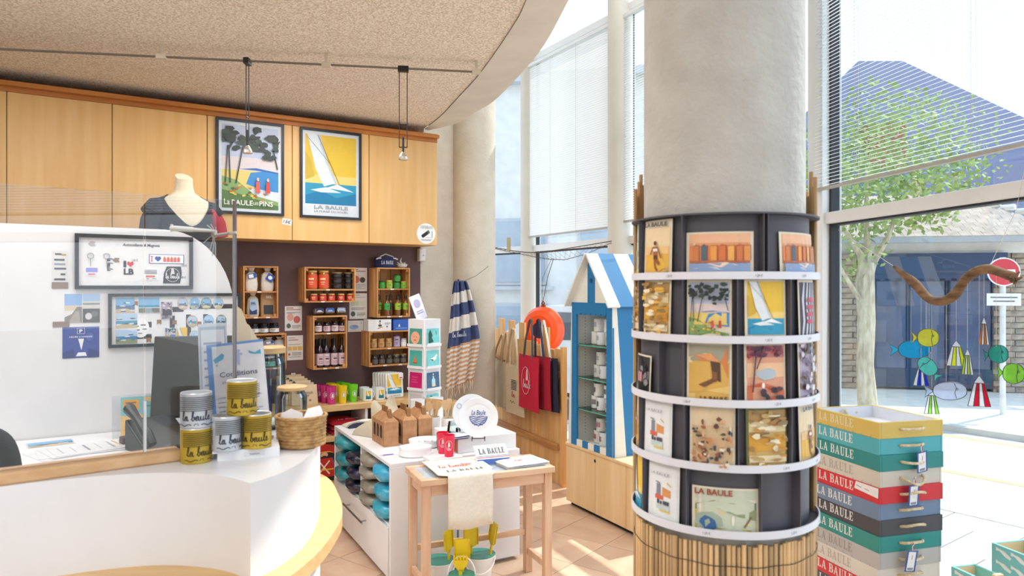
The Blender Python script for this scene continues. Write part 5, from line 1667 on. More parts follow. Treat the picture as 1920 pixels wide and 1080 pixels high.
for side, row, col, shp, lab in cards:
    z = UH + TH - .03 - .148 * (row + 1) + .003
    rz = ta5 if side else ta5 - pi / 2
    o = V((q.x, q.y + .08, z)) + V((sin(rz), -cos(rz), 0)) * (TW + .0125)
    if z < UH + .01:
        continue
    g = thing('greeting_card', f'square {lab} on the card tower', 'greeting card', o, rz, 'square cards on the tower')
    b = MB().at(0, 0, 0, rx=radians(-4))
    b.box(-.056, .056, 0, .006, 0, .112, col)
    b.art(shp, front(.112, .112, 0))
    b.build('card', PRINT, g)

# ------------------------------------------------------------------ pine table in front of the island
TA = radians(23)
FL, FR = Pz(790, 902, .632), Pz(1047, 878, .632)
tw = (FR - FL).length
td = .305
t = thing('side_table', 'narrow raw pine table with a pale glazed top in front of the island', 'table', (FL.x, FL.y, 0), TA)
TZ = .632
def tp(name, m, *bx, bev=.0025):
    b = MB()
    for q in bx:
        b.box(*q)
    return b.build(name, m, t, bevel=bev)
TABLEH = mat('raw_pine_flat', 'e3c3a4', 0.55, base2='cf9f7c', vs=4, stretch=(.7, 5, 5), lo=.3, hi=.7)
tp('top_frame', TABLEH, (0, tw, 0, .035, TZ - .03, TZ), (0, tw, td - .035, td, TZ - .03, TZ), (0, .035, .035, td - .035, TZ - .03, TZ), (tw - .035, tw, .035, td - .035, TZ - .03, TZ))
tp('top_inset', mat('pale_laminate_inset', 'b4bdca', 0.18, coat=.2), (.035, tw - .035, .035, td - .035, TZ - .028, TZ - .003), bev=0)
for x in (.012, tw - .052):
    for y in (.012, td - .052):
        tp('leg', TABLEW, (x, x + .04, y, y + .04, 0, TZ - .03))
for y in (.02, td - .045):
    tp('apron', TABLEH, (.052, tw - .052, y, y + .022, TZ - .085, TZ - .03))
for x in (.02, tw - .042):
    tp('apron', TABLEW, (x, x + .022, .052, td - .052, TZ - .085, TZ - .03))
tp('stretcher', TABLEH, (.052, tw - .052, td - .043, td - .022, .205, .235))
for x in (.02, tw - .042):
    tp('stretcher', TABLEW, (x, x + .022, .052, td - .052, .1, .135))
# cream towel over the front edge
TT = Frame((FL.x, FL.y), TA)
def tpz(s, y, z):
    return TT.p(s, -y, z)
t = thing('tea_towel', 'cream towel lettered LA BAULE hanging over the pine table edge', 'towel', tpz(.235, 0, 0), TA)
b = MB()
prof = [(.30, TZ + .018), (.22, TZ + .02), (.12, TZ + .02), (.04, TZ + .019), (.008, TZ + .018), (-.006, TZ + .012), (-.011, TZ - .005), (-.012, TZ - .05), (-.012, TZ - .12), (-.013, TZ - .19), (-.012, TZ - .245)]
wl2 = lambda k: .21 if k < 4 else .235
vs = []
nn = 16
for k, (y, z) in enumerate(prof):
    for i in range(nn + 1):
        u = i / nn
        x0 = -.15 + (.045 if k > 4 else 0.0) + .05 * (1 - min(k, 5) / 5) * 0
        ww = .295 - .065 * min(1, max(0, (k - 3) / 3))
        sag = -.02 * sin(pi * u) * 0
        vs.append((x0 + u * ww, y - (.006 * sin(7 * u) if k > 6 else 0), z + (.02 * sin(pi * u) ** 2 if k == len(prof) - 1 else 0) * -.6))
b.add(vs, [[k * (nn + 1) + i, (k + 1) * (nn + 1) + i, (k + 1) * (nn + 1) + i + 1, k * (nn + 1) + i + 1] for k in range(len(prof) - 1) for i in range(nn)], 'ece6d6')
o = b.build('cloth', CLOTH, t, smooth=60)
so = o.modifiers.new('thick', 'SOLIDIFY'); so.thickness = .004; so.offset = -1
b = MB()
fn = lambda u, v, k: (u, v, TZ + .0215 + k * .0003)
serif(b, 'LA BAULE', fn, -.095, .03, .034, '4a4e5a', 3, w=.2)
script(b, 'la baule', fn, -.03, .11, .06, 'd05a4a', 3, wd=.05, w=.16)
b.art([('e8b0a4', ell(.03, .15, .045, .02)), ('d88a7a', ell(.05, .15, .02, .012))], fn)
b.build('lettering', PRINT, t)
t = thing('folded_napkin', 'white folded cloth with red print and a blue edge line on the pine table', 'cloth', tpz(tw - .135, .13, TZ), TA + .12)
b = MB()
for k in range(3):
    b.grid(lambda u, v: ((u - .5) * .25, (v - .5) * .17, .006 * k + .007 * (1 - (2 * abs(u - .5)) ** 8) * (1 - (2 * abs(v - .5)) ** 8) + .001 * sin(7 * u + 5 * v)), 14, 10, 'ebecec')
fn = lambda u, v, k: (u, v, .0215 + k * .0003)
b.stroke([(.05, -.08), (.06, -.03), (.035, .03), (.03, .08)], .005, fn, '5a9ad0')
b.stroke(smooth_pts([(-.09, -.02), (-.06, .02), (-.02, .0), (.0, -.03), (-.05, -.04), (-.09, -.02)], 4), .004, fn, 'd86a6a')
script(b, 'la', fn, -.02, -.02, .03, 'd86a6a', 3, wd=.1, w=.05)
b.build('cloth', CLOTH, t, smooth=60)
# beach pails with spades
def pail(p, r, h, label, handle_up, rz=0):
    t = thing('toy_pail', label, 'bucket', p, rz, 'white toy pails with teal lining')
    b = MB()
    b.lathe([(r * .72, 0), (r * .74, .004), (r, h), (r * 1.06, h), (r * 1.06, h - .008), (r * 1.0, h - .008)], 28, 'f0f0ee', close=True)
    b.build('body', GLOSS, t)
    b = MB()
    b.lathe([(r * 1.07, h), (r * .97, h + .001), (r * .93, h - .035), (r * .9, h - .05)], 28, '1f9a8c', close=True)
    b.lathe([(r * .9, h - .05), (0, h - .05)], 28, 'c8c0b0')
    b.build('lining', GLOSS, t)
    b = MB()
    H = .10 if handle_up else -.06
    b.tube([(r * 1.03 * cos(pi * i / 16), -.0 if handle_up else -.03 * sin(pi * i / 16) - r * .9 * sin(pi * i / 16), h - .01 + H * sin(pi * i / 16)) for i in range(17)], .0035, 7, 'f4f2ec')
    b.build('handle', GLOSS, t)
    return t
P1 = Pz(866, 1128, 0.0); P2 = Pz(826, 1108, 0.0); P3 = Pz(898, 1098, 0.0)
pails = [(V((P1.x, P1.y - .02, 0)), .066, .142, 'white toy pail with raised handle in front of its two neighbours', True), (V((P2.x - .01, P2.y + .03, 0)), .08, .15, 'white toy pail with teal lining near the front table leg', False), (V((P3.x, P3.y + .045, 0)), .08, .15, 'white toy pail with teal lining farther along under the table', False)]
for P in pails:
    pail(*P, rz=face(P[0]))
def spade(p, rz, kind, label, tilt=0, L=.2):
    t = thing('toy_spade', label, 'toy', p, rz, 'yellow beach toys')
    b = MB().at(0, 0, 0, rx=radians(tilt))
    b.box(-.009, .009, -.004, .004, 0, L * .5, 'e8c81a')
    if kind == 'rake':
        b.slab([(-.01, L * .45), (.01, L * .45), (.034, L * .66), (.036, L * .8), (-.036, L * .8), (-.034, L * .66)], -.004, .004, 'e8c81a')
        for i in range(5):
            x = -.031 + i * .0155
            b.box(x - .004, x + .004, -.004, .004, L * .8, L * .95, 'e8c81a')
    else:
        b.slab([(-.012, L * .45), (.012, L * .45), (.04, L * .52), (.04, L * .95), (.034, L), (-.034, L), (-.04, L * .95), (-.04, L * .52)], -.004, .004, 'ecd01c')
        b.box(-.04, -.034, -.012, .002, L * .52, L * .95, 'dcb814')
        b.box(.034, .04, -.012, .002, L * .52, L * .95, 'dcb814')
    b.build('blade', mat('yellow_plastic', attr=True, rough=0.3, var=0.03), t, bevel=.001)
    return t
f1 = face(P1)
spade(pails[0][0] + V((-.005, -.005, .095)), f1, 'rake', 'yellow toy rake standing in the front pail', 0, .15)
spade(pails[0][0] + V((.0, .035, .09)), f1, 'spade', 'broad yellow toy spade standing behind the rake', 0, .215)
spade(pails[1][0] + V((.055, .0, .10)), f1 + 1.1, 'spade', 'yellow toy spade turned edge-on in the pail by the table leg', -4, .2)
spade(pails[2][0] + V((-.045, .0, .10)), f1 + .2, 'spade', 'yellow toy spade in the farther pail, tip behind the broad spade', 0, .19)
spade(pails[2][0] + V((.05, -.01, .105)), f1 - 1.25, 'spade', 'yellow toy spade leaning outward at the rim of the farther pail', -10, .21)
# ------------------------------------------------------------------ reception counter and what stands on it
CT = 1.10
t = thing('reception_counter', 'curved white reception counter with beech rail and lower beech ledge', 'counter', (0, 0, 0))
rail_d = V((.789, .614, 0)); rail_n = V((-.614, .789, 0)); R0 = V((-1.16, 1.62, 0))
def rp(k, off=0, z=0):
    return R0 + rail_d * k + rail_n * off + V((0, 0, z))
fr_curve = smooth_pts([(-1.158, 1.617), (-1.05, 1.682), (-.937, 1.726), (-.842, 1.740), (-.75, 1.728), (-.675, 1.70), (-.603, 1.648)], 5)
rt_curve = smooth_pts([(-.603, 1.648), (-.575, 1.70), (-.556, 1.765), (-.545, 1.85), (-.547, 1.945), (-.568, 2.1), (-.606, 2.25), (-.68, 2.42)], 5)[1:]
left = [tuple(rp(-1.05)[:2]), tuple(rp(-.5)[:2])]
body = left + fr_curve + rt_curve + [(-.80, 2.5), (-.93, 2.46), (-.97, 2.3), tuple(rp(.42, .03)[:2]), tuple(rp(.38, .07)[:2]), tuple(rp(-1.05, .07)[:2])]
b = MB(); b.prism(body, 0.0, CT)
b.build('body', mat('counter_laminate', 'f0eff1', 0.3, var=0.015), t, smooth=25)
led = left[:1] + smooth_pts([tuple(rp(-1.05, -.16)[:2]), tuple(rp(-.5, -.16)[:2]), (-1.10, 1.50), (-.93, 1.585), (-.80, 1.60), (-.70, 1.56), (-.60, 1.54), (-.53, 1.64), (-.494, 1.835), (-.497, 2.06), (-.52, 2.19), (-.565, 2.33), (-.66, 2.55), (-.80, 2.68), (-.95, 2.66)], 5) + [(-.95, 2.4), tuple(rp(-1.05, .06)[:2])]
b = MB(); b.prism(led, .838, .875)
b.build('ledge', BEECH, t, smooth=25)
b = MB(); b.at(R0.x, R0.y, 0, rz=atan2(.614, .789)); b.box(-1.05, .385, 0, .066, CT, CT + .03)
b.build('rail', mat('beech_rail', 'dcb487', 0.5, base2='d0a374', vs=3, stretch=(1, 8, 8)), t, bevel=.006)

def can(px, pyb, z, gold, label, turn=0.0, Y=None):
    q = Pz(px, pyb, z)
    d = V((q.x, q.y, 0)).normalized() * .038
    p = V((q.x, q.y, z)) + d
    t = thing('printed_mug', label, 'mug', p, face(p), 'gold and silver La Baule mugs')
    r, h = .0385, .09
    col, ink = ('c8a838', '4a3c10') if gold else ('ccd1d8', '3c4250')
    b = MB()
    b.lathe([(r * .96, 0), (r, .003), (r, h - .002), (r * .97, h), (r * .92, h - .001), (r * .9, .01), (0, .008)], 36, col, cs=[col, col, 'e8e8ea', 'f2f2f2', 'f2f2f2', 'f2f2f2'])
    fn = wrap(r, 1, 0, turn)
    for i in range(8):
        z0 = .047 + i * .0048
        b.stroke([(-.042 + .084 * j / 16, z0) for j in range(17)], .0019, fn, ink)
    script(b, 'la baule', fn, 0, .021, .022, ink, 3, wd=.11, w=.074)
    for s in (-1, 1):
        b.stroke([(s * (.01 + .028 * j / 10), .011 + .0022 * sin(j * .9)) for j in range(11)], .0024, fn, ink)
    b.art([(ink, rect(-.006, .0085, .006, .0105)), (ink, rect(-.005, .012, .005, .0135))], fn)
    b.build('cup', mat('metallic_glaze', attr=True, rough=0.3, metal=0.25, var=0.05, vs=20), t, smooth=50)
    return p
p1 = can(368, 871, CT, True, 'gold striped mug standing on the counter under a silver one', .35)
can(368, 871, CT, False, 'silver striped mug stacked on a gold one', 0).z
bpy.data.objects['printed_mug.001'].location = (p1.x + .0, p1.y, CT + .0905)
BZ = CT + .026
q = Pz(452, 862, CT)
t = thing('card_box', 'flat white card box with a small label under the mugs', 'box', (q.x, q.y + .055, CT), face(q))
b = MB(); b.box(-.077, .077, -.05, .05, 0, .026, 'eeeef0'); b.box(-.012, .04, -.0506, -.05, .007, .02, 'e0dfe2')
b.text('Mariniere', lambda u, v, k: (u, -.0507 - k * .0003, v), .014, .011, .005, '5a5a66', 3, w=.024)
b.build('carton', PRINT, t, bevel=.001)
p3 = can(425, 848, BZ, False, 'silver striped mug on the card box under the top mug', .45)
p4 = can(481, 843, BZ, True, 'gold striped mug on the card box beside the basket', -.12)
p5 = can(447, 848, BZ, True, 'gold striped mug on top of two others', .22)
bpy.data.objects['printed_mug.004'].location = ((p3.x + p4.x) / 2, (p3.y + p4.y) / 2, BZ + .0905)

def holder(px, Y, w, h, pitch, roll, yaw, label, frame, content):
    q = Py(px, 540, Y)
    t = thing('leaflet_holder', label, 'sign holder', (q.x, q.y, CT), face(q) + yaw)
    b = MB().at(0, .0, .010, rx=radians(-pitch), ry=radians(roll))
    b.box(-w / 2, w / 2, 0, .006, 0, h, frame)
    content(b, w, h)
    b.build('sheet', PRINT, t)
    b = MB()
    b.box(-w / 2, w / 2, -.02, .09, 0, .004)
    b.build('foot', PLEXI, t)
    return t
def cond(b, w, h):
    fn = lambda u, v, k: (u * w - w / 2, -k * .0003, v * h)
    b.art([('f1f1f6', rect(.09, .0, 1, .975)), ('5ab4d8', [(.1, .84), (.26, .9), (.3, .88), (.28, .84), (.14, .8)]), ('5ab4d8', [(.72, .9), (.84, .87), (.94, .9), (.95, .85), (.84, .855), (.74, .87)]), ('b8c4e4', [(.5, .92), (.58, .92), (.56, .76), (.52, .76)]), ('b8c4e4', rect(.46, .86, .62, .88)), ('a8bce0', ell(.16, .78, .02, .012))], fn)
    b.text('Conditions', fn, .53, .655, .05, '5a5c7a', 12, w=.66, bold=.01)
    b.text('générales de vente', fn, .53, .59, .028, '8a8ca8', 12, w=.6)
    for i in range(8):
        b.art([('c4c6d8', rect(.14, .44 - .045 * i, .9 - .1 * (i % 3), .452 - .045 * i))], fn)
holder(455, 2.06, .158, .288, 12, -6, -.12, 'tilted blue and white sign reading Conditions behind the mugs', '6fa4e8', cond)
def wsheet(b, w, h):
    fn = lambda u, v, k: (u * w - w / 2, -k * .0003, v * h)
    b.art([('b8c8dc', rect(.05, .03, .95, .97)), ('f0f2f6', rect(.1, .06, .9, .94))] + [('a8b0c4', rect(.18, .8 - .08 * i, .8 - .1 * (i % 2), .82 - .08 * i)) for i in range(8)], fn)
holder(405, 2.24, .085, .33, 8, -2, .0, 'white framed sheet standing half behind the Conditions sign', 'e2e8ee', wsheet)
# storage jars
def sjar(px, Y, r, h, label):
    q = Py(px, 540, Y)
    t = thing('storage_jar', label, 'jar', (q.x, q.y, CT), face(q))
    b = MB(); b.lathe([(r * .9, 0), (r, .006), (r, h * .8), (r * .82, h * .88), (r * .82, h * .92), (r * .78, h * .92), (r * .78, h * .86), (r * .94, h * .78), (r * .94, .01), (0, .008)], 30)
    b.build('glass', JARG, t, smooth=60)
    b = MB(); b.lathe([(r * .98, h * .92), (r * 1.02, h * .93), (r * 1.02, h * .985), (r * .9, h)], 30)
    b.build('lid', BEECH, t)
    return q
q1 = sjar(507, 2.30, .047, .262, 'tall glass jar with beech lid behind the Conditions sign')
q2 = sjar(548, 2.18, .044, .152, 'short glass jar with beech lid behind the basket')
for i in range(10):
    a = 2 * pi * i / 10
    c = ('2f6fd0', 'd8dce8', '3f9ad8', '3a3f8a', 'e8e8f0')[i % 5]
    t = thing('souvenir_pen', f'{("blue", "white", "light blue", "indigo", "pale")[i % 5]} pen in the tall glass jar, {("outer", "inner")[i // 5]} one', 'pen', (q1.x + .028 * cos(a), q1.y + .028 * sin(a), CT + .011), a, 'pens in the tall jar')
    b = MB().at(0, 0, 0, ry=radians(4))
    b.tube([(0, 0, 0), (0, 0, .012)], 0, 7, 'b0b0b8', rs=[.0012, .004])
    b.tube([(0, 0, .012), (0, 0, .13)], .0046, 8, c)
    b.tube([(0, 0, .13), (0, 0, .142)], .003, 6, 'c8ccd4')
    b.build('barrel', GLOSS, t)
q = Pz(552, 845, CT)
bx, by = q.x + .0, q.y + .065
t = thing('woven_basket', 'round woven rush basket of white goods on the counter', 'basket', (bx, by, CT), face(q))
b = MB()
prof = [(.055, 0), (.066, .004)]
for i in range(9):
    prof += [(.0665 + .003 * i / 9 + .002, .006 + .0085 * i + .003), (.0655 + .003 * i / 9, .006 + .0085 * i + .0075)]
prof += [(.071, .085), (.066, .086), (.062, .02), (0, .012)]
b.lathe(prof, 40)
b.build('weave', CANE, t, smooth=20)
b = MB()
b.tube([(.0695 * cos(2 * pi * i / 40), .0695 * sin(2 * pi * i / 40), .086) for i in range(41)], .0045, 7)
b.build('rim', CANE, t)
for i, (dx, dy, rz, tilt, w, h) in enumerate(((-.03, .0, .3, -20, .075, .06), (.012, .012, -.3, -35, .07, .075), (.0, -.02, .1, -50, .08, .05))):
    t = thing('paper_packet', f'white folded packet {("tipped against the basket rim", "standing highest in the basket", "lying at the front of the basket")[i]}', 'packet', (bx + dx, by + dy, CT + .045), rz - .3)
    b = MB().at(0, 0, 0, rx=radians(tilt), ry=radians(12 * (i - 1)))
    b.slab([(-w / 2, 0), (w / 2, 0), (w / 2, h * .7), (w * .1, h), (-w / 2, h * .8)], -.002, .002, 'eceaf0')
    b.art([('b8b0c8', rect(-w * .2, h * .3, w * .1, h * .34))], lambda u, v, k: (u, -.0022 - k * .0003, v))
    b.build('paper', PRINT, t)
for i, (px, py, Y) in enumerate(((592, 795, 2.10), (600, 800, 2.05), (585, 790, 2.2))):
    q = Py(px, py, Y)
    t = thing('whistle_charm', f'small pale blue and white glass charm at the basket rim, {("middle", "nearest the counter edge", "farther back")[i]}', 'charm', q, .5 * i, 'glass charms at the basket rim')
    b = MB().at(0, 0, 0, ry=radians(55 - 40 * i), rx=radians(25))
    b.ball(.008, .008, .016, 'd4e0f0', 10, 6)
    b.at(0, 0, 0, ry=radians(55 - 40 * i), rx=radians(25))
    b.tube([(0, 0, .01), (0, 0, .03)], 0, 7, 'a8c0dc', rs=[.007, .004])
    b.build('charm', GLOSS, t)
q = Py(457, 540, 2.33)
t = thing('paper_bag', 'cream paper bag standing folded open behind the Conditions sign', 'bag', (q.x, q.y, CT), face(q) + .3)
b = MB()
b.add([(-.03, -.02, 0), (.055, -.02, 0), (.05, .03, 0), (-.03, .03, 0), (-.035, -.012, .36), (.012, -.016, .33), (.05, -.012, .27), (.045, .03, .26), (.0, .022, .38), (-.03, .02, .40)], [(0, 1, 6, 5, 4), (1, 2, 7, 6), (2, 3, 9, 8, 7), (3, 0, 4, 9), (0, 3, 2, 1)])
o = b.build('paper', mat('cream_paper', 'e8d9bc', 0.85), t, smooth=0)
so = o.modifiers.new('thick', 'SOLIDIFY'); so.thickness = .001

# acrylic screen on the rail
t = thing('acrylic_screen', 'clear acrylic hygiene screen standing along the beech rail', 'screen', rp(0, .03), atan2(.614, .789))
kr = 1.37 * .388 / .789 * 1.0
k_end = .524
zt_ = 1.79
for k0, k1, z0 in ((-1.02, .300, CT + .03), (.304, k_end, CT)):
    if z0 == CT:
        b = MB(); b.slab([(k0, CT + .031), (.39, CT + .031), (.39, CT), (k1, CT), (k1, zt_), (k0, zt_)], -.002, .002)
    else:
        b = MB(); b.box(k0, k1, -.002, .002, z0, zt_)
    b.build('panel', PLEXI, t, smooth=0)
b = MB(); b.box(k_end, k_end + .004, -.012, .012, CT, zt_); b.build('reflection_strip', mat('reflection_grey', '6f6a78', 0.15), t)  # grey strip added, its colour standing for the dark reflection along the acrylic's end
b = MB(); b.box(.299, .305, -.006, .006, CT + .031, CT + .16); b.build('joint_clip', mat('white_clip', 'e4e6ea', 0.3), t)
q = Py(440, 436, 1.95); q0 = Py(322, 428, 2.12)
t = thing('hanging_rod', 'white painted rod with knotted cord tied to the acrylic screen corner', 'rod', (0, 0, 0))
b = MB(); b.tube([q0, q0.lerp(q, .35), q0.lerp(q, .36), q0.lerp(q, .72), Py(404, 441, 1.98), Py(443, 436, 1.95)], 0, 8, rs=[.008, .0075, .006, .004, .004, .004])
b.tube([q0 + V((0, 0, .012)), q0 - V((0, 0, .01))], .004, 6)
b.build('rod', mat('white_rod', 'd9d6d0', 0.5), t)
b = MB()
c0_ = Py(400, 440, 1.985)
for px, py in ((388, 422), (382, 455), (393, 470), (398, 480), (404, 482), (405, 425), (395, 420)):
    e_ = Py(px, py, 1.985)
    b.tube([c0_, c0_.lerp(e_, .5) + V((.003, 0, .004)), e_], .0012, 5)
b.tube([c0_ + V((.008 * cos(i), .004, .008 * sin(i))) for i in range(14)], .0022, 5)
b.build('cord', mat('white_rope'), t)

# ------------------------------------------------------------------ staff desk, partition and what hangs on it
pts = [(-1.7, 0.0), (.72, 0.0), (.72, 1.42)] + [(.72 - .33 + .33 * cos(a), 1.42 + .425 * sin(a)) for a in [pi / 2 * i / 12 for i in range(1, 13)]] + [(-1.7, 1.845)]
b = MB().at(*PW.p(0, 0), rz=PW.a)
b.slab(pts, 0, .03)
t = tag(b.build('partition_panel', mat('white_board', 'e6e4e4', 0.4, var=.02), None, smooth=30), 'white partition board with a rounded upper corner behind the desk', 'partition')
t2 = thing('staff_desk', 'white staff desk running along the partition', 'desk', PW.p(-1.65, .01, 0), PW.a)
b = MB(); b.box(0, 2.35, -.62, 0, .82, .85); b.build('desk_top', WHITE, t2, bevel=.002)
for x in (.02, 2.3):
    b = MB(); b.box(x, x + .03, -.6, -.02, 0, .82); b.build('leg_panel', WHITE, t2)
def pbox(px0, px1, py0, py1, off=.0):
    pm, qm = (px0 + px1) / 2, (py0 + py1) / 2
    s0 = PW.hit(px0, qm, off)[0]; s1 = PW.hit(px1, qm, off)[0]
    return s0, s1, PW.hit(pm, py1, off)[1], PW.hit(pm, py0, off)[1]
def pframe(px0, px1, py0, py1, label, f):
    s0, s1, z0, z1 = pbox(px0, px1, py0, py1, .02)
    w, h = s1 - s0, z1 - z0
    t = thing('magnet_board', label, 'frame', PW.p((s0 + s1) / 2, .0, z0), PW.a)
    b = MB()
    for q in ((-w / 2, w / 2, -.022, 0, 0, f), (-w / 2, w / 2, -.022, 0, h - f, h), (-w / 2, -w / 2 + f, -.022, 0, f, h - f), (w / 2 - f, w / 2, -.022, 0, f, h - f)):
        b.box(*q)
    b.build('frame', mat('black_frame'), t)
    b = MB(); b.box(-w / 2 + f, w / 2 - f, -.006, 0, f, h - f, 'eceaea'); bk = b
    fn = lambda u, v, k: ((u - .5) * (w - 2 * f), -.006 - k * .0003, f + v * (h - 2 * f))
    return t, bk, fn, w - 2 * f, h - 2 * f
def sticker(t, name, shapes, fn, x0, y0, x1, y1, base='f4f4f2', poly=None, ex=None):
    b = MB()
    g = lambda u, v, k: fn(x0 + u * (x1 - x0), y0 + v * (y1 - y0), k + 8)
    g0 = lambda u, v, k: fn(x0 + u * (x1 - x0), y0 + v * (y1 - y0), 1)
    P = poly or rect(0, 0, 1, 1)
    n = len(P)
    b.add([g0(*q, 0) for q in P] + [g(*q, 0) for q in P], [[i, (i + 1) % n, n + (i + 1) % n, n + i] for i in range(n)] + [list(range(n, 2 * n))], base)
    b.art(shapes, g, 1)
    if ex:
        ex(b, g)
    return b.build(name, PRINT, t, smooth=0)
t, bk, fn, w, h = pframe(140, 362, 441, 542, 'black framed board of key rings and stickers, titled, on the partition', .017)
bk.text('Autocollants & Magnets', fn, .55, .84, .06, '2a2a34', 4, w=.34, shear=.15, bold=.02)
bk.build('backing', PRINT, t)
for x, kind in ((.10, 0), (.24, 1)):
    b = MB()
    c = fn(x, .62, 20)
    b.tube([V(c) + V((.013 * cos(2 * pi * i / 16), 0, .013 * sin(2 * pi * i / 16))) for i in range(17)], .0018, 5)
    b.tube([V(c) - V((0, 0, .013)), V(fn(x, .40, 20))], .0014, 5)
    b.build('key_ring', METAL, t)
sticker(t, 'key_tag', [('8f94dc', rect(0, .45, 1, 1)), ('f0e8ec', rect(.1, .1, .9, .4)), ('d85a6a', rect(.2, .15, .8, .3))], fn, .06, .2, .16, .37, 'f0f0f4')
b = MB(); script(b, 'la baule', lambda u, v, k: fn(.245 + v, .44 - u * 1.15, 10), 0, 0, .045, '2f3040', 4, wd=.16, w=.24); b.build('key_tag', PRINT, t)
b = MB(); b.text('I', lambda u, v, k: fn(u, v, 8), .40, .40, .12, '2a2a30', 1, bold=.06, w=.025); b.text('LB', lambda u, v, k: fn(u, v, 8), .435, .24, .12, '2a2a30', 1, bold=.04, w=.09)
b.art([('d42a3a', [(.45, .40), (.48, .46), (.475, .51), (.463, .515), (.45, .49), (.437, .515), (.425, .51), (.42, .46)])], lambda u, v, k: fn(u, v, 8 + k)); b.build('magnet', PRINT, t)
sticker(t, 'sticker', [('ffffff', rect(.02, .06, .98, .94)), ('d84a4a', rect(.06, .2, .09, .8)), ('d84a4a', rect(.04, .2, .12, .27)), ('d84a4a', rect(.04, .73, .12, .8)), ('2f4a9a', [(.25, .2), (.34, .5), (.33, .7), (.28, .8), (.25, .7), (.22, .8), (.17, .7), (.16, .5)])] + [('e0604a', [(x, .2), (x + .08, .2), (x + .08, .6), (x + .04, .78), (x, .6)]) for x in (.4, .5, .6, .7, .8)], fn, .62, .48, .95, .68, '2f4a9a')
sticker(t, 'sticker', [('4a5268', rect(.05, .86 - .1 * i, .95, .91 - .1 * i)) for i in range(4)] + [('d86a5a', rect(.15, .25, .8, .42)), ('4a5268', rect(.2, .1, .4, .14)), ('4a5268', rect(.6, .1, .9, .14))], fn, .57, .12, .70, .36, 'f2f2f2')
def exs(b, g):
    script(b, 'la baule', g, .5, .3, .28, 'e8e8ea', 12, wd=.1, w=.75)
    b.stroke([(.5 + .36 * cos(2 * pi * i / 20), .5 + .4 * sin(2 * pi * i / 20)) for i in range(21)], .03, g, 'c8c8cc', 8)
    b.art([('d8d8dc', [(.4, .55), (.45, .9), (.55, .9), (.62, .55)])], g, 6)
sticker(t, 'sticker', [], fn, .75, .05, .93, .42, '26262c', [(0, 0), (.9, 0), (1, .6), (.95, 1), (.2, 1), (.05, .6)], exs)
for x, y in ((.5, .52), (.96, .42), (.95, .16)):
    b = MB(); b.text('1,60 €' if x < .6 else '1,80 €', lambda u, v, k: fn(u, v, 9), x - .01, y, .05, '3a3a40', 1, w=.055); b.build('price_note', PRINT, t)
for x, y in ((.29, .49), (.08, .82)):
    sticker(t, 'paper_arrow', [], fn, x, y, x + .065, y + .1, '8a7468' if x > .2 else 'b8b0b4', [(0, .5), (.35, 1), (1, .9), (.8, .5), (1, .1), (.35, 0)])
t, bk, fn, w, h = pframe(203, 452, 550, 648, 'black framed board of photo magnets and round badges on the partition', .015)
bars = [('2f2f34', rect(.12, .34, .30, .46)), ('2f2f34', rect(.12, .1, .30, .2)), ('2f2f34', rect(.43, .66, .55, .77)), ('2f2f34', rect(.44, .3, .48, .58)), ('2f2f34', rect(.57, .05, .61, .6)), ('2f2f34', rect(.71, .05, .75, .6)), ('2f2f34', rect(.6, .72, .98, .82))]
bk.art(bars, fn)
bk.build('backing', PRINT, t)
ph = [(.03, .66, .17, .97), (.2, .66, .36, .97), (.03, .34, .19, .64), (.03, .02, .19, .31), (.37, .52, .46, .88), (.40, .03, .485, .32), (.495, .03, .58, .32)]
for i, (x0, y0, x1, y1) in enumerate(ph):
    S = [a_seaview(3), a_seaview(4) + [('e8e4d8', rect(0, .3, 1, .34)), ('6a7a6a', rect(0, 0, .3, .3)), ('8aa0a8', rect(.34, 0, .64, .3)), ('7a6a5a', rect(.68, 0, 1, .3))], a_seaview(5), a_seaview(6), a_purple(4) + [('2a2430', [(.1, .2), (.9, .2), (.9, .5), (.6, .6), (.5, .45), (.3, .6), (.1, .5)])], a_pines(3), a_sail()][i]
    sticker(t, 'photo_magnet', S, fn, x0, y0, x1, y1)
for i, (x, y) in enumerate(((.545, .84), (.64, .84), (.735, .84), (.835, .84), (.62, .45), (.755, .45), (.86, .45), (.64, .12), (.75, .14), (.86, .14))):
    P = ell(.5, .5, .5, .5, 22)
    sticker(t, 'round_badge', [(c, [(min(.95, max(.05, .5 + (a - .5) * .72)), min(.95, max(.05, .5 + (q - .5) * .72))) for a, q in p]) for c, p in a_seaview(20 + i)], fn, x - .045, y - .135, x + .045, y + .135, ('c8b0a8', '9ab8d8', '8a9a8a', 'c4c8c8')[i % 4], P)
sticker(t, 'round_badge', [('4a4a50', rect(.2, .55, .4, .6)), ('4a4a50', rect(.5, .6, .8, .66)), ('6a6a70', rect(.3, .35, .45, .42)), ('6a6a70', rect(.6, .4, .85, .45)), ('4a4a50', rect(.35, .2, .6, .24))], fn, .15, .13, .28, .55, 'f4f4f4', ell(.5, .5, .5, .5, 26))
for x, y in ((.16, .8), (.34, .4), (.46, .38), (.66, .34), (.26, .02), (.15, .04)):
    sticker(t, 'paper_arrow', [], fn, x, y, x + .035, y + .1, '9a6a3a', [(0, 0), (.5, .3), (1, 0), (1, 1), (0, 1)])
def pinned(px0, px1, py0, py1, label, name, cat, base, shapes, ex=None, e=.0012):
    s0, s1, z0, z1 = pbox(px0, px1, py0, py1)
    w, h = s1 - s0, z1 - z0
    t = thing(name, label, cat, PW.p((s0 + s1) / 2, .0003, z0), PW.a)
    b = MB(); b.box(-w / 2, w / 2, -e, 0, 0, h, base)
    fn = front(w, h, e)
    b.art(shapes, fn)
    if ex:
        ex(b, fn)
    b.build('sheet', PRINT, t)
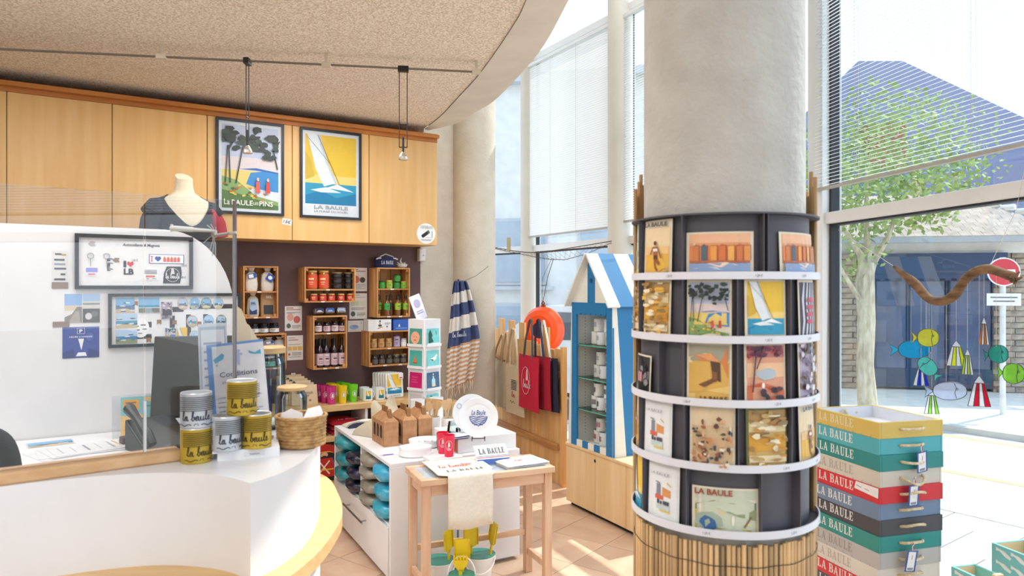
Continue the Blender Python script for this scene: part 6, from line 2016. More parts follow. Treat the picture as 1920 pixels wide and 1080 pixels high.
pinned(97, 127, 470, 529, 'narrow pale strip of handwritten stickers on the partition', 'sticker_strip', 'sticker', 'dcdad8', [(c, rect(x, y, x2, y + .06)) for c, x, y, x2 in (('5a5a60', .2, .86, .6), ('b89a6a', .6, .84, .9), ('4a4a50', .15, .68, .8), ('8a9aa8', .15, .54, .85), ('5a5a60', .15, .4, .9), ('4a4a50', .55, .22, .85), ('3a3a40', .15, .06, .85))])
pinned(97, 128, 529, 541, 'brown wooden arrow pointer under the sticker strip', 'wood_pointer', 'pointer', '8a7468', [], e=.004)
pinned(99, 130, 603, 613, 'brown wooden arrow pointer under the photo card', 'wood_pointer', 'pointer', '8a7468', [], e=.004)
pinned(121, 187, 551, 605, 'beach photo card in three fields on the partition', 'photo_card', 'photo', 'e4e2e2', [('8fb4e0', rect(.0, .5, .49, 1)), ('d8c8b0', rect(0, .42, .49, .6)), ('8a8078', [(0, 0), (.49, 0), (.49, .55), (.35, .55), (.2, .3), (0, .2)]), ('a8a098', [(.1, 0), (.45, 0), (.4, .4), (.3, .4)]), ('a8c4e4', rect(.51, .74, 1, 1)), ('d8d4cc', rect(.51, .5, 1, .74)), ('8a9098', rect(.51, .62, 1, .68)), ('5a5654', rect(.51, 0, 1, .48)), ('d8d4d0', ell(.68, .22, .1, .12)), ('7a7674', ell(.85, .3, .1, .1))])
def disc(b, fn):
    b.text('P', fn, .5, .82, .1, 'f4f4f8', 10, w=.09, bold=.03)
    b.stroke([(.4, .78), (.6, .78), (.6, .96), (.4, .96), (.4, .78)], .012, fn, 'e8e8f0', 8)
    b.text("HEURE D'ARRIVEE", fn, .5, .66, .045, 'f4f4f8', 10, w=.62, bold=.01)
    b.art([('f0f0f4', [(.42, .62), (.58, .62), (.51, .25)]), ('f0f0f4', [(.36, .06), (.66, .06), (.62, .18), (.42, .18)]), ('34417f', [(.0, .2), (.3, .3), (.34, .0), (0, 0)]), ('34417f', [(1, .2), (.7, .3), (.68, .0), (1, 0)])], fn, 5)
pinned(117, 186, 613, 671, 'blue parking disc with a white P and arrow on the partition', 'parking_disc', 'parking disc', '44559e', [('3a4a90', ell(.74, .68, .15, .18)), ('4f62ae', ell(.74, .68, .12, .15))], disc)

# desk things
q = Pz(140, 846, .85)
for i in range(4):
    t = thing('printed_form', f'{("bottom", "second", "third", "top")[i]} printed sheet in the loose pile on the staff desk', 'paper sheet', (q.x + .015 * i, q.y + .02 * i, .8505 + .0016 * i), PW.a + (.35, .1, .28, .2)[i], 'loose forms on the staff desk')
    b = MB(); b.box(-.16, .16, -.11, .11, 0, .0012, 'e4e3e6')
    b.art([(c, rect(x, .2, x + wd, .8)) for x, wd, c in ((.1, .02, 'b8b8c0'), (.25, .01, 'a0a0aa'), (.4, .03, '8a8a96'), (.55, .012, 'b0b0b8'), (.7, .025, 'a8a8b0'), (.85, .01, 'c0c0c8'))], top(.32, .22, .0012))
    b.build('paper', PRINT, t)
q = Pz(95, 832, .85)
t = thing('photo_print', 'blue landscape photo lying on the staff desk behind the forms', 'photo', (q.x, q.y, .8505), PW.a + .1)
b = MB(); b.box(-.09, .09, -.06, .06, 0, .001, 'dcdcdc'); b.art(inset(a_seaview(31), .03), top(.18, .12, .001)); b.build('paper', PRINT, t)
q = Py(272, 825, 3.36)
t = thing('map_leaflet', 'orange and turquoise map leaflet in a clear stand on the desk', 'leaflet', (q.x, q.y, .851), PW.a)
b = MB().at(0, 0, 0, rx=radians(-8)); b.box(-.1, .1, -.003, 0, .005, .19, 'f2e6d0'); b.art(a_map(), front(.2, .185, .003, 0, .005)); b.build('leaflet', PRINT, t)
b = MB().at(0, 0, 0, rx=radians(-8)); b.box(-.135, .105, .001, .004, 0, .2); b.build('stand', PLEXI, t)
q = Pz(285, 842, .85)
t = thing('desk_phone', 'black desk telephone with sloping keypad beside the monitor', 'telephone', (q.x + .03, q.y, .851), PW.a + .35)
b = MB(); b.add([(-.1, -.09, 0), (.11, -.09, 0), (.11, .1, 0), (-.1, .1, 0), (-.1, -.09, .02), (.11, -.09, .02), (.11, .1, .13), (-.1, .1, .13)], [(0, 3, 2, 1), (4, 5, 6, 7), (0, 1, 5, 4), (1, 2, 6, 5), (2, 3, 7, 6), (3, 0, 4, 7)])
b.build('base', BLACKP, t, bevel=.006, smooth=0)
b = MB(); b.tube([(-.075, -.1, .045), (-.08, -.06, .085), (-.08, .03, .14), (-.08, .1, .175), (-.075, .125, .165)], 0, 10, rs=[.018, .024, .017, .026, .018]); b.build('handset', BLACKP, t)
b = MB().at(0, 0, .0, rx=atan2(.11, .19))
for i in range(4):
    for j in range(3):
        b.box(-.02 + j * .03, .0 + j * .03, -.055 + i * .024, -.04 + i * .024, .056, .061, '3a3a40')
b.box(-.02, .09, .05, .095, .056, .06, '8a929a')
tag(b.build('keypad', PRINT, t), kind='stuff')
q = Pz(236, 842, .85)
t = thing('brown_case', 'small dark brown leather case lying by the telephone', 'case', (q.x, q.y + .14, .851), PW.a + .2)
b = MB(); b.box(-.09, .09, -.03, .03, 0, .035); b.build('case', mat('brown_leather', '5a3a32', 0.5), t, bevel=.006)
t = thing('reading_pencil', 'pale wooden pencil lying slanted beside the brown case', 'pencil', (q.x - .1, q.y + .1, .856), 2.4)
b = MB(); b.tube([(-.05, 0, 0), (.05, 0, .0)], .004, 6, 'd8b880'); b.build('barrel', PAINT, t)
q = PW.p(.47, .40, .851)
t = thing('computer_monitor', 'dark computer monitor turned aside behind the Conditions sign', 'monitor', q, PW.a - .35)
b = MB().at(0, 0, .1, rx=radians(-12)); b.box(-.19, .20, -.012, .02, 0, .38); b.build('case', BLACKP, t, bevel=.006)
b = MB().at(0, 0, .1, rx=radians(-12)); b.box(-.18, .19, -.0135, -.012, .012, .368); b.build('screen', mat('dark_screen', '12120f', 0.3, base2='24211a', vs=3), t)
b = MB(); b.box(-.03, .03, 0, .04, 0, .2); b.box(-.1, .1, -.05, .12, 0, .012); b.build('stand', BLACKP, t, bevel=.004)

# office chair
t = thing('office_chair', 'black fabric office chair drawn up behind the counter', 'chair', (-1.885, 2.46, 0), -.15)
b = MB()
def bk_(u, v):
    x = (u - .5) * 2; z = (v - .5) * 2
    sx = .235 * (1 - .12 * abs(z) ** 3)
    return None
def sq(u, v, rx, rz, th):
    a, e = 2 * pi * u, pi * (v - .5)
    f = lambda q, p: math.copysign(abs(q) ** p, q)
    return (rx * f(cos(a), .45) * abs(cos(e)) ** .35, th * f(sin(e), .6), rz * f(sin(a), .45) * abs(cos(e)) ** .35)
b.at(0, 0, .84, rx=radians(6)); b.grid(lambda u, v: sq(u, v, .225, .245, .035), 40, 12, '1a1a1e'); b.build('backrest', CLOTH, t, smooth=80)
b = MB().at(0, .24, .47, rx=pi / 2); b.grid(lambda u, v: sq(u, v, .24, .22, .04), 40, 10, '1a1a1e'); b.build('seat', CLOTH, t, smooth=80)
b = MB(); b.tube([(0, .04, .8), (0, .06, .55), (0, .1, .44), (0, .24, .43)], .016, 8); b.build('back_bracket', BLACKP, t)
b = MB(); b.tube([(0, .24, .08), (0, .24, .44)], .025, 12); b.build('gas_column', DARKM, t)
for i in range(5):
    a = 2 * pi * i / 5
    x, y = .29 * cos(a), .24 + .29 * sin(a)
    b = MB(); b.tube([(0, .24, .1), (x, y, .07)], 0, 8, rs=[.025, .014]); b.build('base_arm', BLACKP, t)
    b = MB().at(x, y, .028, rx=pi / 2); b.lathe([(.027, -.02), (.028, .02)], 14); b.build('caster', BLACKP, t)

# dress form
t = thing('dress_form', 'cream headless dress form in a navy dress above the partition', 'mannequin', (Py(345, 0, 4.3).x, 4.3, 0), face(Py(345, 0, 4.3)) + .35)
loops = [(1.50, .13, .10), (1.62, .145, .11), (1.74, .125, .095), (1.86, .14, .115), (1.95, .155, .12), (2.03, .165, .10), (2.075, .15, .085), (2.10, .095, .068), (2.125, .06, .055), (2.16, .05, .05), (2.215, .048, .05)]
n = 56
def tor(sc, z0=0, z1=99):
    return [(x * sc if sc > 1 else x, y, z) for x, y, z in [(0, 0, 0)]]
def loopmesh(b, L, ad, c, cf=None):
    vs = []
    for z, rx, ry in L:
        for i in range(n):
            a = 2 * pi * i / n
            vs.append(((rx + ad) * cos(a), (ry + ad) * sin(a), z + (.03 * (1 if z > 2.2 else 0) * sin(a))))
    fs = []
    for j in range(len(L) - 1):
        for i in range(n):
            a = 2 * pi * (i + .5) / n
            zc = (L[j][0] + L[j + 1][0]) / 2
            if cf and not cf(a, zc):
                continue
            fs.append([j * n + i, j * n + (i + 1) % n, (j + 1) * n + (i + 1) % n, (j + 1) * n + i])
    b.add(vs, fs, c)
    if not cf:
        b.add(vs[:n], [list(range(n))[::-1]], c)
        b.add(vs[-n:], [list(range(n))], c)
def interp(L, k=3):
    out = []
    for i in range(len(L) - 1):
        for j in range(k):
            f = j / k
            out.append(tuple(L[i][q] * (1 - f) + L[i + 1][q] * f for q in range(3)))
    return out + [L[-1]]
b = MB(); loopmesh(b, interp(loops, 3), 0, 'e2d6bc'); o = b.build('torso', CLOTH, t, smooth=80)
def dress_ok(a, z):
    fa = cos(a + pi / 2)          # 1 at the front
    lim = 2.098 - max(0, fa) ** 4 * .17
    return z < lim
DL = interp([(1.15, .30, .26), (1.4, .2, .17)] + loops, 12)
def dgrid(u, v):
    a = 2 * pi * u
    z = 1.15 + (2.105 - max(0, cos(a + pi / 2)) ** 3 * .19 - 1.15) * v
    j = max(i for i in range(len(DL)) if DL[i][0] <= z + 1e-6)
    k = min(j + 1, len(DL) - 1)
    f = (z - DL[j][0]) / ((DL[k][0] - DL[j][0]) or 1)
    pl = .006 * sin(16 * a) * max(0, 1 - v * 1.25)
    return ((DL[j][1] * (1 - f) + DL[k][1] * f + .007 + pl) * cos(a), (DL[j][2] * (1 - f) + DL[k][2] * f + .007 + pl) * sin(a), z)
b = MB(); b.grid(dgrid, 72, 40, '23252e'); o = b.build('dress', CLOTH, t, smooth=80)
for s in (-1, 1):
    b = MB(); b.tube([(s * .10, 0, 2.045), (s * .155, 0, 2.02), (s * .19, -.01, 1.94), (s * .205, -.015, 1.86)], 0, 14, '23252e' if s < 0 else 'a8283a', rs=[.05, .066, .07, .066], flat=.8)
    b.tube([(s * .10, .004, 2.05), (s * .158, .004, 2.03), (s * .19, .0, 1.985)], 0, 14, '23252e', rs=[.051, .068, .072], flat=.8)
    b.build('sleeve', CLOTH, t, smooth=80)
b = MB(); b.tube([(0, 0, .05), (0, 0, 1.5)], .016, 10); b.build('pole', DARKM, t)
for i in range(3):
    a = 2 * pi * i / 3
    b = MB(); b.tube([(0, 0, .12), (.2 * cos(a), .2 * sin(a), .012)], .011, 8); b.build('foot', DARKM, t)
# ------------------------------------------------------------------ postcard rack round the concrete column, bamboo canes
CD = V((-C1.x, -C1.y)).normalized()          # from column axis to the viewpoint side
CA = atan2(CD.y, CD.x)
def phi_px(px, r):
    u = (px - 960) / F
    d = V((u, 1)).normalized()
    m = d.dot(C1)
    h2 = C1.length_squared - m * m
    k = r * r - h2
    if k <= 0:
        return (1 if (u > C1.x / C1.y) else -1) * (pi / 2 - .09)
    q = d * (m - sqrt(k)) - C1
    a = atan2(q.y, q.x) - CA
    return (a + pi) % (2 * pi) - pi
RK_Z = [1.578, 1.435, 1.293, 1.149, 1.002]
RT = 1.719
rack = thing('postcard_rack', 'round grey postcard rack with white ledges fixed round the concrete column', 'card rack', (C1.x, C1.y, 0), CA + pi / 2)
# local: -y points to the viewpoint; angle f measured from -y, positive to the right
def ringpt(r, f, z):
    return (r * sin(f), -r * cos(f), z)
SPAN = radians(104)
GREYP = mat('anthracite_board', '55535c', 0.5, var=.06, vs=5)
LEDGE = mat('white_ledge', 'e6e6ee', 0.4, var=.02)
def ring(b, r0, r1, z0, z1, f0=-SPAN, f1=SPAN, n=48, c=None):
    vs = []
    for i in range(n + 1):
        f = f0 + (f1 - f0) * i / n
        vs += [ringpt(r0, f, z0), ringpt(r1, f, z0), ringpt(r1, f, z1), ringpt(r0, f, z1)]
    fs = [[4 * i + q, 4 * i + (q + 1) % 4, 4 * i + 4 + (q + 1) % 4, 4 * i + 4 + q] for i in range(n) for q in range(4)]
    fs += [[0, 3, 2, 1], [4 * n + q for q in range(4)]]
    b.add(vs, fs, c)
b = MB(); ring(b, .199, .202, RK_Z[-1] - .012, RT); b.build('back_panel', GREYP, rack)
b = MB(); ring(b, .199, .226, RT - .004, RT); b.build('top_rim', GREYP, rack)
for i, z in enumerate(RK_Z):
    b = MB(); ring(b, .199, .225, z - .0085, z - .0055); b.build('shelf_ring', GREYP, rack)
    b = MB(); ring(b, .2235, .2265, z - .0085, z + .0085); lo = b.build('ledge_strip', LEDGE, rack)
    b = MB()
    for f in (-.55, .35, .9)[i % 2:]:
        b.text('1,20 €', lambda u, v, k: ringpt(.2267 + .0002 * k, u / .2267 + f + .1 * i, v), 0, z - .003, .0055, '5a5a66', 1, w=.016)
    tag(b.build('price_text', PRINT, lo), kind='stuff')
DIV = [[1199, 1279, 1432, 1440], [1199, 1280, 1383, 1482], [1236, 1281, 1383, 1482], [1199, 1283, 1385, 1484], [1206, 1287, 1428, 1500]]
for i, row in enumerate(DIV):
    zt2 = RT - .004 if i == 0 else RK_Z[i - 1] - .0085
    for px in row:
        f = phi_px(px, .222)
        b = MB().at(0, 0, 0, rz=f); b.box(-.0012, .0012, -.224, -.201, RK_Z[i] - .0055, zt2); b.build('divider', GREYP, rack)
CARDS = [  # row, px0, px1, wide, art, title, label
    (0, 1178, 1199, 0, a_coast(), None, 'green and blue card turned almost edge-on in the top row'),
    (0, 1201, 1277, 0, a_bather(), 'LA BAULE', 'cream card of a running bather lettered La Baule, top row'),
    (0, 1283, 1417, 1, a_huts(), None, 'wide orange card of beach huts over blue water, top row centre'),
    (0, 1444, 1530, 1, a_huts(), None, 'wide orange beach hut card at the rounded end of the top row'),
    (1, 1174, 1197, 0, a_sand(31), None, 'brown sand card at the far turn of the second row'),
    (1, 1200, 1275, 0, a_sand(21), None, 'ochre card of a sandy crowd in the second row'),
    (1, 1284, 1376, 0, a_pines(2), None, 'card of dark pines over a turquoise bay, second row'),
    (1, 1388, 1480, 0, a_sail(), 'sail', 'card of a white sail on yellow, second row'),
    (1, 1485, 1530, 0, a_zebra(), None, 'dark violet striped card in the second row'),
    (2, 1172, 1234, 1, a_night(), None, 'low black and white card with a red centre, third row'),
    (2, 1284, 1376, 0, a_tent(), 'tent', 'card of an orange tent on sand lettered La Baule, third row'),
    (2, 1390, 1478, 0, a_reef(), None, 'purple and orange coast card in the third row'),
    (2, 1485, 1532, 0, a_purple(), None, 'grey violet card at the turn of the third row'),
    (3, 1172, 1198, 0, a_bather(), None, 'pinkish card turned edge-on in the fourth row'),
    (3, 1200, 1280, 0, a_white(), 'white', 'white card of small town sketches in the fourth row'),
    (3, 1292, 1380, 0, a_crowd(41), None, 'card of a crowded beach in the fourth row'),
    (3, 1394, 1480, 0, a_sand(42), 'dark', 'green-edged ochre beach card in the fourth row'),
    (3, 1488, 1534, 0, a_bather(), 'LA BAULE', 'card of a standing bather at the turn of the fourth row'),
    (4, 1180, 1202, 0, a_sail(), None, 'blue and ochre card edge-on in the bottom row'),
    (4, 1210, 1284, 0, a_white(), 'white', 'white card of small town sketches in the bottom row'),
    (4, 1298, 1424, 1, a_coast(), 'red', 'wide green coast card with red La Baule lettering, bottom row'),
]
for i, (row, x0, x1, wide, art, ttl, lab) in enumerate(CARDS):
    w, h = (.158, .104) if wide else (.106, .139)
    if row == 2 and wide:
        w, h = .10, .098
    f0, f1 = phi_px(x0, .214), phi_px(x1, .214)
    f = (f0 + f1) / 2
    rr_ = .2085 if w < .14 else .2045
    z = RK_Z[row] - .0052
    wp = V((C1.x, C1.y, z)) + Matrix.Rotation(CA + pi / 2, 3, 'Z') @ V(ringpt(rr_ + .006, f, 0))
    t = thing('postcard', lab, 'postcard', wp, CA + pi / 2 + f, 'postcards on the round rack')
    bend = lambda u, v, k: (.212 * sin((u - .5) * w / .225), -.212 * cos((u - .5) * w / .225) + .212 - k * .0002 + v * .004, v * h)
    b = MB()
    border = {'white': 'eef0f2', 'dark': '6f7a4a'}.get(ttl, 'f0e6d0')
    N_ = 8
    for k0, cc in ((-4, border), (0, border)):
        vs = [bend(i / N_, v, k0) for v in (0, 1) for i in range(N_ + 1)]
        b.add(vs, [[j, j + 1, N_ + 2 + j, N_ + 1 + j] for j in range(N_)], cc)
    m_ = .06
    S = art
    if ttl in ('LA BAULE',):
        S = into(art, .04, .03, .96, .86)
    elif ttl == 'sail':
        S = into(art, .06, .12, .94, .97)
    else:
        S = into(art, .05, .04, .95, .96)
    # cut wide pieces so that they follow the card's slight curve
    cut = []
    for c, p in S:
        if max(q[0] for q in p) - min(q[0] for q in p) > .3 and len(p) == 4 and p[0][1] == p[1][1] and p[2][1] == p[3][1] and p[0][0] == p[3][0]:
            xa, xb = p[0][0], p[1][0]
            for j in range(6):
                cut.append((c, rect(xa + (xb - xa) * j / 6, p[0][1], xa + (xb - xa) * (j + 1) / 6, p[2][1])))
        else:
            cut.append((c, p))
    last = None
    k = 1
    vs_fn = bend
    for c, p in cut:
        n_ = len(p)
        ar = sum(p[j][0] * p[(j + 1) % n_][1] - p[(j + 1) % n_][0] * p[j][1] for j in range(n_))
        if ar < 0:
            p = p[::-1]
        b.add([bend(x, y, k) for x, y in p], [list(range(n_))], c)
        k += .5 if c == last else 1
        last = c
    k = int(k) + 3
    if ttl == 'LA BAULE':
        b.text('LA BAULE', bend, .5, .89, .07, '4a3a34', k, w=.8, bold=.03)
    elif ttl == 'tent':
        b.text('LA BAULE', bend, .62, .06, .075, '4a3428', k, w=.6, bold=.03)
    elif ttl == 'sail':
        b.text('LA BAULE', bend, .5, .04, .05, '3a4a58', k, w=.6, bold=.02)
    elif ttl == 'white':
        b.text('LA BAULE', bend, .45, .8, .05, '8a8a98', k, w=.6)
    elif ttl == 'red':
        b.text('LA BAULE', bend, .32, .84, .12, 'a8503f', k, w=.56, bold=.03)
    b.build('card', PRINT, t, smooth=0)
rr = random.Random(21)
bam = thing('bamboo_screen', 'bamboo cane screen wrapped round the concrete column below the card rack', 'screen', (C1.x, C1.y, 0), CA + pi / 2)
b = MB(); b.tube([(0, 0, 0), (0.0006, 0, .31), (0, 0, .33), (-.0006, 0, .64), (0, 0, .66), (0, 0, .978)], 0, 7, rs=[.0056, .0054, .0062, .0054, .0062, .0054])
s0 = b.build('cane', BAMBOO, bam)
b = MB(); b.tube([(0, 0, 0), (.0006, 0, .45), (0, 0, .47), (0, 0, .95), (-.001, 0, .97), (.0005, 0, 1.8)], 0, 7, rs=[.0056, .0054, .0062, .0054, .0062, .005])
l0 = b.build('cane', BAMBOO, bam)
f = -pi
k1 = k2 = 0
while f < pi - .03:
    lng = abs(f) > radians(99)
    src = l0 if lng else s0
    o = src if (k2 if lng else k1) == 0 else src.copy()
    if (k2 if lng else k1):
        COL.objects.link(o)
    if lng:
        k2 += 1
    else:
        k1 += 1
    r = (.2235 if lng else .212) + rr.uniform(-.002, .002)
    o.location = ringpt(r, f, .002)
    if lng:
        o.scale = (1, 1, rr.uniform(.985, 1.045))
    else:
        kk = rr.uniform(.65, 1.1)
        o.scale = (kk, kk, rr.uniform(.992, 1.0))
    f += rr.uniform(.048, .062)
for z in (.25, .93):
    b = MB(); b.tube([ringpt(.2195, -1.75 + 3.5 * i / 50, z + .0015 * sin(i)) for i in range(51)], .001, 5); b.build('binding_wire', DARKM, bam)

# ------------------------------------------------------------------ stack of wooden trays lettered LA BAULE
TX, TY, TP = .688 / 1.34 * 2.4, 2.4, radians(16)
tcol = ['d9bd62', '52b2be', '2a8c8a', 'd4cdc0', 'd62f38', '7289a6', '4c4c52', '31928c', 'bcb9b6', 'dcd6cc', 'd43a42', '4c525e', '6fc0c4', 'd9bd62', 'c8c2b6', '2a8c8a', 'd62f38', '7289a6', 'd4cdc0', '4c4c52']
tname = ['mustard yellow', 'light turquoise', 'deep teal', 'off-white', 'bright red', 'slate blue', 'charcoal', 'sea green', 'pale grey', 'cream', 'crimson', 'dark slate']
TL, TWd, THt = .325, .265, .055
for i in range(12):
    z = 1.097 - THt * (i + 1)
    j = rr.uniform(-.004, .004)
    t = thing('wooden_tray', f'{tname[i]} wooden tray lettered La Baule, {ORD[i]} down from the top', 'tray', (TX + j, TY + rr.uniform(-.004, .004), z), TP + rr.uniform(-.02, .02), 'stacked lettered trays')
    c = tcol[i]
    b = MB()
    e = .009
    b.box(0, e, 0, TL, 0, THt, c); b.box(TWd - e, TWd, 0, TL, 0, THt, c); b.box(e, TWd - e, 0, e, 0, THt, c); b.box(e, TWd - e, TL - e, TL, 0, THt, c)
    b.build('walls', PAINT, t, bevel=.0012)
    b = MB(); b.box(e, TWd - e, e, TL - e, .004, .009, 'e8e8ec'); 
    if i == 0:
        b.box(e, e + .001, e, TL - e, .009, THt - .002, 'dfe4ee'); b.box(TWd - e - .001, TWd - e, e, TL - e, .009, THt - .002, 'dfe4ee'); b.box(e, TWd - e, TL - e - .001, TL - e, .009, THt - .002, 'dfe4ee'); b.box(e, TWd - e, e, e + .001, .009, THt - .002, 'dfe4ee')
    b.build('base', PAINT, t)
    fn = lambda u, v, k: (-k * .0003, TL - u, v)
    ink = 'f2f0ea' if i not in (0, 3, 8, 9) else ('ece2c0', 'b4aca0', '9a9894', 'bab2a6')[(0, 3, 8, 9).index(i)]
    b = MB()
    serif(b, 'LA BAULE', fn, .026, .016, .031, ink, 1, w=.18)
    b.build('lettering', PRINT, t, smooth=0)
    b = MB()
    for k in range(7):
        x = .035 + k * .042
        b.art([('5a5650', rect(x, .0, x + .0012, .007))], fn)
    tag(b.build('edge_marks', PRINT, t, smooth=0), kind='stuff')
    b = MB()
    dr, up = ((.012, .0), (.012, .0), (.02, -.004), (.03, -.02), (.03, .012), (.02, .006), (.03, .012), (.02, .004), (.02, .0), (.03, .012), (.02, .0), (.02, .0))[i]
    hz = .03
    b.tube([(.085 + (.095 * k / 10), -.003 - dr * sin(pi * k / 10) ** .6, hz + up * sin(pi * k / 10)) for k in range(11)], .0048, 7)
    for x in (.085, .18):
        b.tube([(x, -.006, hz), (x, .016, hz)], .0036, 6)
    b.build('rope_handle', ROPE, t)
    b = MB()
    b.tube([(.085 + .095 * k / 8, TL + .012, hz) for k in range(9)], .0036, 6)
    for x in (.085, .18):
        b.tube([(x, TL - .016, hz), (x, TL + .012, hz)], .0036, 6)
    if i == 0:
        b.tube([(.12 + .012 * cos(q), TL - .018, hz + .012 * sin(q)) for q in [2 * pi * k / 10 for k in range(11)]], .004, 6)
    b.build('rope_handle', ROPE, t)
    if i in (1, 3, 7):
        g = thing('price_tag', f'white and blue price tag hanging from the rope of the {tname[i]} tray', 'price tag', t.location + Matrix.Rotation(TP, 3, 'Z') @ V((.15 if i == 1 else .115, -.03, hz)), TP + .1, 'swing tags on the tray stack')
        b = MB().at(0, 0, 0, rx=radians(4), ry=radians((-6, 0, 8)[(1, 3, 7).index(i)]))
        b.box(-.024, .024, -.001, 0, -.092, -.02, '2f56a0')
        b.art([('f0f1f4', rect(-.018, -.088, .016, -.024)), ('8a8a94', rect(-.014, -.086, .012, -.078)), ('c84a4a', rect(-.001, -.05, .001, -.035))], lambda u, v, k: (u, -.001 - k * .0003, v))
        b.tube([(0, 0, -.022), (.004, 0, -.008), (-.004, 0, .006)], .0013, 5, 'c84a4a')
        b.tube([(0, 0, -.022), (-.005, 0, -.006), (.006, 0, .008)], .0013, 5, 'e8e8ea')
        b.build('tag', PRINT, g)
g = thing('price_strip', 'white handwritten price strip stuck on the red tray edge', 'label', (TX - .0015, TY, 1.097 - THt * 5), TP)
b = MB(); b.add([(-.001, .11, .028), (-.001, .0, .02), (-.001, -.001, .054), (-.001, .102, .054)], [(0, 1, 2, 3)], 'f0eeee')
b.art([('6a6a70', [(.1, .04), (.075, .037), (.075, .039), (.1, .042)]), ('6a6a70', [(.06, .037), (.04, .035), (.04, .037), (.06, .039)])], lambda u, v, k: (-.0013 - k * .0002, u, v))
b.build('strip', PRINT, g, smooth=0)
t = thing('tray_plinth', 'white block under the tray stack', 'plinth', (TX, TY, 0), TP)
b = MB(); b.box(.01, TWd - .01, .01, TL - .01, 0, 1.097 - 12 * THt - .0005); b.build('block', WHITEP, t)

# fish-printed toy crates beside the window
def fishcrate(px, py, Y, w, d, h, label):
    q = Py(px, py, Y)
    q = q - Matrix.Rotation(radians(14), 3, 'Z') @ V((0, d, 0))
    t = thing('fish_crate', label, 'crate', (q.x, q.y, q.z - h), radians(14))
    b = MB()
    e = .008
    b.box(0, e, 0, d, 0, h, '7cc8c8'); b.box(e, w, d - e, d, 0, h, '7cc8c8'); b.box(e, w, 0, e, 0, h * .45, '7cc8c8'); b.box(w - e, w, e, d - e, 0, h, '7cc8c8')
    b.build('sides', PAINT, t, bevel=.001)
    b = MB(); b.box(e, e + .001, e, d - e, .005, h - .003, 'f0d2a8'); b.box(e, w - e, d - e - .001, d - e, .005, h - .003, 'f0d2a8'); b.box(e, w - e, e, d - e, 0, .006, 'f0d2a8'); b.build('lining', PAINT, t)
    fn = lambda u, v, k: (-k * .0003, d - u, v)
    for i in range(2):
        for j in range(3):
            x, y = d * (.14 + .44 * i), h * (.85 - .32 * j)
            b = MB()
            b.art([('eef2f2', [(x, y + .012), (x + .012, y + .008), (x + .03, y + .006), (x + .055, y - .008), (x + .05, y - .016), (x + .03, y - .01), (x + .012, y + .002), (x, y)])], fn)
            b.build('fish_print', PRINT, t, smooth=0)
    b = MB().at(w * .55, -.012, 0); b.slab([(-.03, 0), (.03, 0), (.026, h * .75), (.014, h * 1.12), (-.012, h * 1.12), (-.024, h * .75)], -.006, .006); b.build('end_handle', PLY, t)
    return t, q.z - h, q
t1_, z1_, q_ = fishcrate(1859, 1017, 2.35, .13, .12, .13, 'turquoise wooden crate printed with white fish, the higher of two')
t2_, z2_, q2_ = fishcrate(1783, 1061, 2.12, .085, .1, .12, 'turquoise wooden crate printed with white fish, the lower of two')
for z, q, w, d in ((z1_, q_, .13, .12), (z2_, q2_, .085, .1)):
    t = thing('crate_plinth', 'white block under the ' + ('higher' if z == z1_ else 'lower') + ' fish crate', 'plinth', (q.x, q.y, 0), radians(14))
    b = MB(); b.box(.005, w - .005, .005, d - .005, 0, z - .0005); b.build('block', WHITEP, t)

# ------------------------------------------------------------------ beach hut cabinet on a plywood base
HA = -radians(62)
hut = thing('beach_hut_cabinet', 'blue and white striped beach hut cabinet with glass shelves of mugs', 'cabinet', (.39, 5.13, 0), HA)
BL, WH = '1f78b0', 'e8e6dc'
def hp(name, m=PAINT, bev=.0015):
    def go(b, m=m):
        return b.build(name, m, hut, bevel=bev, smooth=25)
    return go
base = thing('plywood_chest', 'birch plywood chest carrying the beach hut cabinet', 'chest', (.39, 5.13, 0), HA)
for x0, x1 in ((0, .36), (.363, .70), (.703, .98)):
    b = MB(); b.box(x0, x1, 0, .015, .03, .43); b.build('front_panel', PLY, base, bevel=.001)
b = MB(); b.box(0, .98, -.01, .42, .43, .447); b.build('top_board', PLY, base, bevel=.001)
b = MB(); b.box(.005, .975, .015, .41, .03, .43); b.build('carcass', PLY, base)
b = MB(); b.box(.02, .96, .03, .4, 0, .03); b.build('plinth', BLACKP, base)
b = MB().at(.36, -.0005, .385, rx=pi / 2); b.lathe([(.011, 0), (.011, .001)], 14, '1a1614'); b.build('finger_hole', PRINT, base)
X0, X1, D1, Z0, Z1 = .075, .556, .36, .447, 1.43
XC = (X0 + X1) / 2
AP = 1.777
b = MB(); b.box(X0, X1, D1 - .012, D1, Z0, Z1, 'e4e2d8'); hp('back_board')(b)
for x in (X0, X1 - .014):
    b = MB(); b.box(x, x + .014, .014, D1 - .012, Z0, Z1, 'e4e2da' if x == X0 else BL); hp('side_board')(b)
b = MB()
for i in range(38):
    z = .52 + i * .022
    b.box(X0 + .0139, X0 + .0145, .10, .106, z, z + .005, '4a4a4a')
tag(b.build('peg_holes', PRINT, hut), kind='stuff')
b = MB(); b.box(X0 + .014, X1 - .014, .014, D1 - .012, Z0, Z0 + .02, WH); hp('floor_board')(b)
b = MB(); b.slab([(X0 - .012, Z0), (X0 + .06, Z0), (X0 + .055, Z1), (X0, Z1)], 0, .014, BL); hp('stile')(b)
b = MB(); b.slab([(X1 - .07, Z0), (X1 + .01, Z0), (X1, Z1), (X1 - .065, Z1)], 0, .014, BL); hp('stile')(b)
b = MB(); b.slab([(X0 - .05, Z0), (X0 - .012, Z0), (X0, Z1 - .02), (X0 - .006, Z1 - .02)], 0, .014, WH); hp('flared_trim')(b)
b = MB()
k = 6
wv = (X1 - X0 - .12) / k
poly = [(X0 + .055, Z1), (X0 + .055, Z1 - .05)]
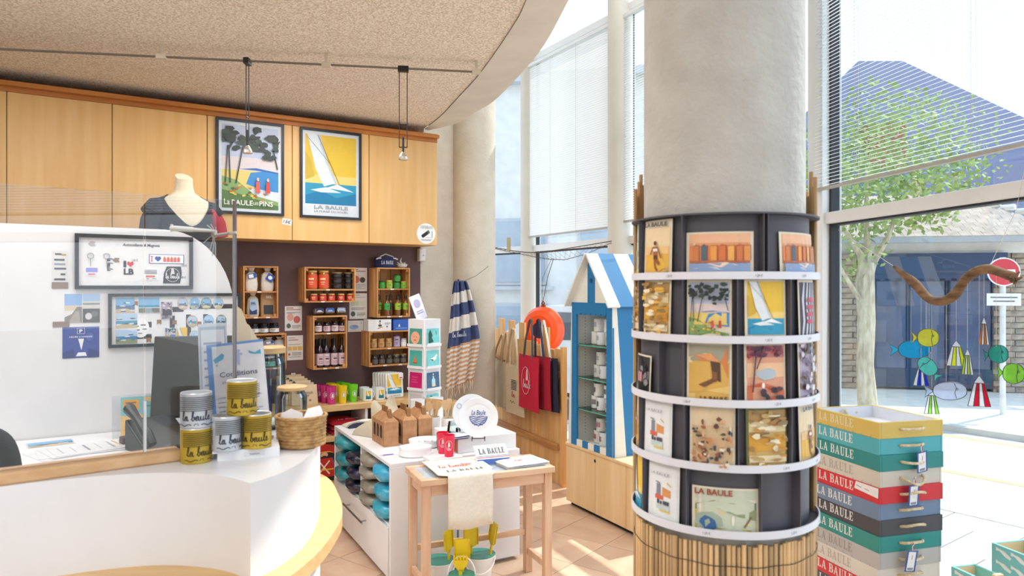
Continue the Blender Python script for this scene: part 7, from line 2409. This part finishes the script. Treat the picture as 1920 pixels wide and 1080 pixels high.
for i in range(k):
    xc = X0 + .055 + wv * (i + .5)
    poly += [(xc - wv / 2 * cos(pi * j / 6), Z1 - .05 - .016 * sin(pi * j / 6)) for j in range(1, 7)]
poly += [(X1 - .065, Z1)]
b.slab(poly, -.002, .012, BL); hp('scalloped_valance')(b)
for i in range(5):
    x = X0 + .06 + (X1 - X0 - .13) * i / 5
    b = MB(); b.box(x, x + (X1 - X0 - .13) / 5, -.001, .013, Z0, Z0 + .045, WH if i % 2 == 0 else BL); hp('bottom_stripe')(b)
def roofz(x):
    return AP - abs(x - XC) / (XC - X0 + .04) * (AP - 1.42)
xs = [X0 - .0, X0 + .09, X0 + .195, X1 - .195, X1 - .09, X1]
for i in range(5):
    xa, xb = xs[i], xs[i + 1]
    pl = [(xa, Z1), (xb, Z1), (xb, roofz(xb) - .012)] + ([(XC, AP - .012)] if xa < XC < xb else []) + [(xa, roofz(xa) - .012)]
    b = MB(); b.slab(pl, 0, .014, (BL, WH, BL, WH, BL)[i] if i in (2,) else (WH if i in (1, 3) else WH)); hp('gable_board')(b)
b = MB().at(XC, -.0005, 1.60, rx=pi / 2); b.lathe([(.017, 0), (.017, .001)], 18, '0f4a78'); b.build('gable_hole', PRINT, hut)
b = MB(); b.box(X0, X1, -.003, .012, Z1 - .012, Z1 + .02, BL); hp('cross_board')(b)
for sgn in (-1, 1):
    dx = (XC - X0 + .018) * sgn
    for y0, y1, c in ((-.05, .045, WH), (.045, .175, BL), (.175, .30, WH), (.30, .42, BL)):
        ex, ez = XC + dx, 1.42
        l_ = V((dx, 0, 1.42 - AP)); nrm = V((-l_.z, 0, l_.x)).normalized() * .014 * sgn
        A0, B0 = V((XC, 0, AP)), V((ex, 0, ez))
        if nrm.z < 0:
            nrm = -nrm
        vs = [(p.x, y, p.z) for p in (A0, B0, B0 + nrm, A0 + nrm) for y in (y0, y1)]
        b = MB(); b.add(vs, [(0, 2, 3, 1), (2, 4, 5, 3), (4, 6, 7, 5), (6, 0, 1, 7), (0, 6, 4, 2), (1, 3, 5, 7)], c); hp('roof_board', bev=0)(b)
# right-hand flank: flared white and blue stripes
for ya, yb, yc, yd, c in ((0, .035, .11, 0, WH), (.035, .26, .20, .11, BL), (.26, .36, .36, .20, WH)):
    b = MB(); b.add([(X1 + .001, ya, Z1), (X1 + .001, yb, Z1), (X1 + .004, yc, Z0), (X1 + .004, yd, Z0), (X1 - .001, ya, Z1), (X1 - .001, yb, Z1), (X1 - .001, yc, Z0), (X1 - .001, yd, Z0)], [(3, 2, 1, 0), (0, 1, 5, 4), (1, 2, 6, 5), (2, 3, 7, 6), (3, 0, 4, 7)], c); hp('flank_stripe', bev=0)(b)
b = MB(); b.box(X1 + .0015, X1 + .006, .24, .25, 1.20, 1.245, '5a4aa8'); b.build('hinge_sticker', PRINT, hut)
SH = [1.155, .925, .705, Z0 + .02]
for z in SH[:3]:
    b = MB(); b.box(X0 + .015, X1 - .015, .02, D1 - .013, z - .006, z); b.build('glass_shelf', GREENG, hut)
    b = MB(); b.box(X0 + .015, X1 - .015, .0185, .02, z - .006, z); b.build('glass_edge', mat('green_glass_edge', '4fc0a0', 0.2), hut)
HX = lambda x, y: (V((.39, 5.13, 0)) + Matrix.Rotation(HA, 3, 'Z') @ V((x, y, 0)))
cols = ['e9e7e0', 'eceef0', 'd8d6d0', 'e4e8ec']
mugs = []
for si, z in enumerate(SH):
    for li, lst in enumerate((((.235, .14), (.33, .12), (.43, .12), (.42, .24)), ((.28, .13), (.40, .13)))):
        for x, y in lst:
            mugs.append((si, li, x, y, z + .0905 * li + .0005))
for i, (si, li, x, y, z) in enumerate(mugs):
    p = HX(x - .055 + .03 * (si % 2), y)
    t = thing('shelf_mug', f'white printed mug in the beach hut, {("first", "second", "third", "lowest")[si]} level, {("lower", "upper")[li]} layer, {ORD[i % 6 if li == 0 else i % 6 - 4]} from the pin-holed side', 'mug', (p.x, p.y, z), HA + rr.uniform(-.5, .3), 'mugs in the beach hut cabinet')
    pr = [('8a8f9a', rect(-.02, .06 - .008 * k, .012, .064 - .008 * k)) for k in range(4)] if si < 2 else [('3a3f4a' if si == 2 else 'c8485a', rect(-.018 + .009 * k, .03, -.013 + .009 * k, .065)) for k in range(5)]
    mug(t, .039, .09, cols[i % 4], pr, ha=rr.uniform(-.4, .9), nb=20)

# ------------------------------------------------------------------ picket fence, tote bags, buoy, net
FA = -radians(65.2)
fence = thing('picket_fence', 'pine plank fence with uneven tops standing before the back windows', 'fence', (-.163, 6.79, 0), FA)
hs = [1.17, 1.27, 1.15, 1.26, 1.10, 1.25, 1.10, 1.10, 1.08, 1.23, 1.06, 1.07]
pw = 1.33 / 12
for i, h in enumerate(hs):
    b = MB(); b.box(i * pw + .001, (i + 1) * pw - .0015, -.01, .01, .005, h); b.build('plank', FENCE, fence, bevel=.002)
for z in (.30, .87):
    b = MB(); b.box(0, 1.30, -.036, -.0102, z - .025, z + .025); b.build('rail', PINEH, fence, bevel=.003)
b = MB(); b.box(1.33, 1.37, -.02, .02, 0, 1.09); b.build('post', FENCE, fence, bevel=.003)
FX = lambda x, y, z: (V((-.163, 6.79, 0)) + Matrix.Rotation(FA, 3, 'Z') @ V((x, y, z)))
p = FX(1.40, .03, 0)
t = thing('plywood_sheet', 'plain plywood sheet leaning between the fence and the beach hut', 'board', p, FA)
b = MB(); b.slab([(0, 0), (.16, 0), (.16, 1.02), (.1, 1.07), (.05, 1.06), (0, 1.02)], 0, .015); b.build('sheet', PLY, t)
def tote(x, y, z, w, h, col, label, lean=0.0, strap=None, art=None, ty=0, peg=None):
    t = thing('tote_bag', label, 'tote bag', FX(x, y, z), FA + ty, 'tote bags hanging on the fence')
    b = MB().at(0, 0, 0, ry=lean)
    bow = lambda u, v: .012 * sin(pi * u) * sin(pi * min(1, v * 1.05)) + .003 * sin(11 * u + 6 * v)
    b.grid(lambda u, v: ((u - .5) * w * (1 + .03 * v), -bow(u, v) - .004, -h * v), 12, 14, col)
    b.grid(lambda u, v: ((.5 - u) * w * (1 + .03 * v), bow(u, v) * .4 + .002, -h * v), 12, 14, col)
    b.grid(lambda u, v: ((u - .5) * w * 1.03, -.004 + .006 * v, -h), 2, 1, col)
    if art:
        art(b, lambda u, v, k: (u, -.019 - k * .0004, v))
    b.build('bag', CLOTH, t, smooth=80)
    pk = peg or (0, .30)
    for q, (a, dy) in enumerate(((-1, -.008), (1, -.012))):
        b = MB()
        top_ = V((pk[0], -.002 + .001 * q, pk[1] - .012 * q))
        A0 = Matrix.Rotation(lean, 3, 'Y') @ V((-w * .22, dy, -.02)); B0 = Matrix.Rotation(lean, 3, 'Y') @ V((w * .22, dy, -.02))
        P = [A0, A0.lerp(top_, .5) + V((-.02, -.006, 0)), top_ + V((-.018, -.004, -.012)), top_, top_ + V((.018, -.004, -.012)), B0.lerp(top_, .5) + V((.02, -.006, 0)), B0]
        b.tube(P, .009, 6, strap or col, flat=.25)
        b.build('strap', CLOTH, t, smooth=60)
    return t
BG = 'c8b494'
def wavel(b, fn):
    for i in range(7):
        b.art([('3a3630', rect(-.045, -.13 - .013 * i, .06, -.124 - .013 * i))], fn)
    script(b, 'la', fn, 0, -.27, .045, 'c0524a', 3, wd=.12, w=.07)
    b.stroke([(-.04 + .1 * i / 12, -.31 + .008 * sin(i)) for i in range(13)], .006, fn, '3a3630')
def lighth(b, fn):
    b.stroke([(.075 * cos(2 * pi * i / 24), -.2 + .11 * sin(2 * pi * i / 24)) for i in range(25)], .004, fn, 'f0ccd4')
    b.art([('f0ccd4', [(-.02, -.2), (.02, -.2), (.012, -.12), (0, -.1), (-.012, -.12)])], fn)
    script(b, 'baule', fn, 0, -.26, .06, 'f0ccd4', 3, wd=.1, w=.14)
tote(.18, -.042, .88, .33, .40, 'cbb896', 'beige tote bag hanging aslant at the window end of the fence', .42, peg=(.10, .25))
tote(.40, -.066, .88, .33, .42, 'cdba9a', 'beige tote bag half covered, second along the fence', .1, peg=(.03, .27))
tote(.56, -.09, .90, .34, .40, 'd0bd9c', 'beige tote bag showing only its edge behind the printed one', -.05, peg=(.05, .30))
tote(.70, -.114, .89, .36, .42, 'dac8aa', 'beige tote bag printed with dark stripes and red lettering', .0, art=wavel, peg=(0, .31))
tote(1.16, -.044, .99, .34, .42, '2a2a44', 'navy tote bag behind the red one', -.06, 'e4dcd0', peg=(-.06, .30))
tote(1.10, -.075, 1.0, .34, .42, 'b01c36', 'dark red tote bag edge behind the printed red one', -.03, '3a3a54', peg=(-.03, .30))
tote(1.02, -.138, 1.0, .36, .44, 'cc1f40', 'red tote bag with a pale lighthouse emblem', .02, '5a5a5a', lighth, peg=(.04, .30))
bp = V((.275, 6.32, 1.18))
t = thing('mooring_buoy', 'big shiny orange mooring buoy hanging behind the fence', 'buoy', bp, face(bp) - .5)
b = MB().at(0, 0, 0, rx=pi / 2)
b.lathe([(.07, .075), (.09, .088), (.13, .085), (.175, .06), (.205, .015), (.205, -.015), (.175, -.06), (.13, -.085), (.09, -.088), (.07, -.075)], 44, 'ff5a20', close=True)
b.build('body', mat('orange_vinyl', attr=True, rough=0.25, var=.05, coat=.3), t, smooth=70)
b = MB().at(0, 0, 0, rx=pi / 2); b.lathe([(.071, -.07), (.071, .076)], 30, '2c2a4a'); b.build('hub', PAINT, t)
b = MB(); b.tube([(0, 0, .205), (.012, 0, .235), (0, 0, .255), (-.012, 0, .235), (0, 0, .205)], .007, 6); b.tube([(-.02, 0, .205), (.02, 0, .21)], .012, 6); b.build('lug', mat('rust_rope', '9a3a24', 0.8), t)
b = MB(); b.tube([(0, 0, .25), (-.01, .1, .46), (0, .2, .64)], .003, 5); b.tube([(-.01, 0, .25), (-.06, .1, .46), (-.02, .2, .64)], .002, 5); b.build('line', mat('dark_line', '5a5048', 0.8), t)
def px3(px, py, Y):
    return Py(px, py, Y)
t = thing('fishing_net', 'thin fishing net swagged from the plaster column to the round post', 'net', (0, 0, 0))
b = MB()
ropeA = [px3(927, 464, 6.55), px3(960, 470, 6.5), px3(985, 473, 6.45), px3(1012, 474, 6.35), px3(1050, 468, 6.25), px3(1100, 460, 6.15), px3(1147, 452, 6.05)]
ropeB = [px3(927, 466, 6.56), px3(965, 474, 6.48), px3(1000, 481, 6.4), px3(1030, 486, 6.3), px3(1060, 487, 6.25), px3(1100, 476, 6.15), px3(1147, 455, 6.05)]
b.tube(ropeA, .004, 5); b.tube(ropeB, .0025, 5)
for i in range(26):
    a = i / 25 * 5.9
    j = min(5, int(a)); f = a - j
    A0 = ropeA[j].lerp(ropeA[j + 1], f)
    for dlt in (-.35, .35):
        a2 = min(5.99, max(0, a + dlt)); j2 = min(5, int(a2)); f2 = a2 - j2
        b.tube([A0, ropeB[j2].lerp(ropeB[j2 + 1], f2) - V((0, 0, .01))], .0009, 4)
tag(b.build('mesh', mat('dark_line'), t), kind='stuff')
b = MB().at(*px3(954, 458, 6.51)); b.box(-.018, .018, -.006, .006, -.06, .06); b.build('wood_float', mat('old_wood', 'b8ac84', 0.8), t)

# striped beach towel on the plaster column
tp_ = Py(866, 540, 6.08)
t = thing('beach_towel', 'navy and white striped beach towel with tan ends hanging on the plaster column', 'towel', (tp_.x, tp_.y, 0), face(tp_))
NV, WT, TN = '44547f', 'e6e2dc', 'd0a478'
zt0, zb0 = 1.55 + 13 / 1340 * 6.08, 1.55 - 165 / 1340 * 6.08
def tw_(u, v):
    top_w, bot_w = .10, .27
    w = top_w + (bot_w - top_w) * min(1, v * 1.7) ** .7 * (1 - .22 * max(0, v - .7) / .3)
    xc = -.015 + .03 * sin(v * 2.5) - .05 * max(0, v - .55)
    fold = .022 * sin(u * 17 + 1.2 * v) * (1 - .3 * v) + .012 * sin(u * 31 + 3 * v)
    edge = .07 * (1 - u) * v - .03 * u * v
    return (xc + (u - .5) * w, fold - .03, zt0 - (zt0 - zb0 + .05) * v - edge + .03 * u * (1 - v) * 0)
def twc(u, v):
    q = v + .035 * (u - .5)
    for lim, c in ((.10, NV), (.21, WT), (.33, NV), (.46, WT), (.60, NV)):
        if q < lim:
            return c
    return TN if int((q - .6) * 46) % 2 == 0 else WT
b = MB(); b.grid(tw_, 48, 92, cf=twc); o = b.build('cloth', CLOTH, t, smooth=80)
so = o.modifiers.new('thick', 'SOLIDIFY'); so.thickness = .004
b = MB()
for i in range(26):
    u = i / 25
    q = V(tw_(u, 1.0))
    b.tube([q, q + V((.006 * sin(i * 2.1), -.004, -.04)), q + V((.01 * sin(i * 1.7), -.002, -.085))], 0, 4, TN if i % 2 else WT, rs=[.005, .0035, .0015])
tag(b.build('fringe', CLOTH, t), kind='stuff')
b = MB(); script(b, 'la baule', lambda u, v, k: (u - .02, -.062, 1.14 + v + u * .12), 0, 0, .04, 'c8ccdc', 3, wd=.07, w=.12); b.build('embroidery', PRINT, t)
b = MB(); b.tube([(-.03, -.035, zt0 - .01), (-.03, -.04, zt0 + .01), (-.03, .14, zt0 + .01)], .006, 6); b.build('wall_hook', DARKM, t)
b = MB(); b.tube([(-.055, .0, zt0 + .01), (-.03, -.03, zt0 + .005), (.02, -.03, zt0), (.12, .03, zt0 + .045), (.225, .01, zt0 + .125)], .002, 5); b.build('cord', mat('dark_line'), t)

# ------------------------------------------------------------------ driftwood mobile with stained glass
def DY(px):
    return 3.52 - (px - 1680) / 220 * .55
DW = [(1674, 498), (1688, 510), (1703, 521), (1716, 531), (1729, 548), (1742, 562), (1758, 566), (1774, 564), (1788, 556), (1797, 545), (1806, 528), (1820, 514), (1838, 506), (1854, 503), (1872, 509), (1890, 516), (1903, 520)]
pts = [Py(x, y, DY(x)) for x, y in DW]
t = thing('driftwood_branch', 'crooked brown driftwood branch hanging in the street window', 'driftwood', (0, 0, 0))
b = MB()
rs_ = [.006, .014, .02, .024, .022, .021, .022, .022, .025, .022, .02, .022, .023, .022, .02, .02, .026]
b.tube(smooth_pts3(pts, 3) if False else pts, 0, 12, rs=rs_)
o = b.build('branch', mat('weathered_driftwood', '8a6a4c', 0.9, base2='4f3a28', vs=14, stretch=(1, 1, 3), bump=.6, bs=40, lo=.3, hi=.7), t, smooth=80)
sb = o.modifiers.new('sub', 'SUBSURF'); sb.levels = 1; sb.render_levels = 2
b = MB()
for k in range(5):
    c = Py(1899, 520, DY(1899)) + V((.008 * cos(k * 1.3), -.018, .012 * sin(k * 1.3)))
    b.tube([c - V((.01, 0, .01)), c + V((.012 * cos(k), -.01, .014 * sin(k)))], 0, 6, rs=[.01, .004])
b.build('broken_end', mat('weathered_driftwood'), t, smooth=60)
b = MB()
hk = Py(1572, 431, 4.25)
b.tube([hk, pts[0]], .0013, 4)
b.build('hanging_cord', mat('pale_cord', 'd8d4cc', 0.8), t)
b = MB()
b.tube([pts[13], Py(1862, 392, DY(1862)) + V((.1, 0, 0)), Py(1925, 300, 2.9)], .0013, 4)
b.build('hanging_cord', mat('pale_cord', 'd8d4cc', 0.8), t)
def stained(c):
    nm = 'stained_glass_' + c
    if nm in MATS:
        return MATS[nm]
    m = bpy.data.materials.new(nm); m.use_nodes = True
    N, L = m.node_tree.nodes, m.node_tree.links
    N.remove(N['Principled BSDF'])
    tr = N.new('ShaderNodeBsdfTransparent'); tl = N.new('ShaderNodeBsdfTranslucent'); df = N.new('ShaderNodeBsdfDiffuse')
    nz = N.new('ShaderNodeTexNoise'); nz.inputs['Scale'].default_value = 40
    rp_ = N.new('ShaderNodeValToRGB'); rgb = lin(c)
    rp_.color_ramp.elements[0].color = (*[x * .8 for x in rgb], 1); rp_.color_ramp.elements[1].color = (*[min(1, x * 1.1) for x in rgb], 1)
    tcn = N.new('ShaderNodeTexCoord'); L.new(tcn.outputs['Object'], nz.inputs['Vector']); L.new(nz.outputs['Fac'], rp_.inputs[0])
    for s in (tr, tl, df):
        L.new(rp_.outputs[0], s.inputs[0])
    m1 = N.new('ShaderNodeMixShader'); m1.inputs[0].default_value = .5; L.new(tl.outputs[0], m1.inputs[1]); L.new(df.outputs[0], m1.inputs[2])
    m2 = N.new('ShaderNodeMixShader'); m2.inputs[0].default_value = .5; L.new(tr.outputs[0], m2.inputs[1]); L.new(m1.outputs[0], m2.inputs[2])
    L.new(m2.outputs[0], N['Material Output'].inputs[0])
    MATS[nm] = m
    return m
LEAD = mat('lead_came', '4a4c50', 0.4, 0.5)
def branch_at(px):
    for i in range(len(DW) - 1):
        if DW[i][0] <= px <= DW[i + 1][0]:
            return pts[i].lerp(pts[i + 1], (px - DW[i][0]) / (DW[i + 1][0] - DW[i][0]))
    return pts[-1]
def piece(t, name, poly, c, s):
    P = [(x * s, y * s) for x, y in poly]
    b = MB(); b.add([(x, 0, y) for x, y in P], [list(range(len(P)))]); b.build(name, stained(c), t, smooth=0)
    b = MB(); b.tube([(x, 0, y) for x, y in P + [P[0]]], .0016, 5); return b
def hang(px, py, s, dy, rot, label, kind, cols, hx=None, cat='window ornament'):
    Y = DY(px) + dy
    q = Py(px, py, Y)
    t = thing('stained_glass_' + kind, label, cat, q, face(q) + .2, 'stained glass pieces hanging from the driftwood')
    m = s * Y / F
    LD = MB()
    def pc(name, poly, c):
        R = [(x * cos(rot) - y * sin(rot), x * sin(rot) + y * cos(rot)) for x, y in poly]
        l = piece(t, name, R, c, m)
        LD.add(l.v, l.f)
    if kind == 'fish':
        L, H = cols[1], cols[2]
        body = [(-.32 * L + .82 * L * (1 - cos(pi * i / 10)) / 2, H * .5 * sin(pi * i / 10) ** .8) for i in range(11)] + [(-.32 * L + .82 * L * (1 + cos(pi * i / 10)) / 2, -H * .5 * sin(pi * i / 10) ** .8) for i in range(1, 10)]
        pc('body', body, cols[0])
        pc('tail', [(-.32 * L, .03 * H), (-.55 * L, .34 * H), (-.48 * L, 0), (-.53 * L, -.36 * H), (-.32 * L, -.03 * H)], cols[3] if len(cols) > 3 else cols[0])
        e = (.26 * L, .1 * H)
        e = (e[0] * cos(rot) - e[1] * sin(rot), e[0] * sin(rot) + e[1] * cos(rot))
        LD.tube([((e[0] + .05 * H * cos(2 * pi * i / 10)) * m, -.003, (e[1] + .05 * H * sin(2 * pi * i / 10)) * m) for i in range(11)], .0013, 5)
        R = [(.2 * L, .42 * H), (.25 * L, .15 * H), (.2 * L, -.1 * H), (.24 * L, -.42 * H)]
        LD.tube([((x * cos(rot) - y * sin(rot)) * m, -.002, (x * sin(rot) + y * cos(rot)) * m) for x, y in R], .0014, 5)
        top_ = H * .5
    else:
        h, wb, wt = cols[1], cols[2], cols[2] * .45
        n_ = len(cols[0])
        for i, c in enumerate(cols[0]):
            a0, a1 = i / n_ - .5, (i + 1) / n_ - .5
            pc('stripe', [(a0 * wb, -.5 * h), (a1 * wb, -.5 * h), (a1 * wt, .25 * h), (a0 * wt, .25 * h)], c)
        pc('roof', [(-.55 * wt, .25 * h), (.55 * wt, .25 * h), (0, .5 * h)], 'eef0f4')
        top_ = h * .5
    LD.build('lead', LEAD, t, smooth=60)
    tp0 = V((0, 0, top_ * m * (1 if not rot else .8)))
    bw = branch_at(hx or px)
    M0 = t.matrix_basis.inverted() if False else (Matrix.Translation(q) @ Matrix.Rotation(face(q) + .2, 4, 'Z')).inverted()
    b = MB(); b.tube([tp0, M0 @ bw], .0006, 4); b.build('thread', mat('pale_cord'), t)
hang(1708, 655, 1, .05, .04, 'long sky blue stained glass fish, lowest row start', 'fish', ('2fa8dc', 66, 34, '3fb8e0'))
hang(1736, 633, 1, -.03, .0, 'yellow stained glass fish above the blue fish', 'fish', ('dcd84a', 44, 34))
hang(1738, 650, 1, .12, 0, 'small blue and white glass lighthouse behind the yellow fish', 'lighthouse', (['f0f2f4', '2f9ac8', 'f0f2f4'], 26, 16))
hang(1742, 690, 1, -.02, 2.25, 'turquoise stained glass fish diving nose up', 'fish', ('5fd0c0', 46, 28))
hang(1727, 703, 1, .06, 0, 'blue and white striped glass lighthouse under the blue fish', 'lighthouse', (['f0f2f4', '2a3fd0', 'f0f2f4', '2a3fd0'], 40, 27))
hang(1793, 662, 1, .0, 0, 'yellow and white striped glass lighthouse in the middle', 'lighthouse', (['f0f2f4', 'e8ec3a', 'f0f2f4', 'd8e42a'], 48, 33))
hang(1814, 678, 1, -.05, 0, 'slim lime and white glass lighthouse beside the yellow one', 'lighthouse', (['b8d84a', 'f0f2f4', 'b8d84a', 'f0f2f4'], 48, 20))
hang(1845, 620, 1, .04, 0, 'slim orange and white glass lighthouse hanging highest', 'lighthouse', (['e8803a', 'f4f4f0', 'e8803a', 'f4f4f0'], 52, 17))
hang(1868, 664, 1, .03, .1, 'dark teal stained glass fish by the road sign pole', 'fish', ('3a9a8a', 38, 34))
hang(1896, 700, 1, -.03, -.05, 'leaf green stained glass fish hanging outermost', 'fish', ('8ad04a', 42, 38))
hang(1836, 733, 1, .02, 0, 'broad red and white glass lighthouse hanging lowest', 'lighthouse', (['f0f2f4', 'd8243a', 'f0f2f4', 'd8243a'], 58, 37))
hang(1774, 733, 1, -.04, .05, 'pale lavender blue stained glass fish', 'fish', ('cfdcf8', 68, 34, 'b8c8ee'))
hang(1747, 753, 1, .05, 0, 'green and white glass lighthouse below the lavender fish', 'lighthouse', (['f0f2f4', '8ad04a', 'f0f2f4', '8ad04a'], 46, 25))
# notice on the next window
q = Py(1536, 650, 4.52)
t = thing('window_notice', 'pale grey paper notice taped beside the white mullion', 'notice', q, radians(-8))
b = MB(); b.box(-.075, .075, -.001, 0, 0, .37, 'd4d4d2'); b.art([('a8a8a8', rect(-.05, .24, .05, .243)), ('3f7ad8', rect(.055, .012, .07, .03))], lambda u, v, k: (u, -.001 - k * .0003, v))
b.text('LA', lambda u, v, k: (u, -.0015, v), -.03, .30, .018, 'a0a0a0', 1); b.text('BAULE', lambda u, v, k: (u, -.0015, v), -.01, .275, .018, 'a0a0a0', 1)
b.build('paper', PRINT, t)
